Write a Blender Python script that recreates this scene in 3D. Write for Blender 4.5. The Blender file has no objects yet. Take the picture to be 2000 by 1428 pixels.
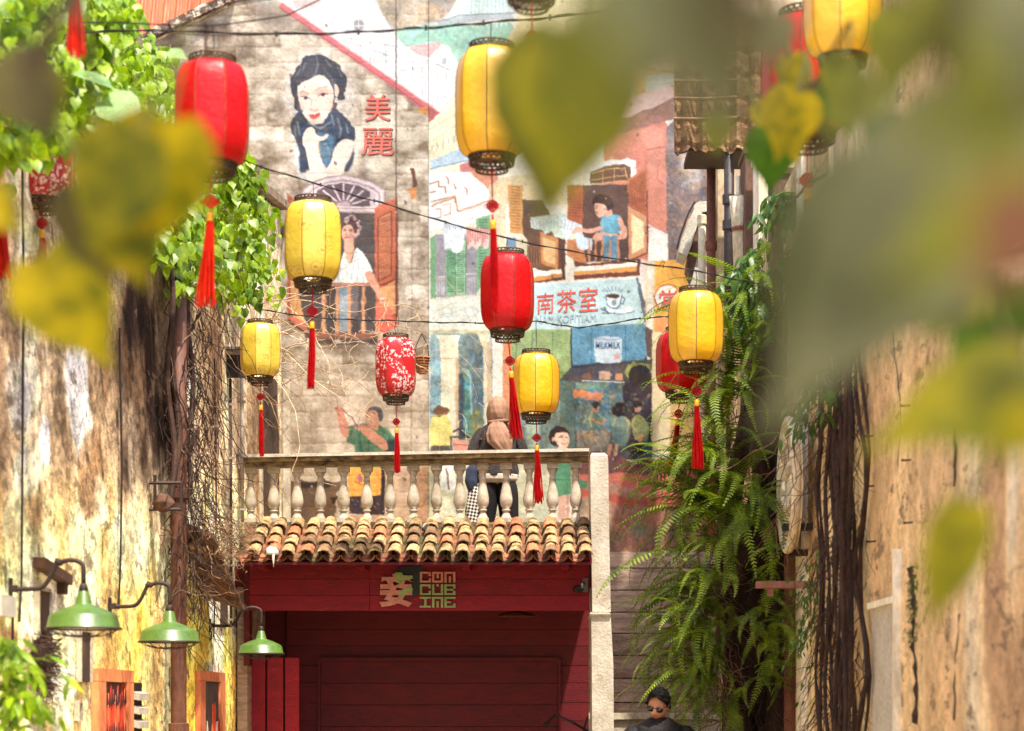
import bpy, bmesh, math, random
from mathutils import Vector, Matrix, Euler
random.seed(3)
S = bpy.context.scene
# ---------------------------------------------------------------- camera, sky, sun, exposure
FPX, CX, CY, EYE = 4000.0, 1050.0, 1370.0, 1.6
cam = bpy.data.cameras.new('camera'); cam.lens = 72; cam.sensor_width = 36
cam.shift_x = -.025; cam.shift_y = .328; cam.clip_start = .05; cam.clip_end = 500
cam.dof.use_dof = True; cam.dof.focus_distance = 18.5; cam.dof.aperture_fstop = 2.2; cam.dof.aperture_blades = 0
camo = bpy.data.objects.new('camera', cam); S.collection.objects.link(camo)
camo.location = (0, 0, EYE); camo.rotation_euler = (math.pi/2, 0, 0); S.camera = camo
SUN_EL, SUN_AZ = 64.0, 29.0            # height over the horizon; degrees from straight behind the camera towards the right
w = bpy.data.worlds.new('World'); S.world = w; w.use_nodes = True
nt = w.node_tree; bg = nt.nodes['Background']; sky = nt.nodes.new('ShaderNodeTexSky')
sky.sky_type = 'NISHITA'; sky.sun_disc = False; sky.sun_elevation = math.radians(SUN_EL); sky.sun_rotation = math.radians(180-SUN_AZ)
sky.air_density = 1.0; sky.dust_density = 3.0; sky.ozone_density = .6
nt.links.new(sky.outputs[0], bg.inputs[0]); bg.inputs[1].default_value = .15
sl = bpy.data.lights.new('sun', 'SUN'); sl.energy = 3.3; sl.angle = math.radians(1.5); sl.color = (1, .93, .80)
so = bpy.data.objects.new('sun', sl); S.collection.objects.link(so); so.location = (6, -6, 20)
el, az = math.radians(SUN_EL), math.radians(SUN_AZ)
SUNV = Vector((math.cos(el)*math.sin(az), -math.cos(el)*math.cos(az), math.sin(el)))
so.rotation_euler = SUNV.to_track_quat('Z', 'Y').to_euler()
S.view_settings.view_transform = 'Standard'; S.view_settings.look = 'None'; S.view_settings.gamma = 1
S.view_settings.use_curve_mapping = False; S.view_settings.exposure = 1.45
S.render.engine = 'CYCLES'; S.cycles.use_denoising = True; S.cycles.max_bounces = 8; S.cycles.transparent_max_bounces = 12
S.cycles.sample_clamp_indirect = 6; S.cycles.caustics_reflective = False; S.cycles.caustics_refractive = False
# ---------------------------------------------------------------- helpers
def P(px, py, d): return Vector(((px-CX)*d/FPX, d, EYE+(CY-py)*d/FPX))
LWX, RWX = -2.93, 2.06
def dl(px): return -LWX*FPX/(CX-px)        # how far along the left wall
def LW(px, py, off=0.0):
    d = dl(px); return Vector((LWX+off, d, EYE+(CY-py)*d/FPX))
def RW(px, py, off=0.0):
    d = RWX*FPX/(px-CX); return Vector((RWX-off, d, EYE+(CY-py)*d/FPX))
def lin(c):
    return tuple(((x/255)/12.92 if x/255 <= .04045 else ((x/255+.055)/1.055)**2.4) for x in c[:3])
ORG = {}
class MB:
    def __init__(s): s.v = []; s.f = []; s.c = []; s.cur = None
    def add(s, V, Fs, col=None):
        n = len(s.v); s.v += [tuple(v) for v in V]; s.f += [tuple(i+n for i in f) for f in Fs]
        if s.cur is not None or col is not None: s.c += [col or s.cur]*len(V)
        return s
    def box(s, a, b, R=None, c=None):
        x0, y0, z0 = a; x1, y1, z1 = b
        V = [Vector(p) for p in ((x0, y0, z0), (x1, y0, z0), (x1, y1, z0), (x0, y1, z0), (x0, y0, z1), (x1, y0, z1), (x1, y1, z1), (x0, y1, z1))]
        if R is not None:
            c = Vector(c) if c is not None else (V[0]+V[6])/2; V = [c+R @ (v-c) for v in V]
        return s.add(V, [(0, 3, 2, 1), (4, 5, 6, 7), (0, 1, 5, 4), (1, 2, 6, 5), (2, 3, 7, 6), (3, 0, 4, 7)])
    def tube(s, pts, r, n=6, cap=True):
        pts = [Vector(p) for p in pts]; m = len(pts); R = r if hasattr(r, '__len__') else [r]*m
        V = []; up = Vector((0, 0, 1)); prev = None
        for i, p in enumerate(pts):
            t = (pts[min(i+1, m-1)]-pts[max(i-1, 0)])
            t = t.normalized() if t.length > 1e-9 else Vector((0, 0, 1))
            if prev is None: a = t.cross(up if abs(t.z) < .9 else Vector((1, 0, 0))).normalized()
            else:
                a = prev-t*prev.dot(t); a = a.normalized() if a.length > 1e-6 else t.orthogonal().normalized()
            prev = a; b = t.cross(a)
            V += [p+(a*math.cos(k*2*math.pi/n)+b*math.sin(k*2*math.pi/n))*R[i] for k in range(n)]
        Fs = [(i*n+k, i*n+(k+1) % n, (i+1)*n+(k+1) % n, (i+1)*n+k) for i in range(m-1) for k in range(n)]
        if cap: Fs += [tuple(range(n-1, -1, -1)), tuple((m-1)*n+k for k in range(n))]
        return s.add(V, Fs)
    def lathe(s, prof, n=16, c=(0, 0, 0), fr=None, capped=False):
        c = Vector(c); V = []
        for r, z in prof:
            for k in range(n):
                t = 2*math.pi*k/n; q = r*(fr(t, z) if fr else 1); V.append(c+Vector((q*math.cos(t), q*math.sin(t), z)))
        m = len(prof)
        Fs = [(i*n+k, i*n+(k+1) % n, (i+1)*n+(k+1) % n, (i+1)*n+k) for i in range(m-1) for k in range(n)]
        if capped: Fs += [tuple(range(n-1, -1, -1)), tuple((m-1)*n+k for k in range(n))]
        return s.add(V, Fs)
    def ring(s, c, R, r, n=24, k=5, ax='z', sx=1, sy=1):
        pts = []
        c = Vector(c); V = []
        for i in range(n):
            t = 2*math.pi*i/n
            for j in range(k):
                u = 2*math.pi*j/k; q = R+r*math.cos(u); x, y, z = q*math.cos(t)*sx, q*math.sin(t)*sy, r*math.sin(u)
                V.append(c+(Vector((x, y, z)) if ax == 'z' else Vector((x, z, y)) if ax == 'y' else Vector((z, x, y))))
        return s.add(V, [(i*k+j, i*k+(j+1) % k, ((i+1) % n)*k+(j+1) % k, ((i+1) % n)*k+j) for i in range(n) for j in range(k)])
    def prism(s, poly, dvec):
        n = len(poly); d = Vector(dvec); A = [Vector(p) for p in poly]
        return s.add(A+[p+d for p in A], [tuple(range(n)), tuple(range(2*n-1, n-1, -1))]+[(i, i+n, (i+1) % n+n, (i+1) % n) for i in range(n)])
    def mesh(s, name, mat=None, smooth=False, o=Vector((0, 0, 0))):
        me = bpy.data.meshes.new(name); me.from_pydata([(v[0]-o.x, v[1]-o.y, v[2]-o.z) for v in s.v], [], s.f)
        if s.c and len(s.c) == len(s.v):
            a = me.color_attributes.new('col', 'FLOAT_COLOR', 'POINT'); a.data.foreach_set('color', [x for c in s.c for x in (c[0], c[1], c[2], 1)])
        if mat: me.materials.append(mat)
        if smooth: me.polygons.foreach_set('use_smooth', [True]*len(me.polygons))
        me.update(); return me
def tag(o, label=None, cat=None, group=None, kind=None):
    for k, v in (('label', label), ('category', cat), ('group', group), ('kind', kind)):
        if v: o[k] = v
    return o
def link(o, parent=None, loc=None):
    S.collection.objects.link(o)
    if parent is not None: o.parent = parent
    if loc is not None: o.location = loc
    return o
def thing(name, label, cat, loc=(0, 0, 0), group=None):
    o = bpy.data.objects.new(name, None); o.empty_display_size = .2; link(o, None, loc); ORG[o.name] = Vector(loc)
    return tag(o, label, cat, group)
def part(name, mb, mat, parent, smooth=False, kind=None):
    o = bpy.data.objects.new(name, mb.mesh(name, mat, smooth, ORG[parent.name])); link(o, parent); ORG[o.name] = ORG[parent.name]
    if kind: o['kind'] = kind
    return o
def solo(name, mb, mat, label=None, cat=None, group=None, kind=None, smooth=False):
    xs = [sum(v[i] for v in mb.v)/len(mb.v) for i in (0, 1)]; o0 = Vector((xs[0], xs[1], min(v[2] for v in mb.v)))
    o = bpy.data.objects.new(name, mb.mesh(name, mat, smooth, o0)); link(o, None, o0); ORG[o.name] = o0
    return tag(o, label, cat, group, kind)
def inst(name, me, parent, loc, rot=(0, 0, 0), sc=1.0):
    o = bpy.data.objects.new(name, me); link(o, parent, Vector(loc)-ORG[parent.name]); o.rotation_euler = rot
    o.scale = (sc,)*3 if not hasattr(sc, '__len__') else sc
    return o
# ---------------------------------------------------------------- materials
def mat(name, c1, c2=None, sc=6, st=(1, 1, 1), rough=.8, bump=.25, metal=0, fine=.25, rnd=0.0, c3=None, sc3=1.5, st3=None, thr=.55, trans=0, spec=.3, attr=False, dist=.02, coat=0, mask=None):
    m = bpy.data.materials.new(name); m.use_nodes = True; N = m.node_tree.nodes; L = m.node_tree.links; b = N['Principled BSDF']; out = N['Material Output']
    def nn(t, **k):
        n = N.new(t)
        for a, v in k.items(): setattr(n, a, v)
        return n
    geo = nn('ShaderNodeNewGeometry')
    def noise(scale, stretch, det=6):
        mp = nn('ShaderNodeMapping'); mp.inputs['Scale'].default_value = stretch; L.new(geo.outputs['Position'], mp.inputs['Vector'])
        n = nn('ShaderNodeTexNoise'); n.inputs['Scale'].default_value = scale; n.inputs['Detail'].default_value = det; n.inputs['Roughness'].default_value = .62
        L.new(mp.outputs[0], n.inputs['Vector']); return n.outputs['Fac']
    def ramp(f, a, bb, lo=.35, hi=.65):
        r = nn('ShaderNodeMapRange'); r.inputs['From Min'].default_value = lo; r.inputs['From Max'].default_value = hi; L.new(f, r.inputs['Value'])
        x = nn('ShaderNodeMix', data_type='RGBA'); L.new(r.outputs[0], x.inputs['Factor'])
        for sock, v in ((x.inputs[6], a), (x.inputs[7], bb)):
            if isinstance(v, tuple): sock.default_value = (*v, 1)
            else: L.new(v, sock)
        return x.outputs[2]
    A = lin(c1); B = lin(c2) if c2 else tuple(x*.72 for x in A)
    n1 = noise(sc, st); col = ramp(n1, B, A)
    if attr:
        at = nn('ShaderNodeVertexColor', layer_name='col'); mx = nn('ShaderNodeMix', data_type='RGBA', blend_type='MULTIPLY'); mx.inputs['Factor'].default_value = 1
        L.new(at.outputs[0], mx.inputs[6]); L.new(col, mx.inputs[7]); col = mx.outputs[2]
    if c3:
        n3 = noise(sc3, st3 or st); col = ramp(n3, col, lin(c3), thr, thr+.12)
    if fine:
        n2 = noise(sc*9, (1, 1, 1) if st == (1, 1, 1) else tuple(max(.3, q*.6) for q in st), 3); g = nn('ShaderNodeMapRange'); g.inputs['To Min'].default_value = 1-fine; g.inputs['To Max'].default_value = 1+fine; g.inputs['From Min'].default_value = .3; g.inputs['From Max'].default_value = .7
        L.new(n2, g.inputs['Value']); hv = nn('ShaderNodeHueSaturation'); L.new(g.outputs[0], hv.inputs['Value']); L.new(col, hv.inputs['Color']); col = hv.outputs[0]
    if rnd:
        oi = nn('ShaderNodeObjectInfo'); g = nn('ShaderNodeMapRange'); g.inputs['To Min'].default_value = 1-rnd; g.inputs['To Max'].default_value = 1+rnd
        L.new(oi.outputs['Random'], g.inputs['Value']); hv = nn('ShaderNodeHueSaturation'); L.new(g.outputs[0], hv.inputs['Value']); L.new(col, hv.inputs['Color']); col = hv.outputs[0]
    L.new(col, b.inputs['Base Color']); b.inputs['Roughness'].default_value = rough; b.inputs['Metallic'].default_value = metal; b.inputs['Specular IOR Level'].default_value = spec
    if coat: b.inputs['Coat Weight'].default_value = coat; b.inputs['Coat Roughness'].default_value = .3
    if bump:
        bp = nn('ShaderNodeBump'); bp.inputs['Strength'].default_value = bump; bp.inputs['Distance'].default_value = dist
        L.new(n2 if fine else n1, bp.inputs['Height']); L.new(bp.outputs[0], b.inputs['Normal'])
    if trans:
        tr = nn('ShaderNodeBsdfTranslucent'); mx = nn('ShaderNodeMixShader'); mx.inputs[0].default_value = trans; sat = nn('ShaderNodeHueSaturation'); sat.inputs['Saturation'].default_value = 1.15; sat.inputs['Value'].default_value = 1.25
        L.new(col, sat.inputs['Color']); L.new(sat.outputs[0], tr.inputs[0]); L.new(b.outputs[0], mx.inputs[1]); L.new(tr.outputs[0], mx.inputs[2]); L.new(mx.outputs[0], out.inputs['Surface'])
    m['col_node'] = ''
    return m
def rr(a, b): return random.uniform(a, b)
# ---------------------------------------------------------------- the painted wall: colours of the mural
import numpy as np
MX0, MY0, MX1, MY1, MS = 262.0, -170.0, 1410.0, 1092.0, 0.8   # canvas limits in drawing units, step
MW, MH = int((MX1-MX0)/MS)//2*2, int((MY1-MY0)/MS)//2*2
rng = np.random.RandomState(7)
def fbm(h, w, cell, octs=4, seed=0, ax=1.0, ay=1.0):
    r = np.random.RandomState(seed); out = np.zeros((h, w), np.float32); amp = 1.0; tot = 0
    for o in range(octs):
        cx, cy = max(1.2, cell*ax/2**o), max(1.2, cell*ay/2**o)
        gh, gw = int(h/cy)+3, int(w/cx)+3
        g = r.rand(gh, gw).astype(np.float32)
        yy = np.arange(h)/cy; xx = np.arange(w)/cx
        y0 = yy.astype(int); x0 = xx.astype(int); fy = (yy-y0)[:, None]; fx = (xx-x0)[None]
        fy = fy*fy*(3-2*fy); fx = fx*fx*(3-2*fx)
        a = g[y0][:, x0]; b = g[y0][:, x0+1]; c = g[y0+1][:, x0]; d = g[y0+1][:, x0+1]
        out += amp*((a*(1-fx)+b*fx)*(1-fy)+(c*(1-fx)+d*fx)*fy); tot += amp; amp *= .55
    return out/tot
def paint_mural():
    C = np.zeros((MH, MW, 3), np.float32)
    X = (MX0+(np.arange(MW)+.5)*MS).astype(np.float32); Y = (MY0+(np.arange(MH)+.5)*MS).astype(np.float32)
    wx = (fbm(MH, MW, 14, 3, 11)-.5)*9; wy = (fbm(MH, MW, 14, 3, 12)-.5)*9
    n1 = fbm(MH, MW, 40, 5, 21)-.5; n2 = fbm(MH, MW, 6, 3, 22)-.5; n3 = fbm(MH, MW, 3, 2, 23)-.5
    hue = fbm(MH, MW, 18, 3, 24)-.5
    def smooth(P):
        P = np.array(P, float); n = len(P); out = []
        for i in range(n):
            a, b, c, d = P[i-1], P[i], P[(i+1) % n], P[(i+2) % n]
            for t in (0, .33, .66):
                out.append(.5*((2*b)+(c-a)*t+(2*a-5*b+4*c-d)*t*t+(3*b-a-3*c+d)*t**3))
        return out
    def blur(m, r):
        r = int(round(r))
        if r < 1: return m
        for _ in range(2):
            for ax in (0, 1):
                p = np.pad(m, [(r+1, r) if i == ax else (0, 0) for i in range(2)], mode='edge')
                c = np.cumsum(p, ax)
                m = (c[2*r+1:]-c[:-2*r-1])/(2*r+1) if ax == 0 else (c[:, 2*r+1:]-c[:, :-2*r-1])/(2*r+1)
        return m
    def pts(F, s):
        q = [tuple(map(float, t.split(','))) for t in s.split()]
        return [(F[0]+a/F[2], F[1]+b/F[2]) for a, b in q]
    def fill(P, col, soft=0, wob=.45, tex=.12, op=1.0, col2=None):
        P = np.array(P, float); m = 5+soft*3
        a, b = P.min(0)-m; c, d = P.max(0)+m
        i0 = max(0, int((a-MX0)/MS)); i1 = min(MW, int((c-MX0)/MS)+1); j0 = max(0, int((b-MY0)/MS)); j1 = min(MH, int((d-MY0)/MS)+1)
        if i1 <= i0 or j1 <= j0: return
        S = (slice(j0, j1), slice(i0, i1))
        px = X[None, i0:i1]+wx[S]*wob; py = Y[j0:j1, None]+wy[S]*wob
        ins = np.zeros(px.shape, bool)
        for k in range(len(P)):
            x1, y1 = P[k-1]; x2, y2 = P[k]
            if y1 == y2: continue
            ins ^= ((y1 > py) != (y2 > py)) & (px < (x2-x1)*(py-y1)/(y2-y1)+x1)
        M = ins.astype(np.float32)
        if soft: M = blur(M, soft/MS)
        M = M*op
        col = np.array(col, np.float32)/255
        if col2 is not None:
            t = np.clip((Y[j0:j1]-P[:, 1].min())/max(1, np.ptp(P[:, 1])), 0, 1)[:, None, None]
            cc = col*(1-t)+np.array(col2, np.float32)/255*t
        else: cc = col
        v = (1+tex*(1.5*n1[S]+.7*n2[S]+.4*n3[S]))[..., None]
        h = hue[S][..., None]*np.array([.12, .02, -.12], np.float32)*tex*2.6
        C[S] = C[S]*(1-M[..., None])+np.clip(cc*v+h, 0, 1)*M[..., None]
    def poly(F, s, col, sm=False, **k):
        P = pts(F, s); fill(smooth(P) if sm else P, col, **k)
    def line(F, s, w, col, **k):
        P = np.array(pts(F, s)); k.setdefault('wob', .3)
        for a, b in zip(P[:-1], P[1:]):
            d = b-a; L = np.hypot(*d)+1e-6; n = np.array([-d[1], d[0]])/L*w/2; e = d/L*w*.25
            fill([a+n-e, b+n+e, b-n+e, a-n-e], col, **k)
    def ell(F, cx, cy, rx, ry, col, rot=0, **k):
        cx, cy = F[0]+cx/F[2], F[1]+cy/F[2]; rx /= F[2]; ry /= F[2]; c, s = math.cos(rot), math.sin(rot)
        fill([(cx+rx*math.cos(t)*c-ry*math.sin(t)*s, cy+rx*math.cos(t)*s+ry*math.sin(t)*c) for t in np.linspace(0, 6.283, 21)[:-1]], col, **k)
    O = (0, 0, 1.0)
    F1 = (480, 0, 3.569); F2 = (520, 330, 3.859); F3 = (460, 740, 3.967); F4 = (840, 740, 3.967)
    F6 = (820, 0, 3.448); F7 = (820, 380, 3.3333); F8 = (820, 620, 4.0)
    # --- bare block wall
    XX, YY = np.meshgrid(X, Y)
    course = 31.0; row = np.floor((YY+wy*.7)/course).astype(int); off = (row % 2)*30+(row*13 % 17)
    colm = np.floor((XX+wx*.7+off)/62.0).astype(int)
    rv = rng.rand(4096).astype(np.float32)[(row*131+colm*37) % 4096]
    fy = ((YY+wy*.7)/course) % 1
    base = np.stack([.735+0*rv, .672+0*rv, .595+0*rv], -1)
    n1b = fbm(MH, MW, 26, 4, 41, ax=1.7)-.5
    tone = (rv-.5)*.24+n1*.30+n1b*.52+n2*.14+n3*.12
    joint = np.exp(-((fy-.5)*2)**2*0)*0
    j = np.clip(1-np.minimum(fy, 1-fy)/.12, 0, 1)
    tone = tone-j*.06*(1+2*n1)
    C[:] = np.clip(base+tone[..., None]*np.array([1, 1.05, 1.08]), .12, 1)
    g = fbm(MH, MW, 70, 4, 31)
    dark = np.clip((g-.60)*5, 0, 1)[..., None]*np.clip(1.2-(YY[..., None]-350)/500, .25, 1)
    C[:] = C*(1-dark*.42)+np.array([.33, .27, .25])*dark*.42
    lite = np.clip((fbm(MH, MW, 34, 4, 32, ax=2.2)-.56)*6, 0, 1)[..., None]
    C[:] = C*(1-lite*.6)+np.array([.89, .85, .77])*lite*.6
    low = np.clip((YY[..., None]-640)/200, 0, 1)*(XX[..., None] < 838)
    C[:] = C*(1-low*.45)+np.array([.79, .70, .60])*(1+.3*n1[..., None])*low*.45
    fill([(700, 0), (640, 60), (500, 10), (500, -170), (700, -170)], (232, 224, 208), soft=8, wob=3, tex=.3, op=.7)
    # stains under the gable coping
    for x, y, r in ((420, 60, 30), (360, 95, 26), (520, 25, 30), (560, 40, 26), (480, 95, 20), (300, 120, 25)):
        ell(O, x, y, r, r*.7, (90, 74, 66), soft=8, wob=3, op=.6, tex=.3)
    line(O, '403,50 404,200', 7, (96, 76, 66), soft=2, wob=.8, op=.85); line(O, '290,62 420,70 600,66 775,50', 3, (92, 70, 62), soft=1, op=.6)
    # --- the right hand half: pale ground colour
    poly(O, '838,-170 1410,-170 1410,1092 838,1092', (233, 226, 210), wob=.1, tex=.10)
    # top left townscape
    poly(F1, '470,-600 1275,-600 1500,-600 1500,420 1440,505 1460,640 1355,785 240,10', (233, 235, 238), wob=.3, tex=.06)
    poly(F1, '900,-20 1275,-20 1275,300 1060,215 1000,180', (176, 160, 140), tex=.4, soft=1)
    poly(F1, '1048,-600 1275,-600 1275,190 1048,200', (186, 168, 146), tex=.42, soft=1)
    poly(F6, '55,-600 330,-600 240,40 130,150 55,170', (158, 140, 122), tex=.6, soft=2, wob=1)
    poly(F1, '330,60 420,60 560,0 470,-60 390,-90 340,-40', (226, 190, 190), soft=1)
    poly(F1, '1050,205 1500,150 1500,420 1395,290 1120,335 1055,260', (158, 205, 188), tex=.22, wob=.8)
    for s in ('565,0 565,200', '600,0 605,210', '770,270 775,380', '800,275 805,400', '865,300 870,450', '895,320 898,470', '975,300 980,520', '1050,480 1190,520', '1165,420 1168,620', '1230,440 1235,700', '1050,330 1440,500', '430,70 560,0', '900,0 1050,250', '600,250 1050,330', '640,270 1000,390', '700,120 705,230', '700,120 980,200', '1300,500 1302,740', '1340,520 1340,700', '1400,520 1400,640', '1265,420 1430,490'):
        line(F1, s, 1.3, (150, 148, 155), op=.75)
    ell(F1, 790, 178, 52, 48, (205, 205, 212)); ell(F1, 790, 182, 36, 38, (140, 138, 148)); line(F1, '790,140 790,225', 1.5, (225, 225, 230)); line(F1, '745,185 835,185', 1.5, (225, 225, 230))
    poly(F1, '1120,335 1400,282 1275,405 1200,385', (232, 178, 178)); poly(F1, '1275,405 1400,300 1470,470 1275,440', (238, 238, 240)); ell(F1, 1385, 430, 18, 25, (160, 165, 175), soft=1)
    for k in range(6): line(F1, f'{1150+k*40},{335-k*6} {1200+k*26},{380+k*3}', 1, (214, 140, 145), op=.7)
    # colonial building with dome, trees, ochre hill of roofs
    poly(F6, '0,190 620,150 640,200 480,395 250,430 200,300 100,285 0,300', (150, 200, 180), tex=.25, wob=1)
    for k in range(60): ell(F6, rng.uniform(60, 620), rng.uniform(170, 290), rng.uniform(8, 22), rng.uniform(6, 14), (120+rng.randint(60), 190+rng.randint(30), 160+rng.randint(40)), soft=1, op=.6)
    poly(F6, '220,110 240,20 330,-40 420,-60 620,-60 640,100 560,110 240,125', (206, 226, 224), tex=.12)
    for k in range(9): line(F6, f'{350+k*27},0 {350+k*27},90', 2, (160, 200, 205), op=.8)
    poly(F6, '120,150 260,105 620,92 640,120 380,150 130,168', (172, 184, 190), tex=.15); line(F6, '120,150 260,105 640,90', 2, (120, 128, 138))
    for k in range(8): line(F6, f'{360+k*32},150 {362+k*32},185', 2, (222, 230, 228))
    poly(F6, '740,-600 1900,-600 1900,100 700,520 560,330 660,160', (244, 232, 186), tex=.12, col2=(232, 208, 150))
    poly(F6, '1000,140 1100,100 1200,120 1180,700 700,520 760,400 990,260', (206, 190, 140), tex=.2); line(F6, '1120,90 990,150 1000,250 700,500', 2.5, (170, 150, 110))
    poly(F6, '1120,60 1340,110 1740,240 1740,640 1260,760 1120,700', (207, 162, 104), tex=.22)
    poly(F6, '1330,120 1380,120 1560,215 1560,235 1330,150', (240, 225, 195)); line(F6, '1330,150 1560,240', 3, (140, 100, 70))
    poly(F6, '1270,215 1510,265 1510,335 1270,290', (172, 120, 80))
    for k in range(8): ell(F6, 1305+k*27, 258+k*5, 9, 32, (244, 236, 220)); 
    line(F6, '1260,290 1520,340', 3, (232, 212, 175)); line(F6, '1260,300 1520,352', 2, (130, 90, 70)); line(F6, '1200,410 1720,490', 2.5, (130, 85, 60)); line(F6, '1310,430 1360,480 1380,430', 2, (150, 100, 70)); line(F6, '1620,500 1640,530 1660,500', 2, (150, 100, 70))
    poly(F6, '1370,580 1440,565 1440,690 1370,700', (186, 196, 190)); poly(F6, '1530,510 1715,495 1715,570 1530,620', (196, 206, 200))
    for s in ('1405,575 1405,690', '1370,640 1440,630', '1625,500 1625,600', '1530,560 1715,545', '1525,505 1525,625'): line(F6, s, 2, (236, 222, 190))
    poly(F6, '1560,420 1740,260 1740,470 1600,480', (186, 158, 120), tex=.55)
    # cream row of houses and awning
    poly(F6, '58,770 240,660 260,640 470,900 470,1379 58,1379', (240, 232, 205), tex=.08)
    poly(F6, '58,820 245,700 250,860 58,960', (244, 234, 196)); poly(F6, '58,950 320,830 330,1000 58,1060', (238, 228, 190))
    for k in range(7): poly(F6, f'{78+k*36},{985-k*17} {92+k*36},{978-k*17} {92+k*36},{1020-k*15} {78+k*36},{1026-k*15}', (176, 178, 170), op=.8)
    for s in ('58,880 250,770', '90,950 160,905 160,1010', '170,890 240,850 240,960', '100,830 105,860', '130,815 133,840'): line(F6, s, 1.6, (190, 160, 120), op=.8)
    poly(F6, '70,1085 330,975 370,1070 80,1150', (176, 205, 228), tex=.12, col2=(200, 218, 232)); line(F6, '70,1140 370,1075', 2, (120, 150, 185))
    poly(F6, '268,1115 372,1078 420,1150 275,1168', (196, 118, 116)); poly(F6, '340,1150 520,1150 560,1379 470,1379 465,1280 400,1230', (222, 150, 118), tex=.16)
    poly(F6, '470,1379 470,1250 560,1200 900,1150 1000,1379', (225, 205, 165), tex=.15)
    poly(F6, '58,1170 330,1160 470,1280 470,1480 58,1560', (240, 242, 240), tex=.05)
    for s in ('70,1240 130,1220 130,1260 175,1260 175,1300', '180,1190 195,1215 195,1240', '235,1240 245,1275', '300,1265 320,1275 320,1320', '80,1360 240,1325 240,1370', '70,1300 110,1290'): line(F6, s, 2.4, (170, 110, 80))
    line(F7, '75,80 235,20 248,112 462,40', 2.6, (190, 130, 95)); line(F7, '80,70 235,8', 1.4, (205, 165, 130)); line(F7, '105,100 140,95 140,150 110,155', 2, (190, 130, 95)); line(F7, '150,70 205,60 200,130 160,140', 2, (205, 150, 110)); line(F7, '250,120 460,56', 1.2, (200, 165, 140))
    # --- red beam of the painted roof
    poly(F1, '225,60 1275,800 1275,760 600,300', (120, 100, 90), soft=3, op=.75, tex=.3)
    poly(F1, '232,55 262,22 1355,785 1278,858 1275,775 1240,765', (203, 98, 104), tex=.16); line(F1, '262,24 1355,787', 2.6, (232, 168, 168)); line(F1, '245,58 1270,770', 2, (150, 60, 72)); poly(F1, '1278,752 1355,787 1278,858', (170, 84, 88))
    poly(F1, '1195,760 1275,745 1275,800 1210,790', (205, 130, 70), soft=1, wob=1)
    # --- portrait of the lady
    ell(F1, 520, 640, 250, 300, (216, 208, 200), soft=9, op=.75, tex=.3); ell(F1, 540, 1020, 250, 260, (214, 208, 200), soft=9, op=.7, tex=.3)
    poly(F1, '370,780 335,690 312,610 318,540 345,500 350,465 385,450 400,412 450,392 510,386 570,405 610,432 650,450 668,500 698,540 703,600 690,640 698,680 670,705 640,710 600,780', (50, 50, 60), sm=True, tex=.3, wob=1)
    poly(F1, '540,470 620,560 640,640 600,700 600,580', (92, 98, 118), sm=True, soft=2, op=.7)
    poly(F1, '372,590 440,560 500,528 560,540 598,590 612,650 608,730 578,800 530,852 490,868 440,842 395,782 370,700 364,630', (247, 222, 206), sm=True, tex=.05)
    poly(F1, '356,565 372,500 420,440 470,400 500,460 492,520 440,560 400,572 372,600', (58, 56, 66), sm=True, tex=.35)
    for s in ('497,396 506,450 488,520 450,560', '385,480 350,540', '560,420 600,470', '640,470 670,540', '420,440 400,500'): line(F1, s, 1.8, (206, 206, 212), soft=.8, op=.5)
    ell(F1, 634, 635, 15, 45, (238, 200, 182)); ell(F1, 632, 700, 11, 17, (232, 238, 242)); ell(F1, 632, 700, 5, 8, (130, 150, 165))
    ell(F1, 400, 665, 38, 20, (232, 166, 150), soft=3, op=.8); ell(F1, 545, 645, 46, 26, (236, 160, 145), soft=3, op=.8); ell(F1, 590, 720, 24, 60, (238, 176, 160), soft=4, op=.6); ell(F1, 390, 740, 18, 40, (240, 184, 168), soft=3, op=.6)
    line(F1, '378,648 405,640 440,652', 1.2, (120, 90, 86)); line(F1, '487,640 520,612 575,606', 1.3, (120, 90, 86))
    ell(F1, 418, 684, 29, 11, (246, 240, 236), rot=.15); ell(F1, 540, 664, 31, 12, (246, 240, 236), rot=-.15)
    ell(F1, 420, 684, 13, 12, (50, 44, 52)); ell(F1, 542, 664, 14, 13, (50, 44, 52)); line(F1, '388,678 420,672 450,690', 1.5, (50, 40, 44)); line(F1, '508,674 540,652 575,662', 1.7, (50, 40, 44))
    line(F1, '462,690 455,740 462,765', 1.6, (236, 180, 160), soft=.8); line(F1, '452,768 480,778 505,765', 2, (222, 140, 125), soft=.6)
    poly(F1, '442,800 470,797 485,802 500,792 524,790 512,818 490,834 465,832', (214, 82, 78), sm=True); line(F1, '446,802 485,808 522,793', 1, (150, 50, 55))
    ell(F1, 480, 855, 60, 14, (205, 160, 145), soft=3, op=.6)
    poly(F1, '368,772 400,800 440,850 490,875 540,860 600,780 640,770 700,820 745,880 762,930 757,985 700,965 640,1010 600,1130 570,1170 520,1110 470,1180 430,1200 380,1190 372,1020 345,970 318,900 322,850', (50, 58, 76), sm=True, tex=.5, wob=.9)
    poly(F1, '500,930 620,950 610,1060 570,1165 530,1110 505,1010', (78, 112, 138), sm=True, soft=1.5, tex=.5)
    for s in ('360,850 380,940', '640,830 670,900 655,960', '440,860 520,900 600,850', '700,870 720,930', '345,880 350,950', '600,800 620,880', '560,1000 590,1080'): line(F1, s, 3, (140, 160, 182), soft=1, op=.7)
    poly(F1, '400,960 425,905 450,888 480,905 500,945 535,955 570,935 578,948 555,975 515,990 512,1040 535,1120 558,1190 600,1120 640,1020 690,968 752,992 742,1060 715,1130 690,1200 660,1225 600,1250 530,1265 470,1265 440,1150 420,1040 402,1010', (246, 224, 208), sm=True, tex=.06)
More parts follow.
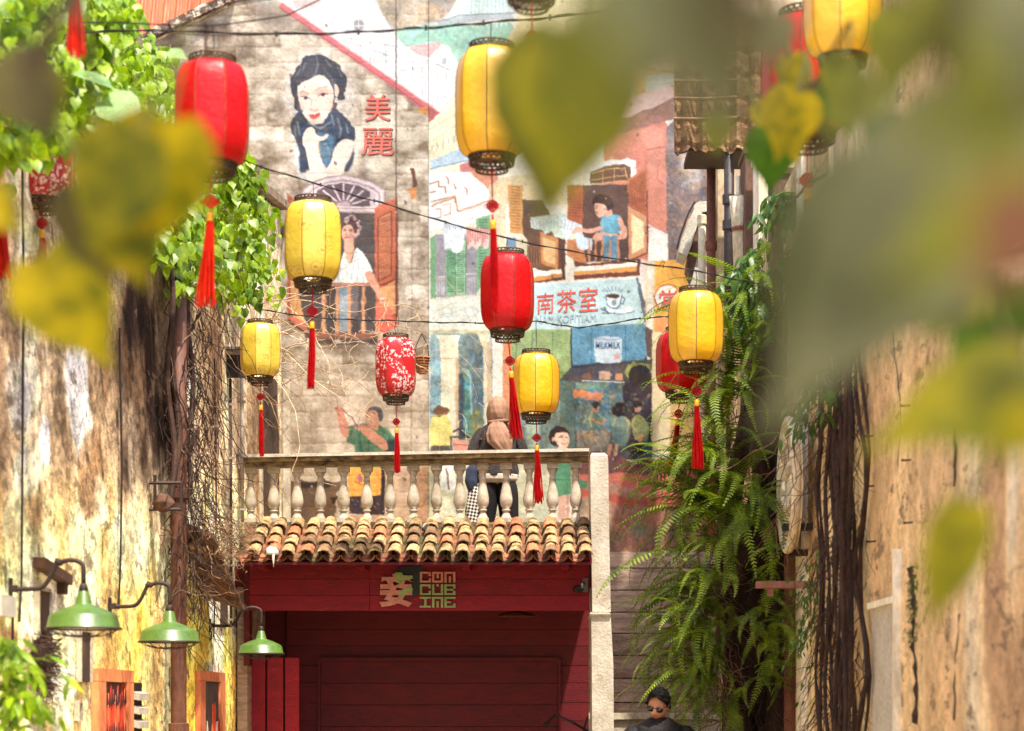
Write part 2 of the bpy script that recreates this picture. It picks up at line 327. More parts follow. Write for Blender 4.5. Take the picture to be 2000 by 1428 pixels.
    for s in ('420,985 460,975 500,990', '440,905 430,950', '470,915 460,960', '555,1190 560,1240', '510,1000 530,1110'): line(F1, s, 2, (222, 168, 148), soft=.7, op=.8)
    poly(F1, '690,1180 750,1060 740,1000 760,1080 720,1190', (60, 66, 84), sm=True, soft=.5)
    poly(F1, '340,1000 372,1060 380,1200 430,1260 400,1270 350,1150', (196, 214, 222), sm=True, soft=2, op=.7); poly(F1, '430,1190 560,1200 620,1240 450,1290', (246, 226, 212), sm=True, soft=2)
    # --- painted window with the lady in curlers
    poly(F2, '262,330 265,190 300,140 370,95 470,62 580,48 700,68 810,105 900,160 898,260 840,330', (208, 190, 192), tex=.1)
    for w, c, sc in ((2.6, (150, 128, 135), 1.0), (2.4, (236, 224, 224), .93), (2.2, (140, 118, 126), .86), (2, (232, 220, 222), .80)):
        P = [(600+(x-600)*sc, 330+(y-330)*sc) for x, y in ((265, 320), (266, 190), (300, 142), (370, 97), (470, 64), (580, 50), (700, 70), (810, 107), (898, 162), (896, 320))]
        line(F2, ' '.join(f'{a:.0f},{b:.0f}' for a, b in P), w, c, op=.85)
    poly(F2, '380,292 385,170 470,125 580,108 700,128 785,175 790,292', (100, 80, 88))
    for k in range(9):
        a = math.pi*(k+.0)/8; x, y = math.cos(a), math.sin(a)
        line(F2, f'{585+50*x:.0f},{290-42*y:.0f} {585+215*x:.0f},{290-175*y:.0f}', 3.6, (216, 202, 206)); 
    for k in range(8):
        a = math.pi*(k+.5)/8; x, y = math.cos(a), math.sin(a); ell(F2, 585+150*x, 290-125*y, 26, 20, (104, 84, 92), rot=-a)
    ell(F2, 585, 290, 72, 52, (150, 110, 116)); ell(F2, 585, 290, 60, 42, (196, 172, 178))
    poly(F2, '330,285 850,285 850,335 330,335', (214, 198, 196)); line(F2, '330,300 850,300', 1.6, (150, 120, 120)); line(F2, '330,330 850,330', 1.6, (140, 112, 112))
    poly(F2, '215,335 822,335 830,1235 300,1290 215,900', (88, 78, 76), tex=.22)
    poly(F2, '160,180 225,235 228,940 320,1250 160,1145', (190, 108, 82), tex=.14); poly(F2, '185,840 228,860 300,1180 190,1100', (212, 158, 108)); line(F2, '176,200 176,1140', 1.6, (150, 75, 60)); line(F2, '165,1145 330,1262', 4, (80, 60, 55))
    poly(F2, '820,296 985,212 998,1195 840,1240 822,880', (190, 104, 78), tex=.12); poly(F2, '846,372 946,322 948,800 848,852', (205, 134, 96)); line(F2, '846,372 946,322 948,800 848,852 846,372', 1.8, (110, 55, 45)); line(F2, '990,215 997,1195', 2.4, (140, 80, 66))
    for k in range(30): line(F2, f'850,{385+k*15.6:.0f} 944,{360+k*15.2:.0f}', 1.4, (138, 72, 56))
    poly(F2, '860,905 975,845 978,1090 862,1150', (222, 164, 112)); line(F2, '860,885 975,835', 2, (90, 50, 42))
    ell(F2, 650, 440, 68, 74, (92, 66, 66), tex=.4)
    for k in range(34):
        a = rng.uniform(-2.7, 1.6); r = rng.uniform(.72, 1.08); ell(F2, 646+62*r*math.cos(a), 440+78*r*math.sin(a), 11, 9, (226, 190, 184), op=.95); ell(F2, 646+62*r*math.cos(a)+2, 440+78*r*math.sin(a)+2, 5, 4, (130, 90, 88))
    ell(F2, 618, 485, 50, 66, (222, 178, 156), tex=.06); poly(F2, '590,530 660,530 668,620 640,720 590,700', (218, 172, 148)); ell(F2, 652, 500, 18, 48, (188, 138, 118), soft=2, op=.7)
    for s in ('585,470 605,466', '628,466 650,470'): line(F2, s, 2, (80, 55, 50))
    line(F2, '585,458 605,452', 1.2, (90, 60, 55)); line(F2, '628,454 652,458', 1.2, (90, 60, 55)); line(F2, '612,480 606,508 618,510', 1.4, (178, 124, 104)); line(F2, '592,526 616,520 634,526', 2.4, (176, 62, 60)); line(F2, '600,635 640,650 665,610', 1.6, (170, 120, 60))
    poly(F2, '560,700 592,625 610,700 650,715 680,600 730,635 775,700 808,780 770,810 745,870 480,862 500,790', (228, 232, 230), sm=True, tex=.12)
    for s in ('600,720 620,850', '660,720 640,850', '700,650 690,850', '730,700 735,860', '560,740 540,850', '680,620 672,700 620,715'): line(F2, s, 1.6, (150, 160, 168), op=.75)
    poly(F2, '750,790 800,772 838,850 880,950 905,1000 938,1050 940,1078 905,1060 868,1010 820,930 770,860', (214, 158, 132), sm=True, tex=.08); line(F2, '858,985 895,975', 2.4, (240, 230, 220))
    poly(F2, '832,1035 880,1020 965,1075 940,1110 990,1190 840,1235', (226, 118, 96), sm=True, tex=.2)
    poly(F2, '545,890 620,890 640,1230 540,1240', (150, 166, 178), tex=.3); poly(F2, '640,890 700,890 690,1100 650,1160', (120, 110, 112), soft=1)
    poly(F2, '420,858 775,862 778,888 420,890', (206, 146, 122)); line(F2, '420,888 778,888', 1.4, (130, 80, 66))
    for x in (438, 540, 632, 736):
        poly(F2, f'{x-15},892 {x+15},892 {x+9},930 {x+20},1000 {x+8},1050 {x+16},1080 {x+10},1130 {x+18},1180 {x+14},1250 {x-14},1250 {x-18},1180 {x-10},1130 {x-16},1080 {x-8},1050 {x-20},1000 {x-9},930', (214, 160, 122), tex=.12); line(F2, f'{x+10},930 {x+12},1240', 1.2, (140, 90, 70), op=.7)
    poly(F2, '330,1245 860,1245 860,1275 350,1280', (150, 94, 76)); poly(F2, '360,1280 850,1275 840,1330 380,1330', (96, 76, 68), soft=1.5, tex=.3); poly(F2, '380,1330 860,1330 840,1400 420,1400', (120, 102, 88), soft=4, op=.6)
    poly(F2, '1080,0 1110,0 1134,50 1136,140 1106,140 1104,60', (96, 60, 46), wob=.8); poly(F2, '1076,145 1136,145 1128,230 1110,240 1092,225', (216, 140, 86), soft=1.2)
    # --- seams of the corner pier
    line(O, '774,-170 775,640', 2.6, (84, 64, 58), wob=.25, op=.9); line(O, '806,380 804,880', 1.2, (110, 90, 78), wob=.6, op=.7)
    poly(O, '775,640 778,640 778,900 775,900', (120, 98, 84), soft=1, op=.6)
    # --- man playing the fiddle
    ell(F3, 830, 330, 190, 190, (226, 206, 186), soft=9, op=.5); ell(F3, 1010, 330, 120, 130, (214, 190, 172), soft=8, op=.6)
    poly(F3, '875,370 940,352 1060,350 1110,355 1190,400 1245,470 1250,700 928,700 925,520 870,495 858,430', (92, 128, 100), sm=False, tex=.35)
    for s in ('960,430 980,590', '1040,480 1030,600', '1200,450 1180,590', '1110,380 1160,420', '900,400 890,480'): line(F3, s, 5, (58, 92, 76), soft=1.2, op=.7)
    poly(F3, '1175,490 1240,470 1245,620 1150,620', (52, 66, 66), soft=1.5)
    poly(F3, '775,245 800,215 835,225 845,262 880,375 872,450 845,455 815,410 798,340 790,285', (200, 140, 116), sm=True); ell(F3, 800, 238, 30, 26, (206, 136, 116), wob=.8)
    poly(F3, '920,385 945,360 1010,365 1090,420 1165,485 1182,545 1150,560 1085,510 1010,445 960,405', (204, 142, 114), sm=True); ell(F3, 940, 378, 26, 20, (200, 128, 108))
    ell(F3, 1070, 290, 66, 78, (202, 148, 122)); poly(F3, '1000,330 1060,360 1110,340 1105,400 1040,380', (190, 134, 108), sm=True)
    poly(F3, '1015,262 1045,222 1090,214 1130,232 1143,270 1138,320 1118,335 1106,300 1100,262 1060,246', (96, 92, 92), sm=True, tex=.4)
    for s in ('1022,268 1045,264', '1062,266 1085,272', '1020,320 1046,318', '1028,285 1018,300'): line(F3, s, 1.8, (90, 56, 46))
    line(F3, '1024,318 1044,316', 1.8, (236, 226, 214)); line(F3, '832,240 880,285 905,300 960,395', 1.7, (70, 50, 44)); line(F3, '958,350 958,410', 1.2, (240, 236, 226))
    poly(F3, '872,690 1132,690 1128,905 880,915', (236, 170, 84), tex=.2); poly(F3, '940,770 965,735 990,770 985,800 955,805', (170, 110, 116)); line(F3, '925,800 1000,830', 3, (200, 120, 50)); poly(F3, '1132,685 1158,690 1160,1060 1100,1060 1110,910 1130,900', (58, 46, 46)); poly(F3, '875,912 1130,905 1120,1060 880,1050', (66, 50, 50), tex=.5)
    for k in range(10): line(F3, f'{900+k*22},{930+(k*37)%60} {915+k*22},{945+(k*37)%60}', 2, (150, 120, 112), soft=.5)
    poly(F3, '890,1062 1145,1062 1145,1130 890,1130', (196, 150, 126)); poly(F3, '1160,690 1560,680 1560,1130 1160,1130', (196, 160, 130), tex=.25, op=.7)
    poly(F3, '1400,690 1500,690 1500,1130 1400,1130', (176, 132, 98), tex=.35, op=.8)
    # crumbling render; the shadow under it and the recess are painted dark
    poly(F3, '415,800 600,770 820,800 830,860 780,900 780,1130 415,1130', (108, 84, 66), wob=1.2, tex=.25); poly(F3, '430,690 820,690 815,770 600,790 440,780', (196, 176, 150), wob=1.5, tex=.3); poly(F3, '500,800 740,800 740,845 500,850', (58, 44, 38), soft=1.5); poly(F3, '735,930 790,920 780,970 760,975', (60, 44, 38), wob=1)
    # --- green shuttered window and laundry
    poly(F7, '105,265 370,250 372,660 108,672', (156, 152, 160), tex=.15); poly(F7, '70,285 106,268 108,672 72,680', (122, 168, 128)); poly(F7, '172,290 232,290 232,655 175,662', (138, 184, 142)); poly(F7, '234,290 302,290 304,650 234,658', (160, 198, 160)); poly(F7, '370,160 462,135 462,480 380,640 372,640', (132, 178, 138))
    for x0, x1 in ((180, 226), (246, 292), (388, 440)):
        for k in range(22):
            y = 375+k*12.4
            if x0 > 350: y = 170+k*18
            line(F7, f'{x0},{y:.0f} {x1},{y-3:.0f}', 1.5, (70, 112, 84))
    line(F7, '233,290 233,655', 1.6, (70, 105, 80)); line(F7, '302,290 304,650', 1.6, (84, 110, 90)); line(F7, '70,690 390,655', 4, (206, 208, 190)); line(F7, '70,700 390,668', 1.5, (150, 140, 125))
    for x in (112, 128, 144, 158, 310, 326, 342, 358): line(F7, f'{x},540 {x},655', 1.4, (222, 220, 220), op=.8)
    line(F7, '105,540 170,536', 1.6, (226, 224, 222)); line(F7, '304,520 372,516', 1.6, (226, 224, 222))
    poly(F7, '148,178 200,190 292,200 296,240 282,370 240,385 215,375 200,350 160,362 155,260', (226, 234, 238), sm=False, tex=.08)
    for k in range(9): line(F7, f'{162+k*15},{188+k*2} {168+k*13},{215+(k%3)*8}', 2, (120, 138, 160), op=.7)
    poly(F7, '300,210 460,235 452,350 420,360 400,330 372,362 345,340 312,358 306,280', (236, 206, 200), tex=.12)
    for k in range(9): line(F7, f'{312+k*17},{216+k*2} {318+k*15},{330-(k%3)*20}', 3, (216, 120, 108), op=.8)
    poly(F7, '562,280 632,288 625,358 596,362 565,340', (120, 146, 176)); line(F7, '580,290 575,345', 2, (210, 220, 228))
    poly(F7, '462,0 560,0 560,660 462,660', (232, 214, 178), tex=.1, op=.8); poly(F7, '565,290 705,290 705,600 565,600', (206, 200, 170), tex=.15)
    poly(F7, '562,280 632,288 625,358 596,362 565,340', (120, 146, 176))
    # --- shuttered openings under the leaf
    poly(F7, '575,-60 672,-60 672,262 590,250', (206, 152, 92), tex=.1)
    for k in range(15): line(F7, f'596,{-50+k*19} 654,{-44+k*19}', 1.6, (150, 98, 60))
    poly(F7, '672,40 800,40 910,240 930,500 800,500 705,470 700,300 672,262', (104, 78, 66), tex=.2)
    for k in range(7): line(F7, f'{712+k*17},330 {714+k*17},470', 1.8, (150, 108, 80))
    poly(F7, '785,240 905,290 905,495 788,455', (196, 138, 92)); poly(F7, '805,280 885,312 885,462 806,432', (222, 184, 132)); line(F7, '785,240 905,290 905,495 788,455 785,240', 1.8, (130, 80, 56))
    poly(F7, '740,512 950,484 948,512 745,545', (244, 236, 220)); poly(F7, '740,545 940,512 942,545 745,575', (206, 140, 84)); poly(F7, '905,290 950,300 950,560 740,580 740,572 930,540 928,500', (92, 62, 54)); 
    poly(F7, '720,150 930,120 1050,190 980,300 880,280 860,240 820,260 800,230 740,225', (196, 212, 196), tex=.2); poly(F7, '722,160 780,160 778,225 730,222', (214, 222, 228)); poly(F7, '918,150 960,140 1050,200 1040,220 990,240 968,305 930,270', (214, 226, 236), tex=.1)
    for k in range(12): line(F7, f'{735+k*24},{165+(k%3)*6} {745+k*22},{215+(k%4)*8}', 2.4, (140+(k*37)%60, 166, 160), op=.6)
    # --- pink house with the girl at the window
    poly(F6, '1240,900 1640,770 1670,870 1670,1379 1900,1800 1240,1800', (210, 130, 112), tex=.14); poly(F6, '1240,860 1320,830 1720,660 1720,800 1480,870 1240,935', (158, 106, 100), tex=.25)
    poly(F6, '1255,745 1400,665 1680,575 1712,592 1712,660 1640,700 1560,735 1500,750 1420,795 1340,805 1280,832', (238, 196, 196), tex=.12); line(F6, '1280,832 1345,808 1420,798 1500,752 1560,738 1640,702 1712,662', 3, (140, 100, 100)); ell(F6, 1412, 703, 22, 13, (170, 120, 90)); ell(F6, 1412, 700, 14, 7, (220, 170, 140))
    for k in range(7): line(F6, f'{1330+k*52},{735-k*22} {1360+k*50},{722-k*22}', 2, (250, 226, 224), op=.9)
    poly(F6, '1470,880 1600,850 1640,900 1640,985 1540,1010 1500,960', (224, 146, 126)); poly(F6, '1535,1005 1668,990 1672,1560 1535,1560', (218, 142, 122), tex=.1); line(F6, '1535,1010 1668,992', 2, (170, 96, 84)); line(F6, '1600,1150 1610,1180 1595,1200 1640,1240', 1.4, (150, 90, 76))
    poly(F6, '1660,860 1960,620 1960,1800 1668,1800', (138, 118, 112), tex=.45); poly(F6, '1740,960 1900,940 1900,1300 1760,1260', (196, 186, 178), wob=3, soft=4, tex=.7, op=.7)
    poly(F6, '1150,1135 1250,1085 1400,1072 1455,1085 1462,1200 1420,1205 1150,1200', (242, 240, 236)); poly(F6, '1150,1160 1250,1120 1380,1105 1420,1130 1425,1215 1150,1240', (110, 76, 62)); line(F6, '1160,1170 1260,1140 1385,1135 1400,1200', 1.8, (214, 176, 110)); line(F6, '1160,1215 1400,1180', 1.6, (214, 176, 110)); line(F6, '1235,1145 1235,1240', 1.6, (200, 160, 100)); line(F6, '1310,1138 1310,1230', 1.6, (200, 160, 100)); line(F6, '1150,1252 1400,1222', 3, (200, 160, 110))
    poly(F7, '1062,-60 1362,-60 1362,440 1085,440 1062,300', (96, 72, 66), tex=.2); poly(F7, '960,300 1062,290 1085,455 1000,430 962,400', (196, 128, 84)); poly(F7, '960,-60 1062,-60 1062,200 962,160', (176, 96, 70))
    for k in range(12): line(F7, f'968,{-50+k*17} 1055,{-44+k*17}', 1.6, (130, 66, 52))
    poly(F7, '1362,-40 1400,-60 1482,-20 1482,160 1362,80', (196, 116, 82))
    for k in range(10): line(F7, f'1378,{-30+k*13} 1470,{8+k*14}', 1.5, (138, 72, 54))
    poly(F6, '1400,1210 1530,1140 1532,1360 1400,1300', (200, 120, 84))
    for k in range(14): line(F6, f'1412,{1225+k*13} 1520,{1168+k*14}', 1.4, (138, 72, 54))
    poly(F7, '1356,76 1482,148 1482,382 1364,430', (208, 150, 112)); poly(F7, '1380,130 1460,180 1460,350 1384,390', (238, 220, 176)); line(F7, '1482,-20 1484,384 1364,432', 2.6, (110, 64, 54))
    poly(F7, '1125,60 1132,22 1165,2 1205,2 1240,25 1262,70 1255,105 1235,110 1215,80 1180,60 1135,75', (66, 50, 46), sm=True, tex=.4); poly(F7, '1140,62 1180,60 1215,78 1220,110 1200,140 1170,152 1146,120 1138,95', (226, 176, 152), sm=True)
    for s in ('1142,92 1158,90', '1150,118 1162,124', '1145,74 1165,74'): line(F7, s, 1.5, (110, 60, 50))
    poly(F7, '1185,165 1210,128 1260,130 1312,150 1308,200 1290,265 1190,262 1175,215', (110, 172, 196), sm=True, tex=.3); poly(F7, '1198,120 1250,100 1262,130 1215,150', (222, 166, 144))
    poly(F7, '995,240 1020,215 1070,222 1130,225 1180,208 1185,232 1120,252 1060,248 1000,262', (226, 170, 148), sm=True); poly(F7, '1150,250 1200,252 1290,262 1330,280 1345,240 1330,190 1300,165 1345,210 1350,260 1330,295 1250,292 1170,300 1130,298', (226, 168, 146), sm=True); poly(F7, '1290,160 1320,165 1348,240 1345,285 1300,290 1310,230', (226, 170, 146), sm=True)
    poly(F7, '1020,255 1060,245 1075,280 1128,295 1122,368 1090,360 1060,372 1022,345', (200, 216, 230), tex=.12); poly(F7, '1196,270 1290,272 1300,430 1200,430', (110, 150, 172), tex=.4)
    for x in (1105, 1148, 1192, 1240, 1294): poly(F7, f'{x-8},300 {x+8},300 {x+5},340 {x+10},380 {x+5},445 {x-5},445 {x-10},380 {x-5},340', (206, 142, 102))
    poly(F7, '1005,470 1425,438 1425,468 1008,505', (246, 240, 226)); poly(F7, '1005,505 1420,470 1420,498 1008,528', (224, 158, 88)); poly(F7, '1005,530 1430,498 1432,528 1010,560', (120, 70, 56)); poly(F7, '1000,430 1085,455 1360,432 1420,420 1435,440 1010,475', (110, 70, 58)); poly(F7, '1420,420 1438,430 1436,530 1420,525', (100, 62, 54))
    poly(F7, '1490,200 1618,262 1620,430 1490,450', (240, 236, 230)); poly(F7, '1488,-60 1492,200 1500,180 1480,160', (170, 100, 88)); poly(F7, '1440,420 1490,440 1500,600 1480,640 1440,560', (214, 200, 196))
    # --- coffee shop sign
    poly(F7, '66,690 395,662 760,600 760,905 66,905', (222, 224, 212), tex=.08)
    for c in ((235, 765), (340, 765), (180, 770)): 
        ell(F7, c[0], c[1], 38, 34, (180, 196, 200), op=.6); ell(F7, c[0], c[1], 30, 27, (220, 224, 214))
    for s in ('100,840 150,780 130,850', '290,740 330,830 390,760', '180,800 240,850'): line(F7, s, 1.6, (176, 186, 190), op=.8)
    poly(F7, '740,592 1410,543 1440,640 1475,832 740,885', (196, 222, 226), tex=.08); poly(F7, '1410,543 1428,545 1500,830 1470,850', (104, 110, 122)); line(F7, '740,592 1410,545', 2, (236, 240, 238)); poly(F7, '66,868 740,885 1475,835 1475,850 740,905 66,905', (226, 226, 214))
    poly(F7, '1212,655 1320,652 1310,720 1285,742 1245,742 1222,720', (226, 240, 244)); ell(F7, 1260, 662, 44, 14, (86, 62, 56)); line(F7, '1215,655 1222,720 1248,742 1285,742 1308,715 1318,655', 2, (90, 104, 118)); line(F7, '1318,665 1338,680 1325,715 1308,712', 2, (90, 104, 118)); ell(F7, 1300, 765, 95, 14, (236, 244, 246)); line(F7, '1205,755 1240,775 1330,780 1400,765', 1.8, (90, 110, 124)); poly(F7, '1330,740 1360,725 1390,745 1370,765 1335,765', (236, 244, 246)); ell(F7, 1268, 705, 16, 20, (120, 130, 140), op=.8)
    for k in range(8):
        a = math.pi*(.08+.12*k); line(F7, f'{1265-42*math.cos(a):.0f},{640-12*math.sin(a):.0f} {1265-78*math.cos(a):.0f},{640-38*math.sin(a):.0f}', 1.5, (112, 128, 140))
    for s in ('1215,750 1200,735', '1225,765 1180,745', '1235,775 1190,775'): line(F7, s, 2.4, (70, 84, 96))
    # pillar with round pawn sign
    poly(F7, '1476,440 1745,424 1750,905 1512,905 1475,880', (234, 172, 84), tex=.14); poly(F7, '1476,440 1530,436 1530,905 1475,880', (224, 220, 206), soft=3); poly(F7, '1530,800 1750,800 1750,905 1530,905', (228, 150, 98), soft=3)
    line(F7, '1560,470 1580,440 1600,440 1590,455', 2, (120, 84, 44)); ell(F7, 1615, 675, 86, 90, (160, 60, 44)); ell(F7, 1615, 675, 80, 84, (244, 236, 226), tex=.05)
    # --- blinds
    poly(F8, '60,100 570,100 700,100 700,140 60,128', (196, 196, 168), tex=.3)
    poly(F8, '660,100 1182,95 1186,470 1170,490 1090,500 680,400', (172, 192, 134), tex=.16); poly(F8, '1182,80 1765,48 1776,300 1740,345 1200,392 1185,370', (124, 172, 196), tex=.16)
    for k in range(40):
        line(F8, f'690,{108+k*9.6:.0f} 1180,{106+k*9.4:.0f}', 1.1, (112, 136, 88), op=.55)
        line(F8, f'1190,{88+k*7.6:.0f} 1766,{62+k*7.2:.0f}', 1.1, (70, 118, 150), op=.6)
    for x in (755, 880, 1040): line(F8, f'{x},105 {x},400', 1.4, (90, 116, 74), op=.8)
    for x in (1345, 1610): line(F8, f'{x},75 {x},370', 1.4, (60, 96, 124), op=.8)
    line(F8, '1184,90 1190,480', 3, (60, 66, 66)); poly(F8, '1090,430 1176,430 1172,492 1090,500', (140, 160, 84))
    poly(F8, '1190,375 1750,335 1776,300 1776,335 1740,372 1195,408', (60, 62, 76), soft=.8)
    poly(F8, '1364,160 1580,160 1586,330 1580,360 1370,358', (216, 226, 232), tex=.12, op=.85); ell(F8, 1472, 160, 108, 20, (110, 150, 186)); ell(F8, 1472, 162, 92, 13, (206, 218, 226)); ell(F8, 1545, 310, 30, 20, (220, 150, 140), soft=1, op=.8)
    # --- interior of the coffee shop
    poly(F8, '1090,500 1185,392 1820,330 1820,1100 1090,1150', (84, 78, 82), tex=.4); poly(F8, '1765,70 1820,100 1820,340 1776,300', (100, 84, 80)); poly(F8, '1590,520 1815,500 1815,1080 1590,1060', (62, 50, 58), tex=.3)
    poly(F8, '1215,510 1585,510 1585,880 1215,900', (96, 118, 122), tex=.6); poly(F8, '1230,880 1500,885 1480,1060 1225,1080', (150, 128, 104), tex=.5); poly(F8, '1090,500 1205,500 1215,1130 1090,1130', (96, 116, 108), tex=.4)
    pal = [(206, 132, 88), (98, 150, 150), (64, 70, 80), (190, 170, 130), (110, 140, 110), (60, 90, 110), (180, 110, 90), (120, 100, 90), (70, 120, 120)]
    for k in range(230):
        x, y = rng.uniform(1210, 1800), rng.uniform(520, 1080); 
        if x > 1590 and rng.rand() < .5: continue
        ell(F8, x, y, rng.uniform(8, 26), rng.uniform(5, 14), pal[rng.randint(9)], rot=rng.uniform(-1, 1), soft=.7, op=.5, wob=1)
    poly(F8, '1210,580 1440,580 1430,620 1360,640 1215,640', (206, 130, 92), tex=.4, wob=1.4); poly(F8, '1220,520 1470,515 1460,560 1225,565', (116, 140, 120), tex=.4)
    line(F8, '1270,498 1600,510', 2.4, (206, 206, 200)); line(F8, '1190,392 1760,350', 2, (70, 60, 60)); poly(F8, '1400,420 1495,430 1490,492 1405,488', (196, 160, 134), tex=.3); poly(F8, '1530,440 1585,440 1585,495 1530,495', (206, 150, 116)); ell(F8, 1310, 465, 36, 26, (130, 92, 78)); line(F8, '1585,510 1590,880', 2, (90, 110, 112))
    # arch of ferny green painted to the right
    ell(F8, 1715, 440, 110, 95, (142, 148, 90), tex=.5, wob=1.5); ell(F8, 1722, 460, 92, 90, (52, 46, 46), tex=.4)
    def figure(hx, hy, hair, skin, shirt, pts_):
        poly(F8, pts_, shirt, sm=True, tex=.4, wob=.8); ell(F8, hx, hy+12, 26, 36, skin); ell(F8, hx, hy-18, 34, 28, hair, wob=.8)
    figure(1378, 700, (50, 40, 38), (170, 116, 94), (96, 116, 100), '1330,770 1360,742 1410,745 1440,780 1420,870 1330,880 1320,820'); line(F8, '1350,800 1420,835 1465,800', 4, (186, 124, 98))
    figure(1560, 715, (44, 34, 32), (150, 106, 88), (104, 124, 118), '1505,790 1560,770 1630,790 1650,860 1630,970 1600,1010 1520,1000 1500,880'); ell(F8, 1558, 730, 54, 48, (46, 36, 34), wob=.8)
    figure(1706, 700, (44, 38, 40), (196, 140, 116), (142, 150, 100), '1660,800 1700,770 1760,790 1800,860 1780,960 1680,950 1665,860'); line(F8, '1700,950 1740,920 1720,970', 5, (206, 146, 110))
    line(F8, '1500,1000 1470,1080 1450,1150', 6, (190, 130, 104)); line(F8, '1540,1000 1530,1090 1540,1150', 6, (206, 140, 106)); poly(F8, '1740,960 1820,970 1820,1100 1750,1100', (64, 84, 108), tex=.3)
    for k in range(260):
        x, y = rng.uniform(1215, 1800), rng.uniform(600, 1070); c9 = [(214, 150, 110), (150, 196, 170), (232, 214, 150), (110, 160, 180), (60, 56, 60), (190, 196, 120), (96, 130, 110)][rng.randint(7)]
        ell(F8, x, y, rng.uniform(3, 9), rng.uniform(2, 14), c9, rot=rng.uniform(-1, 1), soft=.5, op=.45, wob=1)
    for s in ('1350,740 1330,800 1345,860', '1400,760 1450,800', '1600,780 1640,830 1620,900', '1530,790 1510,850', '1680,790 1660,850 1700,900'): line(F8, s, 4, (206, 190, 130), soft=.8, op=.6)
    # --- arcade on the left of the shop front
    poly(F8, '82,130 660,130 660,1100 82,1100', (140, 170, 176), tex=.45); poly(F8, '300,130 490,130 500,1000 300,1000', (112, 132, 138), tex=.5)
    poly(F8, '330,400 400,400 410,1050 330,1050', (104, 160, 150), soft=3, tex=.5); poly(F8, '390,760 470,700 480,980 400,1000', (172, 170, 90), soft=4, tex=.5, op=.8)
    line(F8, '320,440 345,405 380,420 400,470 405,760', 4, (168, 206, 220), soft=.8); poly(F8, '300,470 330,420 350,500 345,1000 300,1000', (70, 78, 92), soft=2)
    poly(F8, '150,160 300,160 304,320 306,1000 172,1000 168,330', (232, 226, 200), tex=.14); poly(F8, '130,140 320,140 300,190 160,190', (236, 232, 210)); line(F8, '168,325 305,322', 1.6, (170, 150, 120)); poly(F8, '282,320 306,320 306,1000 285,1000', (206, 176, 140), soft=1)
    poly(F8, '455,128 560,128 540,200 562,300 560,1000 505,1000 500,260', (232, 224, 196), tex=.12); poly(F8, '570,128 655,128 655,1000 572,1000', (236, 232, 220), tex=.08); poly(F8, '525,200 562,200 562,1000 530,1000', (216, 188, 156), soft=1)
    poly(F8, '652,190 722,190 722,1100 652,1100', (222, 150, 110), tex=.15); poly(F8, '722,480 1095,480 1095,1150 722,1150', (126, 146, 140), tex=.5); poly(F8, '840,800 930,800 930,1150 840,1150', (176, 190, 166), soft=3, tex=.4)
    for k in range(120):
        x, y = rng.uniform(90, 1090), rng.uniform(150, 1000)
        if 150 < x < 310 or 500 < x < 722: continue
        ell(F8, x, y, rng.uniform(5, 14), rng.uniform(14, 50), ((98, 140, 160), (150, 190, 190), (170, 160, 120), (90, 100, 120), (186, 206, 200))[rng.randint(5)], soft=1, op=.45, wob=1)
    # trishaw man
    poly(F8, '90,800 130,775 200,770 245,830 240,1010 90,1020', (226, 214, 130), sm=True, tex=.2); poly(F8, '100,742 150,690 200,700 232,722 205,770 150,775 125,760', (128, 92, 70), sm=True, wob=1); poly(F8, '88,1010 240,1005 240,1120 88,1120', (92, 84, 76), tex=.4)
    line(F8, '262,900 320,870 350,920 390,945', 4, (60, 60, 62)); line(F8, '235,940 390,938', 3, (80, 74, 70)); poly(F8, '262,960 385,960 380,1100 265,1100', (226, 160, 140), tex=.2); line(F8, '248,950 250,1040 268,1080', 3, (90, 60, 52)); line(F8, '262,1000 380,1000', 2, (150, 100, 90))
    for s in ('70,660 170,720', '100,700 140,820 60,900'): line(F4, s, 5, (200, 190, 176), op=.3)
    # --- girl in green
    ell(F8, 1095, 935, 84, 82, (56, 40, 38), wob=.8, tex=.25); poly(F8, '1062,920 1090,905 1150,905 1172,935 1168,985 1140,1020 1105,1022 1075,995 1058,960', (242, 200, 174), sm=True, tex=.05)
    for s in ('1088,944 1106,940', '1138,940 1156,944'): line(F8, s, 1.8, (56, 36, 34))
    line(F8, '1108,984 1130,992 1150,982', 2.2, (176, 66, 60)); line(F8, '1112,984 1130,988 1148,982', 1, (246, 240, 232)); line(F8, '1128,945 1130,965', 1.2, (214, 156, 132)); ell(F8, 1048, 955, 10, 16, (232, 180, 156))
    poly(F8, '1095,1010 1145,1010 1180,1045 1185,1110 1050,1110 1060,1045', (236, 196, 170)); poly(F4, '965,600 1100,600 1092,900 1040,915 985,915 965,850', (100, 156, 118), tex=.2); line(F4, '970,785 1090,785', 2.4, (70, 120, 92)); poly(F4, '930,600 965,600 975,640 960,740 880,760 870,700', (236, 190, 166)); poly(F4, '1100,600 1150,640 1240,700 1300,760 1150,720', (236, 190, 166), soft=1)
    poly(F4, '992,915 1055,905 1052,1100 1000,1100', (226, 178, 158)); poly(F4, '1058,905 1085,905 1080,1100 1058,1100', (206, 152, 136))
    # lower band: red and brown washes
    poly(F4, '-10,660 960,660 960,1140 -10,1140', (196, 196, 164), tex=.3, op=.75); poly(F4, '80,680 200,680 195,860 150,880 90,860', (236, 232, 220), tex=.15); line(F4, '130,700 150,860', 4, (120, 100, 86)); ell(F4, 110, 820, 22, 34, (206, 212, 214)); ell(F4, 176, 805, 20, 32, (206, 212, 214))
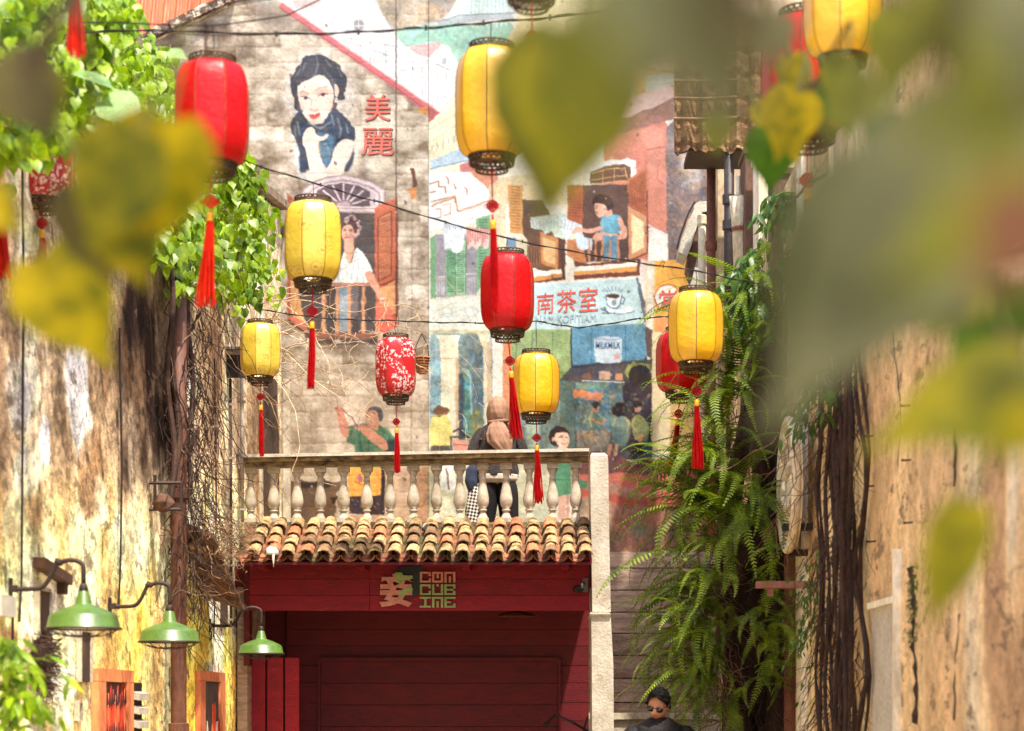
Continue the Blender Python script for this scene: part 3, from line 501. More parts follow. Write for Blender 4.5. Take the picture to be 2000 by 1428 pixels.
    poly(F4, '1100,660 2200,620 2200,1345 1100,1345', (176, 128, 108), tex=.3); poly(F4, '1160,560 1400,590 1600,640 2200,600 2200,740 1160,740', (120, 76, 72), tex=.4, wob=2); poly(F4, '1150,755 1300,735 1600,740 2200,700 2200,860 1700,900 1400,800 1150,800', (194, 108, 96), sm=True, tex=.2, wob=1.6); poly(F4, '1160,860 1280,850 1450,905 1600,930 2200,850 2200,1000 1500,985 1300,930 1160,920', (190, 96, 84), sm=True, tex=.25, wob=1.6)
    poly(F4, '1130,770 1220,800 1230,845 1150,850', (96, 138, 108), tex=.3); poly(F4, '1160,920 1400,950 1400,1345 1100,1345', (178, 150, 126), tex=.4, soft=2)
    for x, y, rx, ry, c in ((1500, 1150, 60, 50, (196, 120, 100)), (1640, 1180, 70, 50, (120, 140, 120)), (1450, 1250, 50, 40, (150, 140, 110)), (1750, 1050, 90, 60, (190, 120, 104)), (1800, 1250, 80, 50, (140, 104, 96)), (1550, 1050, 60, 30, (196, 132, 112)), (1960, 1150, 90, 90, (150, 120, 104))): ell(F4, x, y, rx, ry, c, soft=6, wob=2, tex=.4, op=.8)
    # cream pillar on the right, plain grey plaster beyond
    poly(F8, '1818,118 1990,112 1990,1060 1818,1060', (228, 208, 168), tex=.1); poly(F8, '1960,112 2360,112 2360,1060 1960,1060', (196, 158, 104), tex=.3)
    # loose brush strokes that break up every flat patch
    for k in range(4200):
        x, y = rng.uniform(560 if k % 3 else 838, 1400), rng.uniform(0, 1080); i, j_ = int((x-MX0)/MS), int((y-MY0)/MS)
        cc_ = C[j_, i]*255*rng.uniform(.80, 1.2)+rng.uniform(-9, 9, 3); a_ = rng.uniform(-.5, .5)+(1.3 if rng.rand() < .5 else 0); l_, w_ = rng.uniform(2, 7), rng.uniform(.6, 1.6); ca, sa = math.cos(a_), math.sin(a_)
        fill([(x-l_*ca-w_*sa, y-l_*sa+w_*ca), (x-l_*ca+w_*sa, y-l_*sa-w_*ca), (x+l_*ca+w_*sa*.5, y+l_*sa-w_*ca*.5), (x+l_*ca-w_*sa*.5, y+l_*sa+w_*ca*.5)], np.clip(cc_, 0, 255), op=.5, tex=0, wob=1)
    # weathering: small chips and drips; then paler towards the top
    for k in range(420):
        x, y = rng.uniform(300, 1380), rng.uniform(0, 1070); r = abs(rng.normal(0, 1.1))+.6
        fill([(x-r, y-r), (x+r, y-r*.6), (x+r*.8, y+r), (x-r*.7, y+r*1.2)], (96, 78, 66) if rng.rand() < .6 else (238, 232, 222), wob=1, op=.75)
    v = fbm(MH, MW, 26, 4, 61, ay=3.5)-.5
    C[:] = np.clip(C*(1+.10*n2[..., None]+.14*n1[..., None]+.12*v[..., None]), 0, 1)
    for k3 in range(3): C[..., k3] = C[..., k3]*.55+blur(C[..., k3], 1)*.45
    top_pale = (.20*np.clip((520-YY)/520, 0, 1)*(XX > 500))[..., None]  # blends to a pale tone towards the top
    C[:] = C*(1-top_pale)+np.array([.95, .94, .91])*top_pale
    C[:, int((837-MX0)/MS):int((839-MX0)/MS)] *= .72
    C2 = C.reshape(MH//2, 2, MW//2, 2, 3).mean((1, 3))
    relief = (n1*.004+n2*.002-j*.0025*(XX < 838)).reshape(MH//2, 2, MW//2, 2).mean((1, 3))
    return C2, relief
# ---------------------------------------------------------------- materials of the setting
GAIN = .57      # how much of the seen tone is the paint's own reflectance
def grid_sheet(name, C, relief, org, ux, uy, depth, mat_):
    h, w_ = C.shape[:2]; me = bpy.data.meshes.new(name)
    ii, jj = np.meshgrid(np.arange(w_), np.arange(h))
    co = np.zeros((h*w_, 3), np.float32)
    for k in range(3): co[:, k] = (ux[k]*ii+uy[k]*jj+depth[k]*relief).ravel()
    me.vertices.add(h*w_); me.vertices.foreach_set('co', co.ravel())
    q = (np.arange(h-1)[:, None]*w_+np.arange(w_-1)[None]).ravel()
    F = np.stack([q, q+w_, q+w_+1, q+1], 1).astype(np.int32)
    me.loops.add(F.size); me.loops.foreach_set('vertex_index', F.ravel())
    me.polygons.add(len(F)); me.polygons.foreach_set('loop_start', np.arange(0, F.size, 4, dtype=np.int32))
    try: me.polygons.foreach_set('loop_total', np.full(len(F), 4, np.int32))
    except Exception: pass
    me.update(calc_edges=True)
    a = me.color_attributes.new('col', 'FLOAT_COLOR', 'POINT')
    L = np.where(C <= .04045, C/12.92, ((C+.055)/1.055)**2.4)*GAIN
    a.data.foreach_set('color', np.concatenate([L, np.ones((h, w_, 1))], 2).astype(np.float32).ravel())
    me.materials.append(mat_)
    o = bpy.data.objects.new(name, me); link(o, None, org); ORG[o.name] = Vector(org); return o
def paint_mat(name):
    m = bpy.data.materials.new(name); m.use_nodes = True; N = m.node_tree.nodes; L = m.node_tree.links; b = N['Principled BSDF']
    at = N.new('ShaderNodeVertexColor'); at.layer_name = 'col'; geo = N.new('ShaderNodeNewGeometry'); n = N.new('ShaderNodeTexNoise'); n.inputs['Scale'].default_value = 55; n.inputs['Detail'].default_value = 4
    L.new(geo.outputs['Position'], n.inputs['Vector']); r = N.new('ShaderNodeMapRange'); r.inputs['From Min'].default_value = .3; r.inputs['From Max'].default_value = .7; r.inputs['To Min'].default_value = .9; r.inputs['To Max'].default_value = 1.1
    L.new(n.outputs['Fac'], r.inputs['Value']); hs = N.new('ShaderNodeHueSaturation'); L.new(r.outputs[0], hs.inputs['Value']); L.new(at.outputs[0], hs.inputs['Color']); L.new(hs.outputs[0], b.inputs['Base Color'])
    b.inputs['Roughness'].default_value = .85; b.inputs['Specular IOR Level'].default_value = .15
    bp = N.new('ShaderNodeBump'); bp.inputs['Strength'].default_value = .3; bp.inputs['Distance'].default_value = .01; L.new(n.outputs['Fac'], bp.inputs['Height']); L.new(bp.outputs[0], b.inputs['Normal'])
    return m
MD = 23.5; MU = MD/FPX                      # the painted wall stands 23.5 m away
CC, RR_ = paint_mural()
PAINT = paint_mat('mural_paint')
step = 2*MS*MU
split = int((838-MX0)/(2*MS))
def at_m(px, py, off=0): return P(px, py, MD)+Vector((0, -off, 0))
M_BLOCK = mat('rough_block', (150, 132, 112), (110, 94, 80), sc=3)
# the gable of the left half: outline cut along its sloping top
mask_l = CC[:, :split+1].copy()
gable = grid_sheet('mural', CC[:, :split+1], RR_[:, :split+1]*0-RR_[:, :split+1], P(MX0, MY0, MD), (step, 0, 0), (0, 0, -step), (0, 1, 0), PAINT)
tag(gable, 'faded mural with lady in blue dress above shuttered window on block gable', 'mural')
bm = bmesh.new(); bm.from_mesh(gable.data)
def top_y(px): return 80-(px-270)*.47 if px < 440 else 0-(px-440)*.20 if px < 540 else -300
kill = [v for v in bm.verts if (MY0+(-v.co.z)/MU) < top_y(MX0+v.co.x/MU)]
bmesh.ops.delete(bm, geom=kill, context='VERTS'); bm.to_mesh(gable.data); bm.free()
shop = grid_sheet('mural', CC[:, split:], -RR_[:, split:], P(MX0+split*2*MS, MY0, MD), (step, 0, 0), (0, 0, -step), (0, 1, 0), PAINT)
tag(shop, 'bright street mural of coffee shop sign, laundry windows and blue blinds', 'mural')
# the walls they are painted on
m = MB(); prof = [(262, 1130), (262, 84), (440, 0), (545, -20), (545, -170), (837.5, -170), (837.5, 1130)]
m.prism([P(x, y, MD)+Vector((0, .03, 0)) for x, y in prof], (0, .35, 0)); solo('gable_wall', m, M_BLOCK, 'old block gable wall with sloping top carrying the portrait mural', 'wall')
m = MB(); m.prism([P(x, y, MD)+Vector((0, .03, 0)) for x, y in ((838.5, 1088), (838.5, -170), (1408, -170), (1408, 1088))], (0, .35, 0)); solo('shop_house_wall', m, M_BLOCK, 'tall flank wall carrying the coffee shop mural behind the balcony', 'wall')
# coping of the gable, old tiles and mortar
M_COPE = mat('coping', (120, 96, 80), (60, 44, 40), sc=9, c3=(226, 214, 190), sc3=5, thr=.52, bump=.6)
cop = thing('gable_coping', 'dark crumbling coping along the sloping top of the gable', 'coping', P(262, 84, MD))
m = MB(); n = 44
for i in range(n):
    a = i/n; x0 = 255+(450-255)*a; y0 = 90-(x0-262)*.475; p = P(x0, y0, MD)
    w1 = .05+rr(0, .03); m = MB(); m.box((p.x, MD-.10+rr(-.02, .02), p.z-.03), (p.x+.062, MD+.4, p.z+w1), Euler((0, -.44+rr(-.1, .1), 0)).to_matrix())
    part('coping_tile', m, M_COPE, cop)
m = MB(); m.prism([P(x, y, MD-.02) for x, y in ((440, 6), (440, -14), (548, -34), (548, -12))], (0, .5, 0)); part('coping_slab', m, M_COPE, cop)
m = MB()
for x, y in ((258, 92), (344, 50), (430, 10)):
    pass
m.prism([P(x, y, MD-.04) for x, y in ((256, 103), (256, 92), (444, 2), (444, 14))], (0, .05, 0)); part('mortar_fillet', m, mat('pale_mortar', (214, 200, 176), (110, 86, 74), sc=8, bump=.7), cop)
# orange corrugated sheeting on the roof behind
M_RUST = mat('orange_sheet', (236, 128, 96), (206, 92, 66), sc=2.2, st=(6, 1, .4), rough=.6, fine=.12)
m = MB(); a = P(150, 130, 25.5); b = P(470, -160, 25.5); nx = 120
V = []
for i in range(nx+1):
    x = a.x+(b.x-a.x)*i/nx; y = 25.5+.035*math.sin(i*1.4)
    V += [(x, y, a.z-.6), (x+.0, y+1.6, b.z+1.0)]
m.add(V, [(2*i, 2*i+2, 2*i+3, 2*i+1) for i in range(nx)])
solo('corrugated_roof', m, M_RUST, 'orange corrugated metal roof rising behind the gable', 'roof')
# corner plank wall under the mural
planks = thing('plank_wall', 'grey brown wall of wide weathered boards beside the white pier', 'wall', P(1290, 1405, MD))
ys = [1079, 1110, 1153, 1196, 1237, 1280, 1325, 1372, 1404]
M_BOARD = mat('weathered_board', (176, 152, 132), (132, 108, 92), sc=3, st=(1.2, 1, 7), rnd=.2, fine=.28, bump=.45)
for i in range(8):
    a = P(1150, ys[i+1], MD); b = P(1600, ys[i], MD); m = MB(); t = rr(-.012, .012)
    m.box((a.x, MD-.05+t, a.z+.006), (b.x, MD+.03, b.z-.006)); part('plank', m, M_BOARD, planks)
    m = MB()
m = MB(); m.box((P(1150, 1404, MD).x, MD+.031, P(0, 1404, MD).z), (P(1600, 0, MD).x, MD+.30, P(0, 1090, MD).z)); part('backing_board', m, mat('shadow_board', (60, 46, 40)), planks)
M_CONC = mat('concrete', (196, 184, 160), (150, 136, 116), sc=4, c3=(110, 96, 80), thr=.6)
m = MB(); a = P(1150, 1404, MD); m.box((a.x, MD-.7, 0), (RWX-.01, MD+.3, a.z-.002)); m.box((a.x-.02, MD-.74, a.z), (RWX-.02, MD-.03, a.z+.07)); solo('low_wall', m, M_CONC, 'low pale concrete wall at the foot of the plank wall', 'wall')
# ground and left wall
m = MB(); m.add([(-60, -40, 0), (60, -40, 0), (60, 90, 0), (-60, 90, 0)], [(0, 1, 2, 3)]); solo('ground', m, mat('paving', (186, 170, 146), (150, 132, 112), sc=2), kind='structure')
# left wall: a sheet with stains carried per point, in front of a thick core
def left_wall():
    y0, y1, z0, z1, st = 9.0, 23.45, 0.0, 7.3, .035
    ny, nz = int((y1-y0)/st), int((z1-z0)/st); yy = y0+np.arange(ny)*st; zz = z1-np.arange(nz)*st
    YY, ZZ = np.meshgrid(yy, zz); px = CX+LWX*FPX/YY; py = CY-(ZZ-EYE)*FPX/YY
    A = fbm(nz, ny, 50, 4, 101, ax=.6, ay=1.6); B = fbm(nz, ny, 26, 4, 102, ax=.9, ay=1.6); D = fbm(nz, ny, 14, 3, 103, ax=1.2, ay=2); E = fbm(nz, ny, 40, 4, 104)
    G = fbm(nz, ny, 8, 3, 105, ax=1.6, ay=1.8)
    def sm(x, a, b): t = np.clip((x-a)/(b-a), 0, 1); return (t*t*(3-2*t))[..., None]
    c = lambda *k: np.array(k)/255.
    C = np.zeros((nz, ny, 3))+c(236, 220, 190)
    C = C*(1-sm(A, .42, .6)*.8)+c(150, 126, 98)*sm(A, .42, .6)*.8
    up = sm(-py, -1010, -880)
    C = C*(1-up*sm(B, .40, .62)*.62)+c(136, 112, 86)*up*sm(B, .40, .62)*.62
    lo = 1-up
    C = C*(1-lo*.75)+(c(250, 226, 176)*(1-sm(B, .42, .62))+c(214, 176, 106)*sm(B, .42, .62))*lo*.75
    yel = sm(-np.abs(px-350), -190, -30)*sm(py, 1020, 1250)*sm(E, .38, .55)
    C = C*(1-yel*.8)+c(226, 160, 52)*yel*.8
    dk = sm(-np.abs(px-290-14*np.sin(py/60)), -80, -25)*sm(py, 430, 540)*sm(-py-(G-.5)*300, -1060, -820)
    C = C*(1-dk*.8)+c(60, 44, 34)*dk*.8
    dk2 = dk*sm(D, .42, .58); C = C*(1-dk2*.85)+c(30, 22, 20)*dk2*.85
    def blob(x, y, rx, ry, col, s=.9):
        nonlocal C
        r = 1-np.sqrt(((px-x)/rx)**2+((py-y)/ry)**2)+(G-.5)*.9+(D-.5)*.5; k = sm(r, .1, .35)*s; C = C*(1-k)+c(*col)*k
    blob(88, 865, 13, 55, (250, 246, 236)); blob(150, 740, 36, 130, (252, 248, 238), .92); blob(165, 840, 22, 70, (246, 236, 214), .8); blob(30, 760, 30, 90, (240, 232, 216), .6); blob(55, 930, 40, 60, (236, 222, 196), .6)
    blob(180, 930, 30, 110, (120, 92, 66), .75); blob(120, 640, 40, 70, (160, 134, 104), .6); blob(208, 700, 14, 130, (110, 84, 62), .7); blob(70, 1000, 30, 50, (150, 122, 92), .5)
    blob(230, 1080, 22, 70, (236, 214, 160), .6); blob(140, 1190, 60, 60, (240, 224, 186), .7); blob(100, 1330, 70, 50, (244, 226, 180), .7); blob(200, 980, 18, 60, (230, 214, 180), .6)
    blob(20, 1280, 22, 60, (120, 88, 66), .8); blob(55, 1290, 12, 70, (140, 104, 80), .5); blob(440, 900, 14, 300, (226, 206, 164), .6); blob(395, 860, 16, 200, (196, 170, 130), .5); blob(422, 700, 12, 120, (90, 66, 50), .5); blob(500, 880, 24, 200, (96, 74, 56), .6); blob(535, 900, 12, 180, (60, 46, 38), .8)
    blob(350, 1130, 16, 120, (232, 190, 110), .6); blob(445, 1330, 10, 120, (224, 176, 88), .8)
    C = np.clip(.5+(np.clip(C, .03, 1)**.76-.5)*1.42, .05, 1); C = np.clip(C*(1+.5*(G-.5)[..., None]+.35*(D-.5)[..., None]), .03, 1)
    sp = (fbm(nz, ny, 3, 2, 107) > .80)[..., None]; C = C*(1-sp*.5)
    rel = (E-.5)*.03+(G-.5)*.008
    return C, rel, (y0, z1, st)
CL, RL, (ly0, lz1, lst) = left_wall()
def wall_mat(name, amp=1.0, zs=1.0):
    m = bpy.data.materials.new(name); m.use_nodes = True; N = m.node_tree.nodes; L = m.node_tree.links; b = N['Principled BSDF']
    at = N.new('ShaderNodeVertexColor'); at.layer_name = 'col'; geo = N.new('ShaderNodeNewGeometry'); src = at.outputs[0]; hs = None
    for sc_, stx, lo, hi in ((7, (1, .40, .60*zs), 1-.30*amp, 1+.28*amp), (20, (1, .45, .70*zs), 1-.42*amp, 1+.22*amp), (70, (1, .4, 1.2), 1-.24*amp, 1+.18*amp)):
        mp = N.new('ShaderNodeMapping'); mp.inputs['Scale'].default_value = stx; L.new(geo.outputs['Position'], mp.inputs[0]); n = N.new('ShaderNodeTexNoise'); n.inputs['Scale'].default_value = sc_; n.inputs['Detail'].default_value = 6; n.inputs['Roughness'].default_value = .65; L.new(mp.outputs[0], n.inputs['Vector'])
        r = N.new('ShaderNodeMapRange'); r.inputs['From Min'].default_value = .41; r.inputs['From Max'].default_value = .57; r.inputs['To Min'].default_value = lo; r.inputs['To Max'].default_value = hi; L.new(n.outputs['Fac'], r.inputs['Value'])
        hs = N.new('ShaderNodeHueSaturation'); L.new(r.outputs[0], hs.inputs['Value']); L.new(src, hs.inputs['Color']); src = hs.outputs[0]
    # flakes of lost paint
    mp = N.new('ShaderNodeMapping'); mp.inputs['Scale'].default_value = (1, .4, .9); L.new(geo.outputs['Position'], mp.inputs[0]); n4 = N.new('ShaderNodeTexNoise'); n4.inputs['Scale'].default_value = 7; n4.inputs['Detail'].default_value = 8; n4.inputs['Roughness'].default_value = .7; L.new(mp.outputs[0], n4.inputs['Vector'])
    r = N.new('ShaderNodeMapRange'); r.inputs['From Min'].default_value = .585; r.inputs['From Max'].default_value = .61; L.new(n4.outputs['Fac'], r.inputs['Value']); r.inputs['To Max'].default_value = .75
    mx = N.new('ShaderNodeMix'); mx.data_type = 'RGBA'; L.new(r.outputs[0], mx.inputs['Factor']); L.new(src, mx.inputs[6]); mx.inputs[7].default_value = (*lin((118, 96, 76)), 1); src = mx.outputs[2]
    mp = N.new('ShaderNodeMapping'); mp.inputs['Scale'].default_value = (1, .45, .6); L.new(geo.outputs['Position'], mp.inputs[0]); wn = N.new('ShaderNodeMix'); wn.data_type = 'RGBA'; wn.blend_type = 'LINEAR_LIGHT'; wn.inputs['Factor'].default_value = .12; L.new(mp.outputs[0], wn.inputs[6]); L.new(n4.outputs['Color'], wn.inputs[7])
    vo = N.new('ShaderNodeTexVoronoi'); vo.feature = 'DISTANCE_TO_EDGE'; vo.inputs['Scale'].default_value = 2.2; L.new(wn.outputs[2], vo.inputs['Vector']); r = N.new('ShaderNodeMapRange'); r.inputs['From Min'].default_value = .004; r.inputs['From Max'].default_value = .012; r.inputs['To Min'].default_value = .55; r.inputs['To Max'].default_value = 0; L.new(vo.outputs['Distance'], r.inputs['Value'])
    mx = N.new('ShaderNodeMix'); mx.data_type = 'RGBA'; L.new(r.outputs[0], mx.inputs['Factor']); L.new(src, mx.inputs[6]); mx.inputs[7].default_value = (*lin((84, 64, 50)), 1); src = mx.outputs[2]
    L.new(src, b.inputs['Base Color']); b.inputs['Roughness'].default_value = .9; b.inputs['Specular IOR Level'].default_value = .15
    bp = N.new('ShaderNodeBump'); bp.inputs['Strength'].default_value = .5; bp.inputs['Distance'].default_value = .015; L.new(n4.outputs['Fac'], bp.inputs['Height']); L.new(bp.outputs[0], b.inputs['Normal'])
    return m
WALLM = wall_mat('stained_plaster')
GAIN = 1.0
lw = grid_sheet('alley_wall', CL, RL, (LWX, ly0, lz1), (0, lst, 0), (0, 0, -lst), (1, 0, 0), WALLM)
tag(lw, 'streaked peeling plaster wall with yellow ochre lower part and green lamps', 'wall')
bm = bmesh.new(); bm.from_mesh(lw.data)
def ltop(y): return 6.25 if y < 16.6 else 6.25+(y-16.6)*.14
bmesh.ops.delete(bm, geom=[v for v in bm.verts if v.co.z+lz1 > ltop(v.co.y+ly0)], context='VERTS')
bm.to_mesh(lw.data); bm.free()
m = MB(); m.prism([(LWX-.03, 9.0, 0), (LWX-.03, 23.4, 0), (LWX-.03, 23.4, ltop(23.4)), (LWX-.03, 16.6, 6.25), (LWX-.03, 9.0, 6.25)], (-.5, 0, 0))
core = part('wall_core', m, mat('brick_core', (140, 112, 90)), lw)
m = MB(); m.prism([(LWX+.10, 16.6, 6.26), (LWX+.10, 23.4, ltop(23.4)+.01), (LWX+.10, 23.4, ltop(23.4)+.09), (LWX+.10, 16.6, 6.34)], (-.75, 0, 0)); m.box((LWX-.65, 9.0, 6.26), (LWX+.10, 16.58, 6.34)); part('wall_cap', m, mat('wall_cap', (170, 150, 126), (96, 76, 62), sc=6, bump=.5), lw)
m = MB(); M_SLAT = mat('roof_slats', (206, 188, 160), (150, 126, 104), sc=4)
rf = thing('lean_to_roof', 'small slatted lean-to roof sloping down above the plaster wall beside the gable', 'roof', (LWX, 20, 6.9))
for i in range(16):
    y = 18.6+i*.3; m = MB(); m.prism([(LWX+.04, y, ltop(y)+.10), (LWX+.04, y+.25, ltop(y)+.135), (LWX-1.0, y+.25, ltop(y)+.75), (LWX-1.0, y, ltop(y)+.72)], (0, 0, .03)); part('roof_slat', m, M_SLAT, rf)
# right wall
def right_wall():
    y0, y1, z0, z1, st = 5.0, 23.4, 0.0, 5.9, .04
    ny, nz = int((y1-y0)/st), int((z1-z0)/st); yy = y0+np.arange(ny)*st; zz = z1-np.arange(nz)*st
    YY, ZZ = np.meshgrid(yy, zz); px = CX+RWX*FPX/YY; py = CY-(ZZ-EYE)*FPX/YY
    A = fbm(nz, ny, 40, 4, 201, ax=.3, ay=5); B = fbm(nz, ny, 18, 4, 202, ax=.6, ay=4); D = fbm(nz, ny, 12, 3, 203, ax=.5, ay=3); E = fbm(nz, ny, 50, 3, 204)
    def sm(x, a, b): t = np.clip((x-a)/(b-a), 0, 1); return (t*t*(3-2*t))[..., None]
    c = lambda *k: np.array(k)/255.
    C = np.zeros((nz, ny, 3))+c(232, 196, 146)
    C = C*(1-sm(A, .4, .6)*.6)+c(212, 170, 122)*sm(A, .4, .6)*.6
    near = sm(px, 1830, 1930); k = near*sm(B, .46, .62)*.7; C = C*(1-k)+c(160, 122, 90)*k; k = near*sm(-B, -.5, -.34)*.8; C = C*(1-k)+c(246, 230, 200)*k
    far = sm(-px, -1700, -1690); C = C*(1-far*.8)+(c(244, 224, 176)*(1-sm(D, .4, .6))+c(190, 156, 110)*sm(D, .4, .6))*far*.8
    C = np.clip(C*(1+.3*(B-.5)[..., None]), .03, 1)
    return C, (E-.5)*.03, (y0, z1, st)
CR, RRl, (ry0, rz1, rst) = right_wall()
GAIN = 1.0
rw = grid_sheet('alley_wall', CR[:, ::-1], -RRl[:, ::-1], (RWX, ry0+(CR.shape[1]-1)*rst, rz1), (0, -rst, 0), (0, 0, -rst), (1, 0, 0), wall_mat('tan_plaster', .42, .8))
tag(rw, 'warm tan plaster wall with drip streaks and hanging creeper roots', 'wall')
m = MB(); m.box((RWX+.03, ry0, 0), (RWX+.5, 23.38, rz1)); part('wall_core', m, mat('brick_core2', (140, 112, 90)), rw)
m = MB(); m.box((2.95, 12.0, 0), (3.3, 23.4, 8.2)); m.box((1.4, 27.0, 0), (9, 28, 14.0)); bb = thing('sky_gap_block', 'pale walls added to close the sky gap above the tan wall', 'building', (2.95, 12, 0)); part('upper_wall', m, mat('upper_plaster', (206, 186, 156), (150, 126, 104), sc=2, st=(1, .4, .4)), bb)  # added to close the sky gap, set back so sun reaches the ferns
# light fascia over the alley's far right: rusty hanging sheet
M_SHEET = mat('rusty_sheet', (150, 112, 76), (92, 62, 46), sc=5, st=(1, 1, 2), c3=(186, 150, 110), sc3=3, bump=.5)
m = MB(); d = 20.5; nx, nz = 40, 26; V = []
for j in range(nz+1):
    for i in range(nx+1):
        px = 1318+i*6; py = 55+j*9.2+(4*math.sin(i*.8)+3*math.sin(i*2.1) if j == nz else 0)
        v = P(px, py, d); v.y += .05*math.sin(i*1.15)+.02*(j % 5 == 0); V.append(v)
Fs = [(j*(nx+1)+i, (j+1)*(nx+1)+i, (j+1)*(nx+1)+i+1, j*(nx+1)+i+1) for j in range(nz) for i in range(nx)]
m.add(V, Fs); n0 = len(V); m.add([v+Vector((0, .06, 0)) for v in V], [f[::-1] for f in Fs])
sheet = thing('hanging_sheet', 'brown rusty corrugated sheet under the eave on the right', 'sheet', P(1400, 290, 20.5)); part('sheet', m, M_SHEET, sheet)
for yy_ in (107, 158, 192, 232):
    m = MB(); m.tube([P(1316, yy_, 20.42), P(1380, yy_+1, 20.4), P(1440, yy_-2, 20.42)], .018, 6); part('batten', m, M_SHEET, sheet)
m = MB(); m.box(tuple(P(1345, 296, 20.9)), (RWX+.3, 21.6, P(0, 284, 20.9).z)); part('soffit', m, mat('dark_wood', (74, 54, 46), sc=6), sheet)
# ---------------------------------------------------------------- the red shop front with balcony
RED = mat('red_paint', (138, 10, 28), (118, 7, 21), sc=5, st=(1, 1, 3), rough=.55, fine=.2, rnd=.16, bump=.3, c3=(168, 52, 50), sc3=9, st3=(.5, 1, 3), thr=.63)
RED2 = mat('red_paint_shaded', (92, 6, 16), (76, 5, 13), sc=5, st=(1, 1, 3), rough=.6, fine=.14, rnd=.14, bump=.2)  # darker copy of the red: the recess shade is put into the colour
M_WHITE = mat('lime_wash', (198, 190, 174), (166, 154, 136), sc=5, c3=(150, 132, 108), sc3=4, thr=.62, bump=.4, fine=.12)
M_BAL = mat('old_white_stone', (186, 176, 158), (152, 138, 118), sc=14, rnd=.12, c3=(120, 100, 70), sc3=7, thr=.60, bump=.3, fine=.12)
FD = 19.75
shopf = thing('red_shop', 'dark red boarded shop front under the tiled awning', 'building', P(820, 1370, FD))
# header boards
ybs = [1097, 1131, 1163, 1193]; xs = [487, 722, 1152]
for i in range(3):
    for j in range(2):
        a = P(xs[j], ybs[i+1], FD); b = P(xs[j+1], ybs[i], FD); m = MB(); t = rr(-.004, .004)
        m.box((a.x+.002, FD+t, a.z+.002), (b.x-.002, FD+.06, b.z-.002)); part('header_board', m, RED, shopf)
m = MB(); a = P(470, 1100, 19.3); b = P(1156, 1090, 19.3); m.box((a.x, 19.24, a.z-.01), (b.x, 19.28, b.z+.0)); part('eave_board', m, RED, shopf)
for x in (515, 706, 910, 1103):
    a = P(x-8, 1112, 19.45); b = P(x+8, 1098, 19.45); m = MB(); m.box((a.x, 19.3, a.z), (b.x, FD-.01, b.z)); part('rafter_end', m, RED, shopf)
# inner wall boards
ID = 21.1
z = P(0, 1196, FD).z+.25; k = 0; zt = z
hts = [.17, .20, .17, .20, .18, .20, .19, .2, .2, .2, .2, .2, .2, .2]
for h in hts:
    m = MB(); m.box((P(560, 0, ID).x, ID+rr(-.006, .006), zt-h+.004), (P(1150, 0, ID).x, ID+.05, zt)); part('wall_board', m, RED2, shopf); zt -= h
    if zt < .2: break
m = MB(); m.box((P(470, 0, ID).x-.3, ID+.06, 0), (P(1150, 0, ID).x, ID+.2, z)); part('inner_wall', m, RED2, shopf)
m = MB(); fx0, fx1, ft = P(625, 0, ID-.1).x, P(1090, 0, ID-.1).x, P(0, 1288, ID-.1).z
for a in ((fx0-.03, 0, fx0+.0, ft), (fx1, 0, fx1+.03, ft)): m.box((a[0], ID-.05, a[1]), (a[2], ID-.008, a[3]))
m.box((fx0, ID-.05, ft-.02), (fx1, ID-.008, ft+.02)); part('door_frame', m, RED2, shopf)
z0 = 0; y = 1296
for i in range(12):
    za = P(0, 1428+60-i*23, ID).z
hh = (ft-.02)/9
for i in range(9):
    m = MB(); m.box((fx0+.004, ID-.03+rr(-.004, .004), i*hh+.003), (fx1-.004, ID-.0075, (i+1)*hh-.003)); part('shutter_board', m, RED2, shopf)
# side screens on the left
for x0, x1, y0 in ((490, 518, 1285), (522, 553, 1285), (557, 584, 1285)):
    a = P(x0, 0, 20.15); b = P(x1, 0, 20.15); m = MB(); m.box((a.x, 20.15, 0), (b.x, 20.2, P(0, y0, 20.15).z)); part('side_board', m, RED, shopf)
m = MB(); m.box((P(462, 0, 20.2).x, 20.22, 0), (P(486, 0, 20.2).x, 21.1, P(0, 1285, 20.2).z+.5)); part('side_post', m, M_BOARD, shopf)
m = MB(); m.box((P(476, 0, FD).x, FD+.01, P(0, 1300, FD).z), (P(487, 0, FD).x, FD+.2, P(0, 1100, FD).z)); part('corner_board', m, RED2, shopf)
m = MB(); zf = P(0, 1087, 20.6).z; m.box((P(466, 0, FD).x, FD+.08, zf-.14), (P(1156, 0, FD).x, MD-.02, zf)); part('balcony_floor', m, M_CONC, shopf)
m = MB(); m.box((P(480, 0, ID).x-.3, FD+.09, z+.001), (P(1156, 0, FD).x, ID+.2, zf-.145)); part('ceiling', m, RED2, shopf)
m = MB(); m.box((LWX+.02, FD+.1, 0), (P(484, 0, FD).x-.02, ID+.2, z)); part('side_wall', m, M_BOARD, shopf)
# ceiling lamp dish seen in the dark
m = MB(); c = P(1010, 1204, 20.4); m.lathe([(.02, .06), (.16, .03), (.19, 0), (.17, -.004), (.02, -.004)], 20, c); solo('ceiling_lamp', m, mat('brown_glass', (96, 60, 34), rough=.3), 'round brown ceiling lamp inside the dark red shop front', 'lamp')
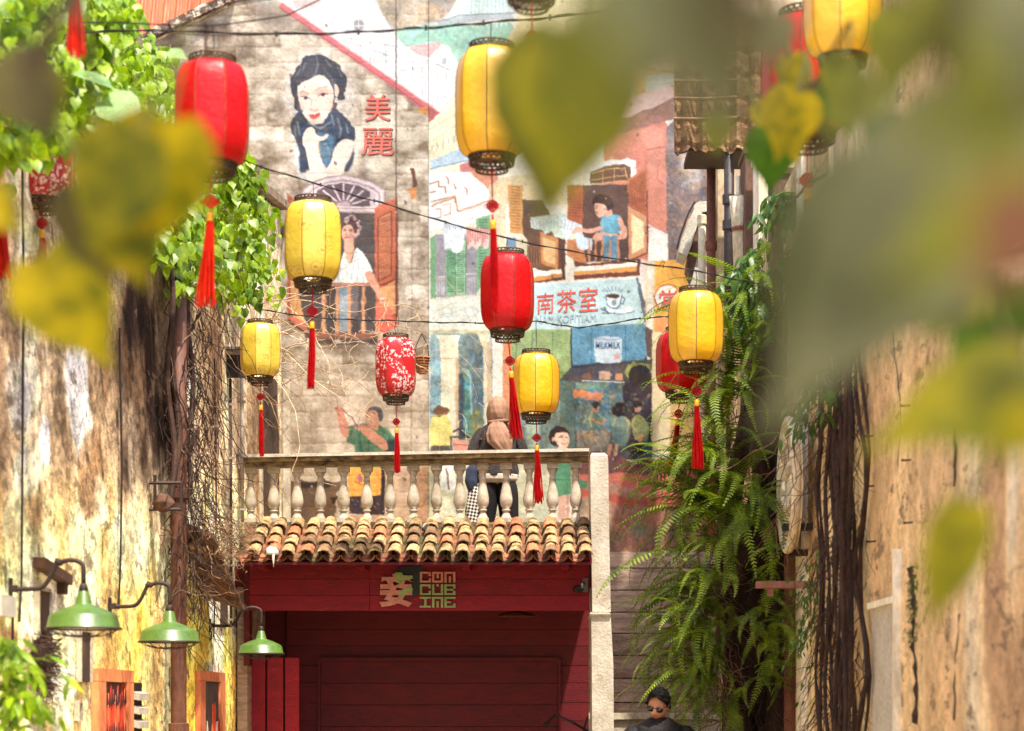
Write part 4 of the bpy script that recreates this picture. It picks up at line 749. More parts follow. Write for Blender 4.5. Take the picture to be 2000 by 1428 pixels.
# white pier
pier = thing('white_pier', 'tall whitewashed end pier to the right of the balcony', 'pillar', P(1175, 1428, 19.5))
m = MB()
def pier_sec(x0, x1, d0, d1): return [((x0-CX)*d0/FPX, d0), ((x1-CX)*d0/FPX, d0), ((x1-CX)*d0/FPX-.02, d1), ((x0-CX)*d0/FPX, d1)]
def loft(mb, secs):
    V = []; 
    for q, z in secs: V += [(x, y, z) for x, y in q]
    n = len(secs[0][0]); Fs = [(i*n+k, i*n+(k+1) % n, (i+1)*n+(k+1) % n, (i+1)*n+k) for i in range(len(secs)-1) for k in range(n)]+[tuple(range(n-1, -1, -1)), tuple((len(secs)-1)*n+k for k in range(n))]
    mb.add(V, Fs)
zz = lambda py, d=19.5: EYE+(CY-py)*d/FPX
loft(m, [(pier_sec(1158, 1201, 19.5, 20.3), 0), (pier_sec(1156, 1198, 19.5, 20.3), zz(1300)), (pier_sec(1155, 1193, 19.5, 20.3), zz(1205)), (pier_sec(1152, 1194, 19.47, 20.3), zz(1200)), (pier_sec(1153, 1190, 19.47, 20.3), zz(1196))]); part('pier_base', m, M_WHITE, pier)
m = MB(); loft(m, [(pier_sec(1157, 1193, 19.5, 20.3), zz(1195)), (pier_sec(1155, 1190, 19.5, 20.3), zz(1050)), (pier_sec(1153, 1188, 19.5, 20.3), zz(900)), (pier_sec(1153, 1187, 19.5, 20.3), zz(890)), (pier_sec(1156, 1181, 19.53, 20.27), zz(884))]); part('pier_shaft', m, M_WHITE, pier)
# balustrade
BD = 20.1
bal = thing('balustrade', 'white stone balustrade with bulbous balusters along the balcony', 'balustrade', P(820, 1020, BD))
m = MB(); a = P(480, 897, BD); b = P(1152, 885, BD)
def rail(x0, x1, z0, z1, y0, y1): m.add([(x0[0], y0, x0[1]+z0), (x0[0], y1, x0[1]+z0), (x0[0], y1, x0[1]+z1), (x0[0], y0, x0[1]+z1), (x1[0], y0, x1[1]+z0), (x1[0], y1, x1[1]+z0), (x1[0], y1, x1[1]+z1), (x1[0], y0, x1[1]+z1)], [(0, 3, 2, 1), (4, 5, 6, 7), (0, 1, 5, 4), (1, 2, 6, 5), (2, 3, 7, 6), (3, 0, 4, 7)])
A_, B_ = (a.x, a.z), (b.x-.01, b.z)
rail(A_, B_, -.0, .03, BD-.15, BD+.15); part('rail_top', m, M_WHITE, bal)
M_MOTTLED = mat('mottled_stone', (150, 126, 84), (60, 46, 34), sc=9, st=(1, 1, 2), c3=(200, 180, 140), sc3=6, thr=.6, bump=.6)  # brown mottled stone, darker than the rail top
m = MB(); rail(A_, B_, -.045, -.002, BD-.13, BD+.13); rail(A_, B_, -.085, -.047, BD-.10, BD+.10); part('rail_moulding', m, M_MOTTLED, bal)
prof = [(.050, 0), (.050, .05), (.046, .055), (.034, .085), (.027, .108), (.040, .114), (.040, .13), (.030, .136), (.050, .165), (.060, .205), (.060, .24), (.050, .30), (.038, .36), (.030, .415), (.034, .42), (.034, .438), (.028, .445), (.030, .48), (.044, .50), (.046, .515), (.046, .545)]
zb = P(0, 1021, BD).z
bm_base = MB(); bm_base.lathe([(r*1.0, z) for r, z in prof], 18); BAL = bm_base.mesh('baluster', M_BAL, True)
bm_b = MB(); bm_b.box((-.058, -.058, 0), (.058, .058, .045)); BLK = bm_b.mesh('plinth', M_BAL); bm_b = MB(); bm_b.box((-.056, -.056, .523), (.056, .056, .585)); CAPM = bm_b.mesh('capital', M_BAL)
for k in range(15):
    x = (489.7+45.35*k-CX)*BD/FPX; zt = A_[1]+(B_[1]-A_[1])*(x-A_[0])/(B_[0]-A_[0])-.085; s = (zt-zb)/.585
    o = inst('baluster', BAL, bal, (x, BD, zb), (0, 0, 0), (rr(.96, 1.04), rr(.96, 1.04), s)); ORG[o.name] = Vector((x, BD, zb))
    q = bpy.data.objects.new('plinth', BLK); link(q, o); q = bpy.data.objects.new('capital', CAPM); link(q, o); o.rotation_euler = (0, 0, 0)
    o['dummy'] = 0; del o['dummy']
m = MB(); m.box((A_[0], BD-.09, zb-.1), (B_[0], BD+.09, zb-.002)); part('bottom_kerb', m, M_MOTTLED, bal)
# tiled awning
tiles = thing('tiled_awning', 'short awning of curved terracotta tiles stained with moss', 'roof', P(820, 1090, 19.15))
e = P(0, 1092, 19.12); t = P(0, 1024, 20.02); dy, dz = t.y-e.y, t.z-e.z; Ls = math.hypot(dy, dz); ang = math.atan2(dz, dy)
def tile_mesh(name, R, R2, L, mat_, up=True, arc=math.pi*.92, th=.012):
    m = MB(); n = 4 if up else 6; V = []
    for k in range(4):
        f = k/3.0; r = R+(R2-R)*f
        for rad in (r, r-th):
            for i in range(n+1):
                a = (math.pi-arc)/2+arc*i/n; s = 1 if up else -1
                V.append((rad*math.cos(a), f*L, s*rad*math.sin(a)*(.78 if s > 0 else .95)))
    q = n+1; Fs = []
    for k in range(3):
        b0, b1 = k*2*q, (k+1)*2*q
        for i in range(n): Fs += [(b0+i, b1+i, b1+i+1, b0+i+1), (b0+q+i, b0+q+i+1, b1+q+i+1, b1+q+i)]
    for i in range(n): Fs += [(i, i+1, q+i+1, q+i), (6*q+i, 7*q+i, 7*q+i+1, 6*q+i+1)]
    m.add(V, Fs); return m.mesh(name, mat_, not up)
TM = [mat('terracotta_buff', (206, 172, 122), (166, 124, 84), sc=16, rnd=.22, c3=(92, 78, 46), sc3=7, thr=.49, bump=.7), mat('terracotta_orange', (196, 128, 86), (150, 88, 60), sc=8, rnd=.25, c3=(100, 72, 46), sc3=6, thr=.56, bump=.5), mat('terracotta_dark', (146, 112, 78), (84, 62, 44), sc=8, rnd=.25, c3=(206, 176, 126), sc3=6, thr=.58, bump=.5)]
COV = [tile_mesh('cover_tile', .072, .052, .295, x) for x in TM]; PAN = tile_mesh('pan_tile', .085, .075, .31, mat('pan_terracotta', (150, 96, 66), (84, 58, 40), sc=8, rnd=.3, c3=(70, 66, 36), thr=.5), up=False)
rows = 4; pitch = Ls/rows
for k in range(20):
    x = (495+34.15*k-CX)*19.2/FPX
    for r in range(rows):
        d = r*pitch; yy = e.y+d*math.cos(ang); z = e.z+d*math.sin(ang)+.035+.0
        kind = 0 if random.random() < .62 else (1 if random.random() < .5 else 2)
        o = inst('roof_tile', COV[kind], tiles, (x+rr(-.008, .008), yy, z+rr(0, .008)), (ang-.06+rr(-.02, .02), rr(-.05, .05), rr(-.05, .05)))
        if k < 19: o = inst('pan_tile', PAN, tiles, (x+.082, yy+.03, z+.012), (ang-.05, 0, rr(-.03, .03)))
for r in range(rows):
    d = r*pitch; inst('pan_tile', PAN, tiles, ((495-CX)*19.2/FPX-.085, e.y+d*math.cos(ang)+.03, e.z+d*math.sin(ang)+.045), (ang-.05, 0, 0))
m = MB(); Rm = Euler((ang, 0, 0)).to_matrix(); x0, x1 = P(466, 0, 19.2).x, P(1152, 0, 19.2).x
V = [Vector((x, e.y+.05, e.z-.05))+Vector((0, a*math.cos(ang), a*math.sin(ang)))+Vector((0, 0, h)) for h in (0, .02) for a in (0, Ls) for x in (x0, x1)]
m.add(V, [(0, 2, 3, 1), (4, 5, 7, 6), (0, 1, 5, 4), (2, 6, 7, 3), (0, 4, 6, 2), (1, 3, 7, 5)]); part('roof_boarding', m, RED2, tiles)
# patches of pale mortar that have run over the lowest tiles
M_MORT = mat('white_mortar', (238, 234, 224), (200, 192, 178), sc=20, bump=.8)
for px, py, dd, r in ((529, 1077, 19.12, .058), (836, 1030, 19.85, .05), (508, 1032, 19.85, .04)):
    m = MB(); c = P(px, py, dd)
    m.lathe([(.01, .045), (r*.7, .035), (r, .0), (r*1.05, -.03), (r*.9, -.035)], 9, c, fr=lambda t, z: 1+.3*math.sin(3*t+px)+.15*math.sin(7*t)); m.tube([c+Vector((r*.5, -r*.7, -.03)), c+Vector((r*.52, -r*.8, -.1)), c+Vector((r*.55, -r*.8, -.15))], [.014, .009, .004], 5); part('mortar_lump', m, M_MORT, tiles, True)
# sign on the header
def glyph(ch, size, mat_, depth=.01, bold=0.0, name='lettering'):
    cu = bpy.data.curves.new('t', 'FONT'); cu.body = ch; cu.size = size; cu.extrude = depth; cu.offset = bold; cu.resolution_u = 3; cu.align_x = 'CENTER'; cu.align_y = 'CENTER'
    ob = bpy.data.objects.new('t', cu); S.collection.objects.link(ob); dg = bpy.context.evaluated_depsgraph_get(); dg.update()
    me = bpy.data.meshes.new_from_object(ob.evaluated_get(dg)); bpy.data.objects.remove(ob); me.name = name; me.materials.clear(); me.materials.append(mat_)
    bpy.data.curves.remove(cu)
    if len(me.vertices):
        xs = [v.co.x for v in me.vertices]; ys = [v.co.y for v in me.vertices]; cx, cy = (min(xs)+max(xs))/2, (min(ys)+max(ys))/2
        for v in me.vertices: v.co.x -= cx; v.co.y -= cy
    return me
def put_glyph(ch, px0, py0, px1, py1, d, mat_, parent, depth=.004, bold=0.0, shear=0.0, tilt=0.0, name='lettering'):
    me = glyph(ch, 1.0, mat_, 0.001, bold, name); xs = [v.co.x for v in me.vertices] or [0, 1]; ys = [v.co.y for v in me.vertices] or [0, 1]
    w_, h_ = (px1-px0)*d/FPX, (py1-py0)*d/FPX; sx, sy = w_/(max(xs)-min(xs)), h_/(max(ys)-min(ys))
    for v in me.vertices:
        x, y, z = v.co; v.co = (x*sx+y*sy*shear, (z/.001)*depth, y*sy+x*sx*tilt)
    me.flip_normals() if False else None
    o = bpy.data.objects.new(name, me); link(o, parent, P((px0+px1)/2, (py0+py1)/2, d)-ORG[parent.name]); return o
sign = thing('shop_sign', 'pink and green metal lettering with black bun silhouette on red header', 'sign', P(815, 1186, FD-.03))
SG = mat('sign_green', (158, 176, 110), (130, 150, 88), sc=10, rough=.5); SP = mat('sign_pink', (206, 140, 120), (190, 120, 100), sc=10, rough=.5); SK = mat('sign_black', (44, 52, 50), sc=10, rough=.5)
m = MB(); bl = [(770, 1116), (780, 1107), (797, 1107), (806, 1103), (822, 1105), (828, 1116), (827, 1128), (824, 1142), (820, 1152), (812, 1166), (796, 1168), (800, 1150), (806, 1135), (800, 1122), (786, 1126), (770, 1128)]
m.prism([P(x, y, FD-.02) for x, y in bl], (0, .012, 0)); part('silhouette', m, SK, sign)
put_glyph('妾', 741, 1119, 808, 1186, FD-.035, SP, sign, .008, .04, name='character')
m = MB(); m.prism([P(x, y, FD-.047) for x, y in ((772, 1118), (784, 1118), (788, 1124), (806, 1124), (806, 1131), (790, 1131), (782, 1140), (774, 1138))], (0, .003, 0)); m.prism([P(x, y, FD-.047) for x, y in ((790, 1148), (806, 1148), (806, 1155), (796, 1156), (786, 1168), (776, 1160))], (0, .003, 0)); part('green_stroke', m, SG, sign)
LET = {'C': ['11111', '1...1', '1....', '1...1', '11111'], 'O': ['11111', '1.1.1', '1.1.1', '1...1', '11111'], 'N': ['11111', '1...1', '1.1.1', '1.1.1', '1.1.1'], 'U': ['1.1.1', '1...1', '1...1', '1...1', '11111'], 'B': ['11111', '1...1', '1111.', '1...1', '11111'], 'I': ['11111', '..1..', '..1..', '..1..', '11111'], 'E': ['11111', '1....', '111..', '1...1', '11111']}
for r, word in enumerate(('CON', 'CUB', 'INE')):
    for c_, ch in enumerate(word):
        m = MB(); x0 = 820+c_*24; y0 = 1117+r*24.5; cell = 4.3
        for j, row in enumerate(LET[ch]):
            i = 0
            while i < 5:
                if row[i] == '1':
                    k = i
                    while k < 5 and row[k] == '1': k += 1
                    a = P(x0+i*cell, y0+(j+.82)*cell, FD-.03); b = P(x0+k*cell, y0+j*cell, FD-.03); m.box((a.x, FD-.03, a.z), (b.x, FD-.012, b.z)); i = k
                else: i += 1
            for i in (0, 4, 2):
                if j < 4 and row[i] == '1' and LET[ch][j+1][i] == '1':
                    a = P(x0+i*cell, y0+(j+1.02)*cell, FD-.03); b = P(x0+(i+1)*cell, y0+(j+.8)*cell, FD-.03); m.box((a.x, FD-.0295, a.z), (b.x, FD-.0125, b.z))
        part('letter', m, SG if r else SP, sign)
# lettering of the mural, painted flat
PR = mat('red_brush_paint', (196, 84, 70), (176, 96, 84), sc=12, fine=.25); PRD = mat('red_sign_paint', (176, 50, 42), (206, 96, 76), sc=14); PG = mat('grey_sign_paint', (120, 140, 150), (160, 176, 180), sc=14); PB = mat('blue_grey_paint', (66, 96, 130), (96, 120, 150), sc=14); PSH = mat('brown_outline_paint', (104, 60, 54), sc=12)
for ch, a, b, c_, d_ in (('美', 713, 184, 762, 236), ('麗', 706, 250, 768, 303)):
    put_glyph(ch, a+2, b+2, c_+2, d_+2, MD-.004, PSH, gable, .0008, .0, name='painted_character')
    put_glyph(ch, a, b, c_, d_, MD-.006, PR, gable, .001, 0, name='painted_character')
for ch, a, b, c_, d_ in (('南', 1049, 572, 1082, 612), ('茶', 1088, 566, 1126, 610), ('室', 1131, 561, 1168, 608)):
    put_glyph(ch, a, b, c_, d_, MD-.006, PRD, shop, .001, 0, tilt=.07, name='painted_character')
put_glyph('當', 1288, 566, 1328, 606, MD-.006, PRD, shop, .001, 0, name='painted_character')
put_glyph('NAM KOPITIAM', 1046, 615, 1164, 630, MD-.006, PG, shop, .001, 0, tilt=.03, name='painted_words'); put_glyph('MILKMILK', 1164, 668, 1212, 679, MD-.006, PB, shop, .001, .01, name='painted_words')
# security camera on the header
cv = thing('security_camera', 'small dark security camera on a bracket at the right end of the red header', 'camera', P(1140, 1146, FD-.1))
GREY = mat('grey_metal', (120, 112, 106), sc=20, rough=.5, metal=.3); BLK_ = mat('black_plastic', (38, 32, 32), sc=20, rough=.5)
m = MB(); c = P(1124, 1150, FD-.15); m.tube([c+Vector((.07, .02, .01)), c, c+Vector((-.015, -.005, -.002))], [.032, .032, .028], 12); part('camera_body', m, BLK_, cv)
m = MB(); m.tube([c+Vector((.05, .0, .02)), P(1140, 1138, FD-.05), P(1143, 1140, FD)], .012, 6); m.box(tuple(P(1138, 1156, FD-.04)), tuple(P(1148, 1130, FD-.002))); part('bracket', m, GREY, cv)
# conduits in the left corner beside the front
PIPE = mat('grey_conduit', (176, 168, 156), (130, 120, 108), sc=6, rough=.5); DARKP = mat('dark_conduit', (70, 60, 54), sc=6)
for px, d, r, y0, y1, mm, lab in ((459, 20.0, .022, 730, 1195, PIPE, 'thick grey conduit running up the corner beside the balcony'), (473, 20.05, .018, 735, 1020, PIPE, 'thin pale conduit touching the left end of the balustrade'), (451, 19.4, .014, 740, 1225, DARKP, 'dark narrow pipe on the plaster left of the grey conduits')):
    m = MB(); m.tube([P(px, y1, d), P(px, (y0+y1)/2, d), P(px-1, y0, d)], r, 8); o = thing('conduit', lab, 'pipe', P(px, y1, d), 'conduits in the corner'); part('pipe', m, mm, o, True)
    for yc in range(int(y0)+50, int(y1), 105): m = MB(); c = P(px, yc, d); m.box((c.x-r*1.9, c.y-r*1.2, c.z-.012), (c.x+r*1.9, c.y+r*1.2, c.z+.012)); part('clamp', m, PIPE, o)
m = MB(); fl = thing('floodlight_box', 'black rectangular floodlight on the wall above the conduits', 'lamp', P(440, 735, 19.3))
m.box(tuple(P(424, 737, 19.3)), tuple(P(470, 682, 19.0)+Vector((0, .35, 0)))); part('housing', m, BLK_, fl); m = MB(); m.box(tuple(P(420, 682, 19.2)), tuple(P(474, 677, 19.2)+Vector((0, .3, 0)))); part('hood', m, GREY, fl)
m = MB(); m.box(tuple(P(414, 735, 19.3)), tuple(P(421, 668, 19.3)+Vector((0, .06, 0)))); part('side_plate', m, PIPE, fl)
# pilaster with old shutter edge left of the mural
pil = thing('corner_post', 'dark weathered timber posts standing left of the painted fiddler', 'post', P(548, 1020, 22.6))
for x0, x1, d, mm in ((500, 511, 21.6, M_CONC), (512, 540, 21.9, mat('dark_timber', (84, 66, 52), (52, 38, 30), sc=5, st=(1, 1, .2))), (553, 566, 22.8, M_CONC)):
    m = MB(); m.box((P(x0, 0, d).x, d, zf), (P(x1, 0, d).x, d+.1, P(0, 740 if x0 > 505 else 650, d).z)); part('post', m, mm, pil)
# ---------------------------------------------------------------- lanterns
def cloth(name, c, dark, spots=None, kind=''):
    m = mat(name, c, dark, sc=2.0, rough=.42, fine=.06, bump=.35, dist=.02, spec=.35 if c[1] < 60 else .9, coat=.12 if c[1] < 60 else .7, trans=.25)
    if spots:
        N = m.node_tree.nodes; L = m.node_tree.links; b = N['Principled BSDF']; src = b.inputs['Base Color'].links[0].from_socket
        tc = N.new('ShaderNodeTexCoord'); sp_in = tc.outputs['Object']
        mp = N.new('ShaderNodeMapping'); mp.inputs['Scale'].default_value = (1, 1, 1); L.new(sp_in, mp.inputs[0])
        nz = N.new('ShaderNodeTexNoise'); nz.inputs['Scale'].default_value = 30; L.new(mp.outputs[0], nz.inputs['Vector'])
        ad = N.new('ShaderNodeMix'); ad.data_type = 'RGBA'; ad.blend_type = 'LINEAR_LIGHT'; ad.inputs['Factor'].default_value = .035 if kind == 'flower' else .012; L.new(mp.outputs[0], ad.inputs[6]); L.new(nz.outputs['Color'], ad.inputs[7])
        vo = N.new('ShaderNodeTexVoronoi'); vo.inputs['Scale'].default_value = 36 if kind == 'flower' else 8.5; L.new(ad.outputs[2], vo.inputs['Vector'])
        big = N.new('ShaderNodeTexNoise'); big.inputs['Scale'].default_value = 6; L.new(mp.outputs[0], big.inputs['Vector'])
        r = N.new('ShaderNodeMapRange')
        if kind == 'flower':
            r.inputs['From Min'].default_value = .52; r.inputs['From Max'].default_value = .40; L.new(vo.outputs['Distance'], r.inputs['Value'])
            r2 = N.new('ShaderNodeMapRange'); r2.inputs['From Min'].default_value = .45; r2.inputs['From Max'].default_value = .5; L.new(big.outputs['Fac'], r2.inputs['Value'])
            mu = N.new('ShaderNodeMath'); mu.operation = 'MULTIPLY'; L.new(r.outputs[0], mu.inputs[0]); L.new(r2.outputs[0], mu.inputs[1]); f = mu.outputs[0]
        else:
            sn = N.new('ShaderNodeMath'); sn.operation = 'SINE'; mm = N.new('ShaderNodeMath'); mm.operation = 'MULTIPLY'; mm.inputs[1].default_value = 42; L.new(vo.outputs['Distance'], mm.inputs[0]); L.new(mm.outputs[0], sn.inputs[0])
            r.inputs['From Min'].default_value = .35; r.inputs['From Max'].default_value = .8; L.new(sn.outputs[0], r.inputs['Value'])
            r2 = N.new('ShaderNodeMapRange'); r2.inputs['From Min'].default_value = .42; r2.inputs['From Max'].default_value = .30; L.new(vo.outputs['Distance'], r2.inputs['Value']); r2.inputs['To Max'].default_value = .75
            mu = N.new('ShaderNodeMath'); mu.operation = 'MULTIPLY'; L.new(r.outputs[0], mu.inputs[0]); L.new(r2.outputs[0], mu.inputs[1]); f = mu.outputs[0]
        mx = N.new('ShaderNodeMix'); mx.data_type = 'RGBA'; L.new(f, mx.inputs['Factor']); L.new(src, mx.inputs[6]); mx.inputs[7].default_value = (*lin(spots), 1)
        L.new(mx.outputs[2], b.inputs['Base Color'])
        for n_ in N:
            if n_.type == 'BSDF_TRANSLUCENT': L.new(mx.outputs[2], n_.inputs[0])
    return m
CL_RED = cloth('red_satin', (202, 2, 12), (186, 1, 10)); CL_YEL = cloth('yellow_satin', (240, 196, 4), (228, 176, 2))
CL_YP = cloth('yellow_brocade', (232, 206, 74), (222, 190, 50), (170, 130, 40), 'roundel'); CL_RF = cloth('red_blossom_print', (196, 34, 40), (186, 26, 34), (240, 206, 200), 'flower')
M_BRASS = mat('dark_brass', (96, 76, 50), (58, 44, 34), sc=40, rough=.5, metal=.35, fine=.2); M_GOLDR = mat('gold_rib', (150, 84, 40), (110, 40, 24), sc=20, rough=.5); M_DRIB = mat('dark_rib', (120, 84, 30), (90, 62, 24), sc=20)
M_TAS = mat('red_silk', (200, 16, 22), (170, 8, 16), sc=20, rough=.5, trans=.25, bump=0); M_TASO = mat('orange_red_silk', (226, 50, 20), (200, 30, 14), sc=20, rough=.5, trans=.3, bump=0); M_GOLD = mat('gold_thread', (236, 176, 40), (200, 140, 30), sc=30, rough=.4, metal=.2); M_CORD = mat('black_cord', (48, 38, 34), sc=20)
SRC = {}
def body_r(t): return .60+.40*max(0, 1-abs(t)**3.8)**.5
def poly8(ph):
    def fr(a, z): 
        q = ((a+ph) % (math.pi/4))-math.pi/8; return .25+.75*math.cos(math.pi/8)/math.cos(q)
    return fr
def lantern(cx, wd, top, bot, d, kind, label, cord_to, tassel=None, group='lanterns', ring_h=.12, phase=0.0, dense=False):
    """a lantern: cloth body on eight ribs, pierced rings above and below, cord, tassel"""
    R = wd/2*d/FPX; zt = EYE+(CY-top)*d/FPX; zb = EYE+(CY-bot)*d/FPX; x = (cx-CX)*d/FPX; H = zt-zb; c = Vector((x, d, zb))
    yellow = kind in ('yellow', 'brocade'); cm = {'red': CL_RED, 'yellow': CL_YEL, 'brocade': CL_YP, 'blossom': CL_RF}[kind]
    t = thing('lantern', label, 'lantern', c, group)
    m = MB(); prof = []; K = 22
    for i in range(K+1):
        s = -math.cos(math.pi*i/K); prof.append((R*body_r(s), H*(s+1)/2))
    m.lathe(prof, 64, c, poly8(phase)); part('shade', m, cm, t, True)
    sh = MB(); sh.lathe([(R*.6, 0), (R*.3, .004)], 24, c)
    part('base_board', sh, M_BRASS, t)
    for k in range(8):
        a = k*math.pi/4-phase; m = MB()
        m.tube([c+Vector((r*1.004*math.cos(a), r*1.004*math.sin(a), z)) for r, z in prof], R*(.011 if yellow else .012), 4, False)
        part('rib', m, M_DRIB if yellow else M_GOLDR, t)
    def lattice(z0, z1, R0, R1, n=26):
        m = MB(); r = R*.016
        for rr_, z in ((R0, z0), (R1, z1)): m.ring(c+Vector((0, 0, z)), rr_, r*1.7, 28, 5)
        if z1-z0 > R*.16: m.ring(c+Vector((0, 0, (z0+z1)/2)), (R0+R1)/2, r*1.3, 28, 4)
        for k in range(n):
            for sg in (1, -1):
                a0 = 2*math.pi*k/n; a1 = a0+sg*2*math.pi*1.25/n
                m.tube([c+Vector((R0*math.cos(a0), R0*math.sin(a0), z0)), c+Vector((R1*math.cos(a1), R1*math.sin(a1), z1))], r, 3, False)
        return m
    rh = R*.19
    part('top_ring', lattice(H+.0, H+rh*.95, R*.61, R*.60), M_BRASS, t)
    part('lower_ring', lattice(-rh*1.15, -.001, R*.60, R*.64), M_BRASS, t); part('bottom_ring', lattice(-rh*2.05, -rh*1.25, R*.44, R*.46, 22), M_BRASS, t)
    for z_, r_ in ((H+.004, .62), (-rh*1.2, .5), (0, .62)): m = MB(); m.ring(c+Vector((0, 0, z_)), R*r_, R*.03, 28, 5); part('hoop', m, M_BRASS, t)
    for k in range(2): m = MB(); m.box(tuple(c+Vector((-R*.6 if k == 0 else -.004, -.004 if k == 0 else -R*.6, H+rh*.9))), tuple(c+Vector((R*.6 if k == 0 else .004, .004 if k == 0 else R*.6, H+rh*.9+.006)))); part('cross_bar', m, M_BRASS, t)
    m = MB(); zt2 = EYE+(CY-cord_to)*d/FPX; m.tube([c+Vector((0, 0, H+rh*.9)), Vector((x+rr(-.01, .01), d, (zt+zt2)/2+rh*.5)), Vector((x, d, zt2))], max(.0025, R*.014), 4); m.tube([c+Vector((-R*.1, 0, H+rh)), c+Vector((0, 0, H+rh*1.6)), c+Vector((R*.1, 0, H+rh))], R*.012, 4); part('hanging_cord', m, M_CORD, t)
    if tassel:
        kn, fe, en, dx, orange, flare = tassel    # heights of knot, ferrule and tip; drift sideways; colour; spread of the fringe
        Z = lambda py: EYE+(CY-py)*d/FPX
        X = lambda py: x+dx*(py-bot)/(en-bot)*d/FPX
        tm = M_TASO if orange else M_TAS; zk, zf, ze = Z(kn), Z(fe), Z(en); r = R*.17
        m = MB(); m.tube([Vector((x, d, zb)), Vector((X(kn), d, zk+r*1.2))], R*.022, 5); part('tassel_cord', m, tm, t); m = MB(); m.tube([Vector((X(kn), d, zk-r*1.4)), Vector((X(fe), d, zf))], R*.03, 5); part('tassel_cord', m, tm, t)
        m = MB(); q = Vector((X(kn), d, zk)); s = r*.42
        for sx_, sz_ in ((0, 0), (s*1.3, 0), (-s*1.3, 0), (0, s*1.3), (0, -s*1.3), (s*.75, s*.75), (-s*.75, s*.75), (s*.75, -s*.75), (-s*.75, -s*.75)):
            m.ring(q+Vector((sx_, rr(-.004, .004), sz_)), s, s*.34, 12, 5, 'y')
        for sg in (1, -1): m.ring(q+Vector((sg*s*2.3, 0, -s*.2)), s*1.1, s*.16, 14, 4, 'y', 1, .7)
        part('knot', m, tm, t)
        q = Vector((X(fe), d, zf)); hf = R*.2; m = MB(); m.lathe([(R*.07, hf*.7), (R*.095, hf*.5), (R*.085, 0), (R*.1, -hf*.4), (R*.09, -hf*.55)], 12, q, capped=True); part('ferrule', m, M_GOLD, t, True)
        m = MB(); L0 = zf-hf*.5; n = 34
        for k in range(n):
            a = 2*math.pi*k/n*3.3; r0 = R*.085*math.sqrt((k+.5)/n); fl_ = flare*rr(.6, 1.15); en_ = ze+rr(0, 1)**2*(L0-ze)*.12
            pts = []
            for i in range(6):
                f = i/5; pp = q.lerp(Vector((X(en), d, en_)), f); pp.z = L0+(en_-L0)*f
                sp = r0*(1+fl_*f**1.3*2.2); pts.append(pp+Vector((math.cos(a)*sp+.25*r0*math.sin(f*5+k), math.sin(a)*sp, 0)))
            m.tube(pts, R*.022, 3, False)
        part('fringe', m, tm, t)
    return t
L_ = 'lanterns strung across the alley'
lantern(415, 150, 127, 320, 10.4, 'red', 'large plain red lantern hanging before the bright green leaves', 52, (394, 425, 600, -14, True, 1.3), L_, phase=.30)
lantern(960, 142, 100, 306, 11.1, 'yellow', 'large plain yellow lantern beside the big blurred leaf, under the upper cable', 45, (402, 441, 612, 6, False, .25), L_, phase=.12)
lantern(991, 107, 500, 645, 14.6, 'red', 'red lantern hanging before the coffee shop sign', 468, (705, 733, 858, 18, False, 1.0), L_, phase=.52)
lantern(611, 117, 398, 547, 13.3, 'brocade', 'faded yellow lantern with roundels hanging before the lady in curlers', 357, (608, 636, 760, -4, False, .2), L_, phase=.25)
lantern(508, 80, 634, 736, 18.7, 'brocade', 'small yellow patterned lantern hanging at the left end of the balcony', 605, (775, 797, 892, 3, False, .2), L_, phase=.1)
lantern(773, 82, 662, 773, 18.6, 'blossom', 'small red lantern printed with white blossoms before the corner pier', 628, (824, 842, 924, 3, False, .4), L_, phase=.4)
lantern(1047, 91, 693, 808, 17.3, 'yellow', 'plain yellow lantern hanging above the woman with her back turned', 628, (855, 876, 984, 4, False, .9), L_, phase=.02)
lantern(1359, 107, 573, 708, 14.6, 'yellow', 'yellow lantern overlapping a red one beside the ferns', 528, (764, 788, 916, 4, False, 1.0), L_, phase=.05)
lantern(1331, 100, 650, 765, 16.6, 'red', 'red lantern half hidden behind a yellow one beside the ferns', 616, (808, 826, 918, -20, False, .5), L_, phase=.2)
lantern(82, 126, 244, 390, 12.0, 'blossom', 'red lantern printed with blossoms partly behind blurred leaves at left', 170, (436, 458, 520, 0, False, .3), L_, phase=.3)
lantern(-6, 120, 112, 278, 11.0, 'brocade', 'yellow lantern cut by the edge with orange fringe below', 40, (372, 400, 545, 14, True, 1.2), L_, phase=.3)
lantern(1037, 150, -200, -12, 8.8, 'red', 'lantern above the frame whose knotted tassel hangs by the yellow lantern', -260, (70, 110, 180, 2, True, .2), L_)
lantern(147, 150, -330, -130, 8.2, 'red', 'lantern above the leaves whose wide red tassel hangs into the greenery', -400, (-70, -30, 112, 0, True, 1.0), L_)
lantern(1645, 150, -120, 112, 9.2, 'yellow', 'large yellow lantern at the upper right behind foliage', -180, (170, 200, 240, 0, False, .3), L_, phase=.2)
lantern(1576, 176, 38, 258, 10.2, 'red', 'red lantern at the upper right behind heart shaped leaves', -20, (352, 380, 470, 0, False, .3), L_, phase=.25)
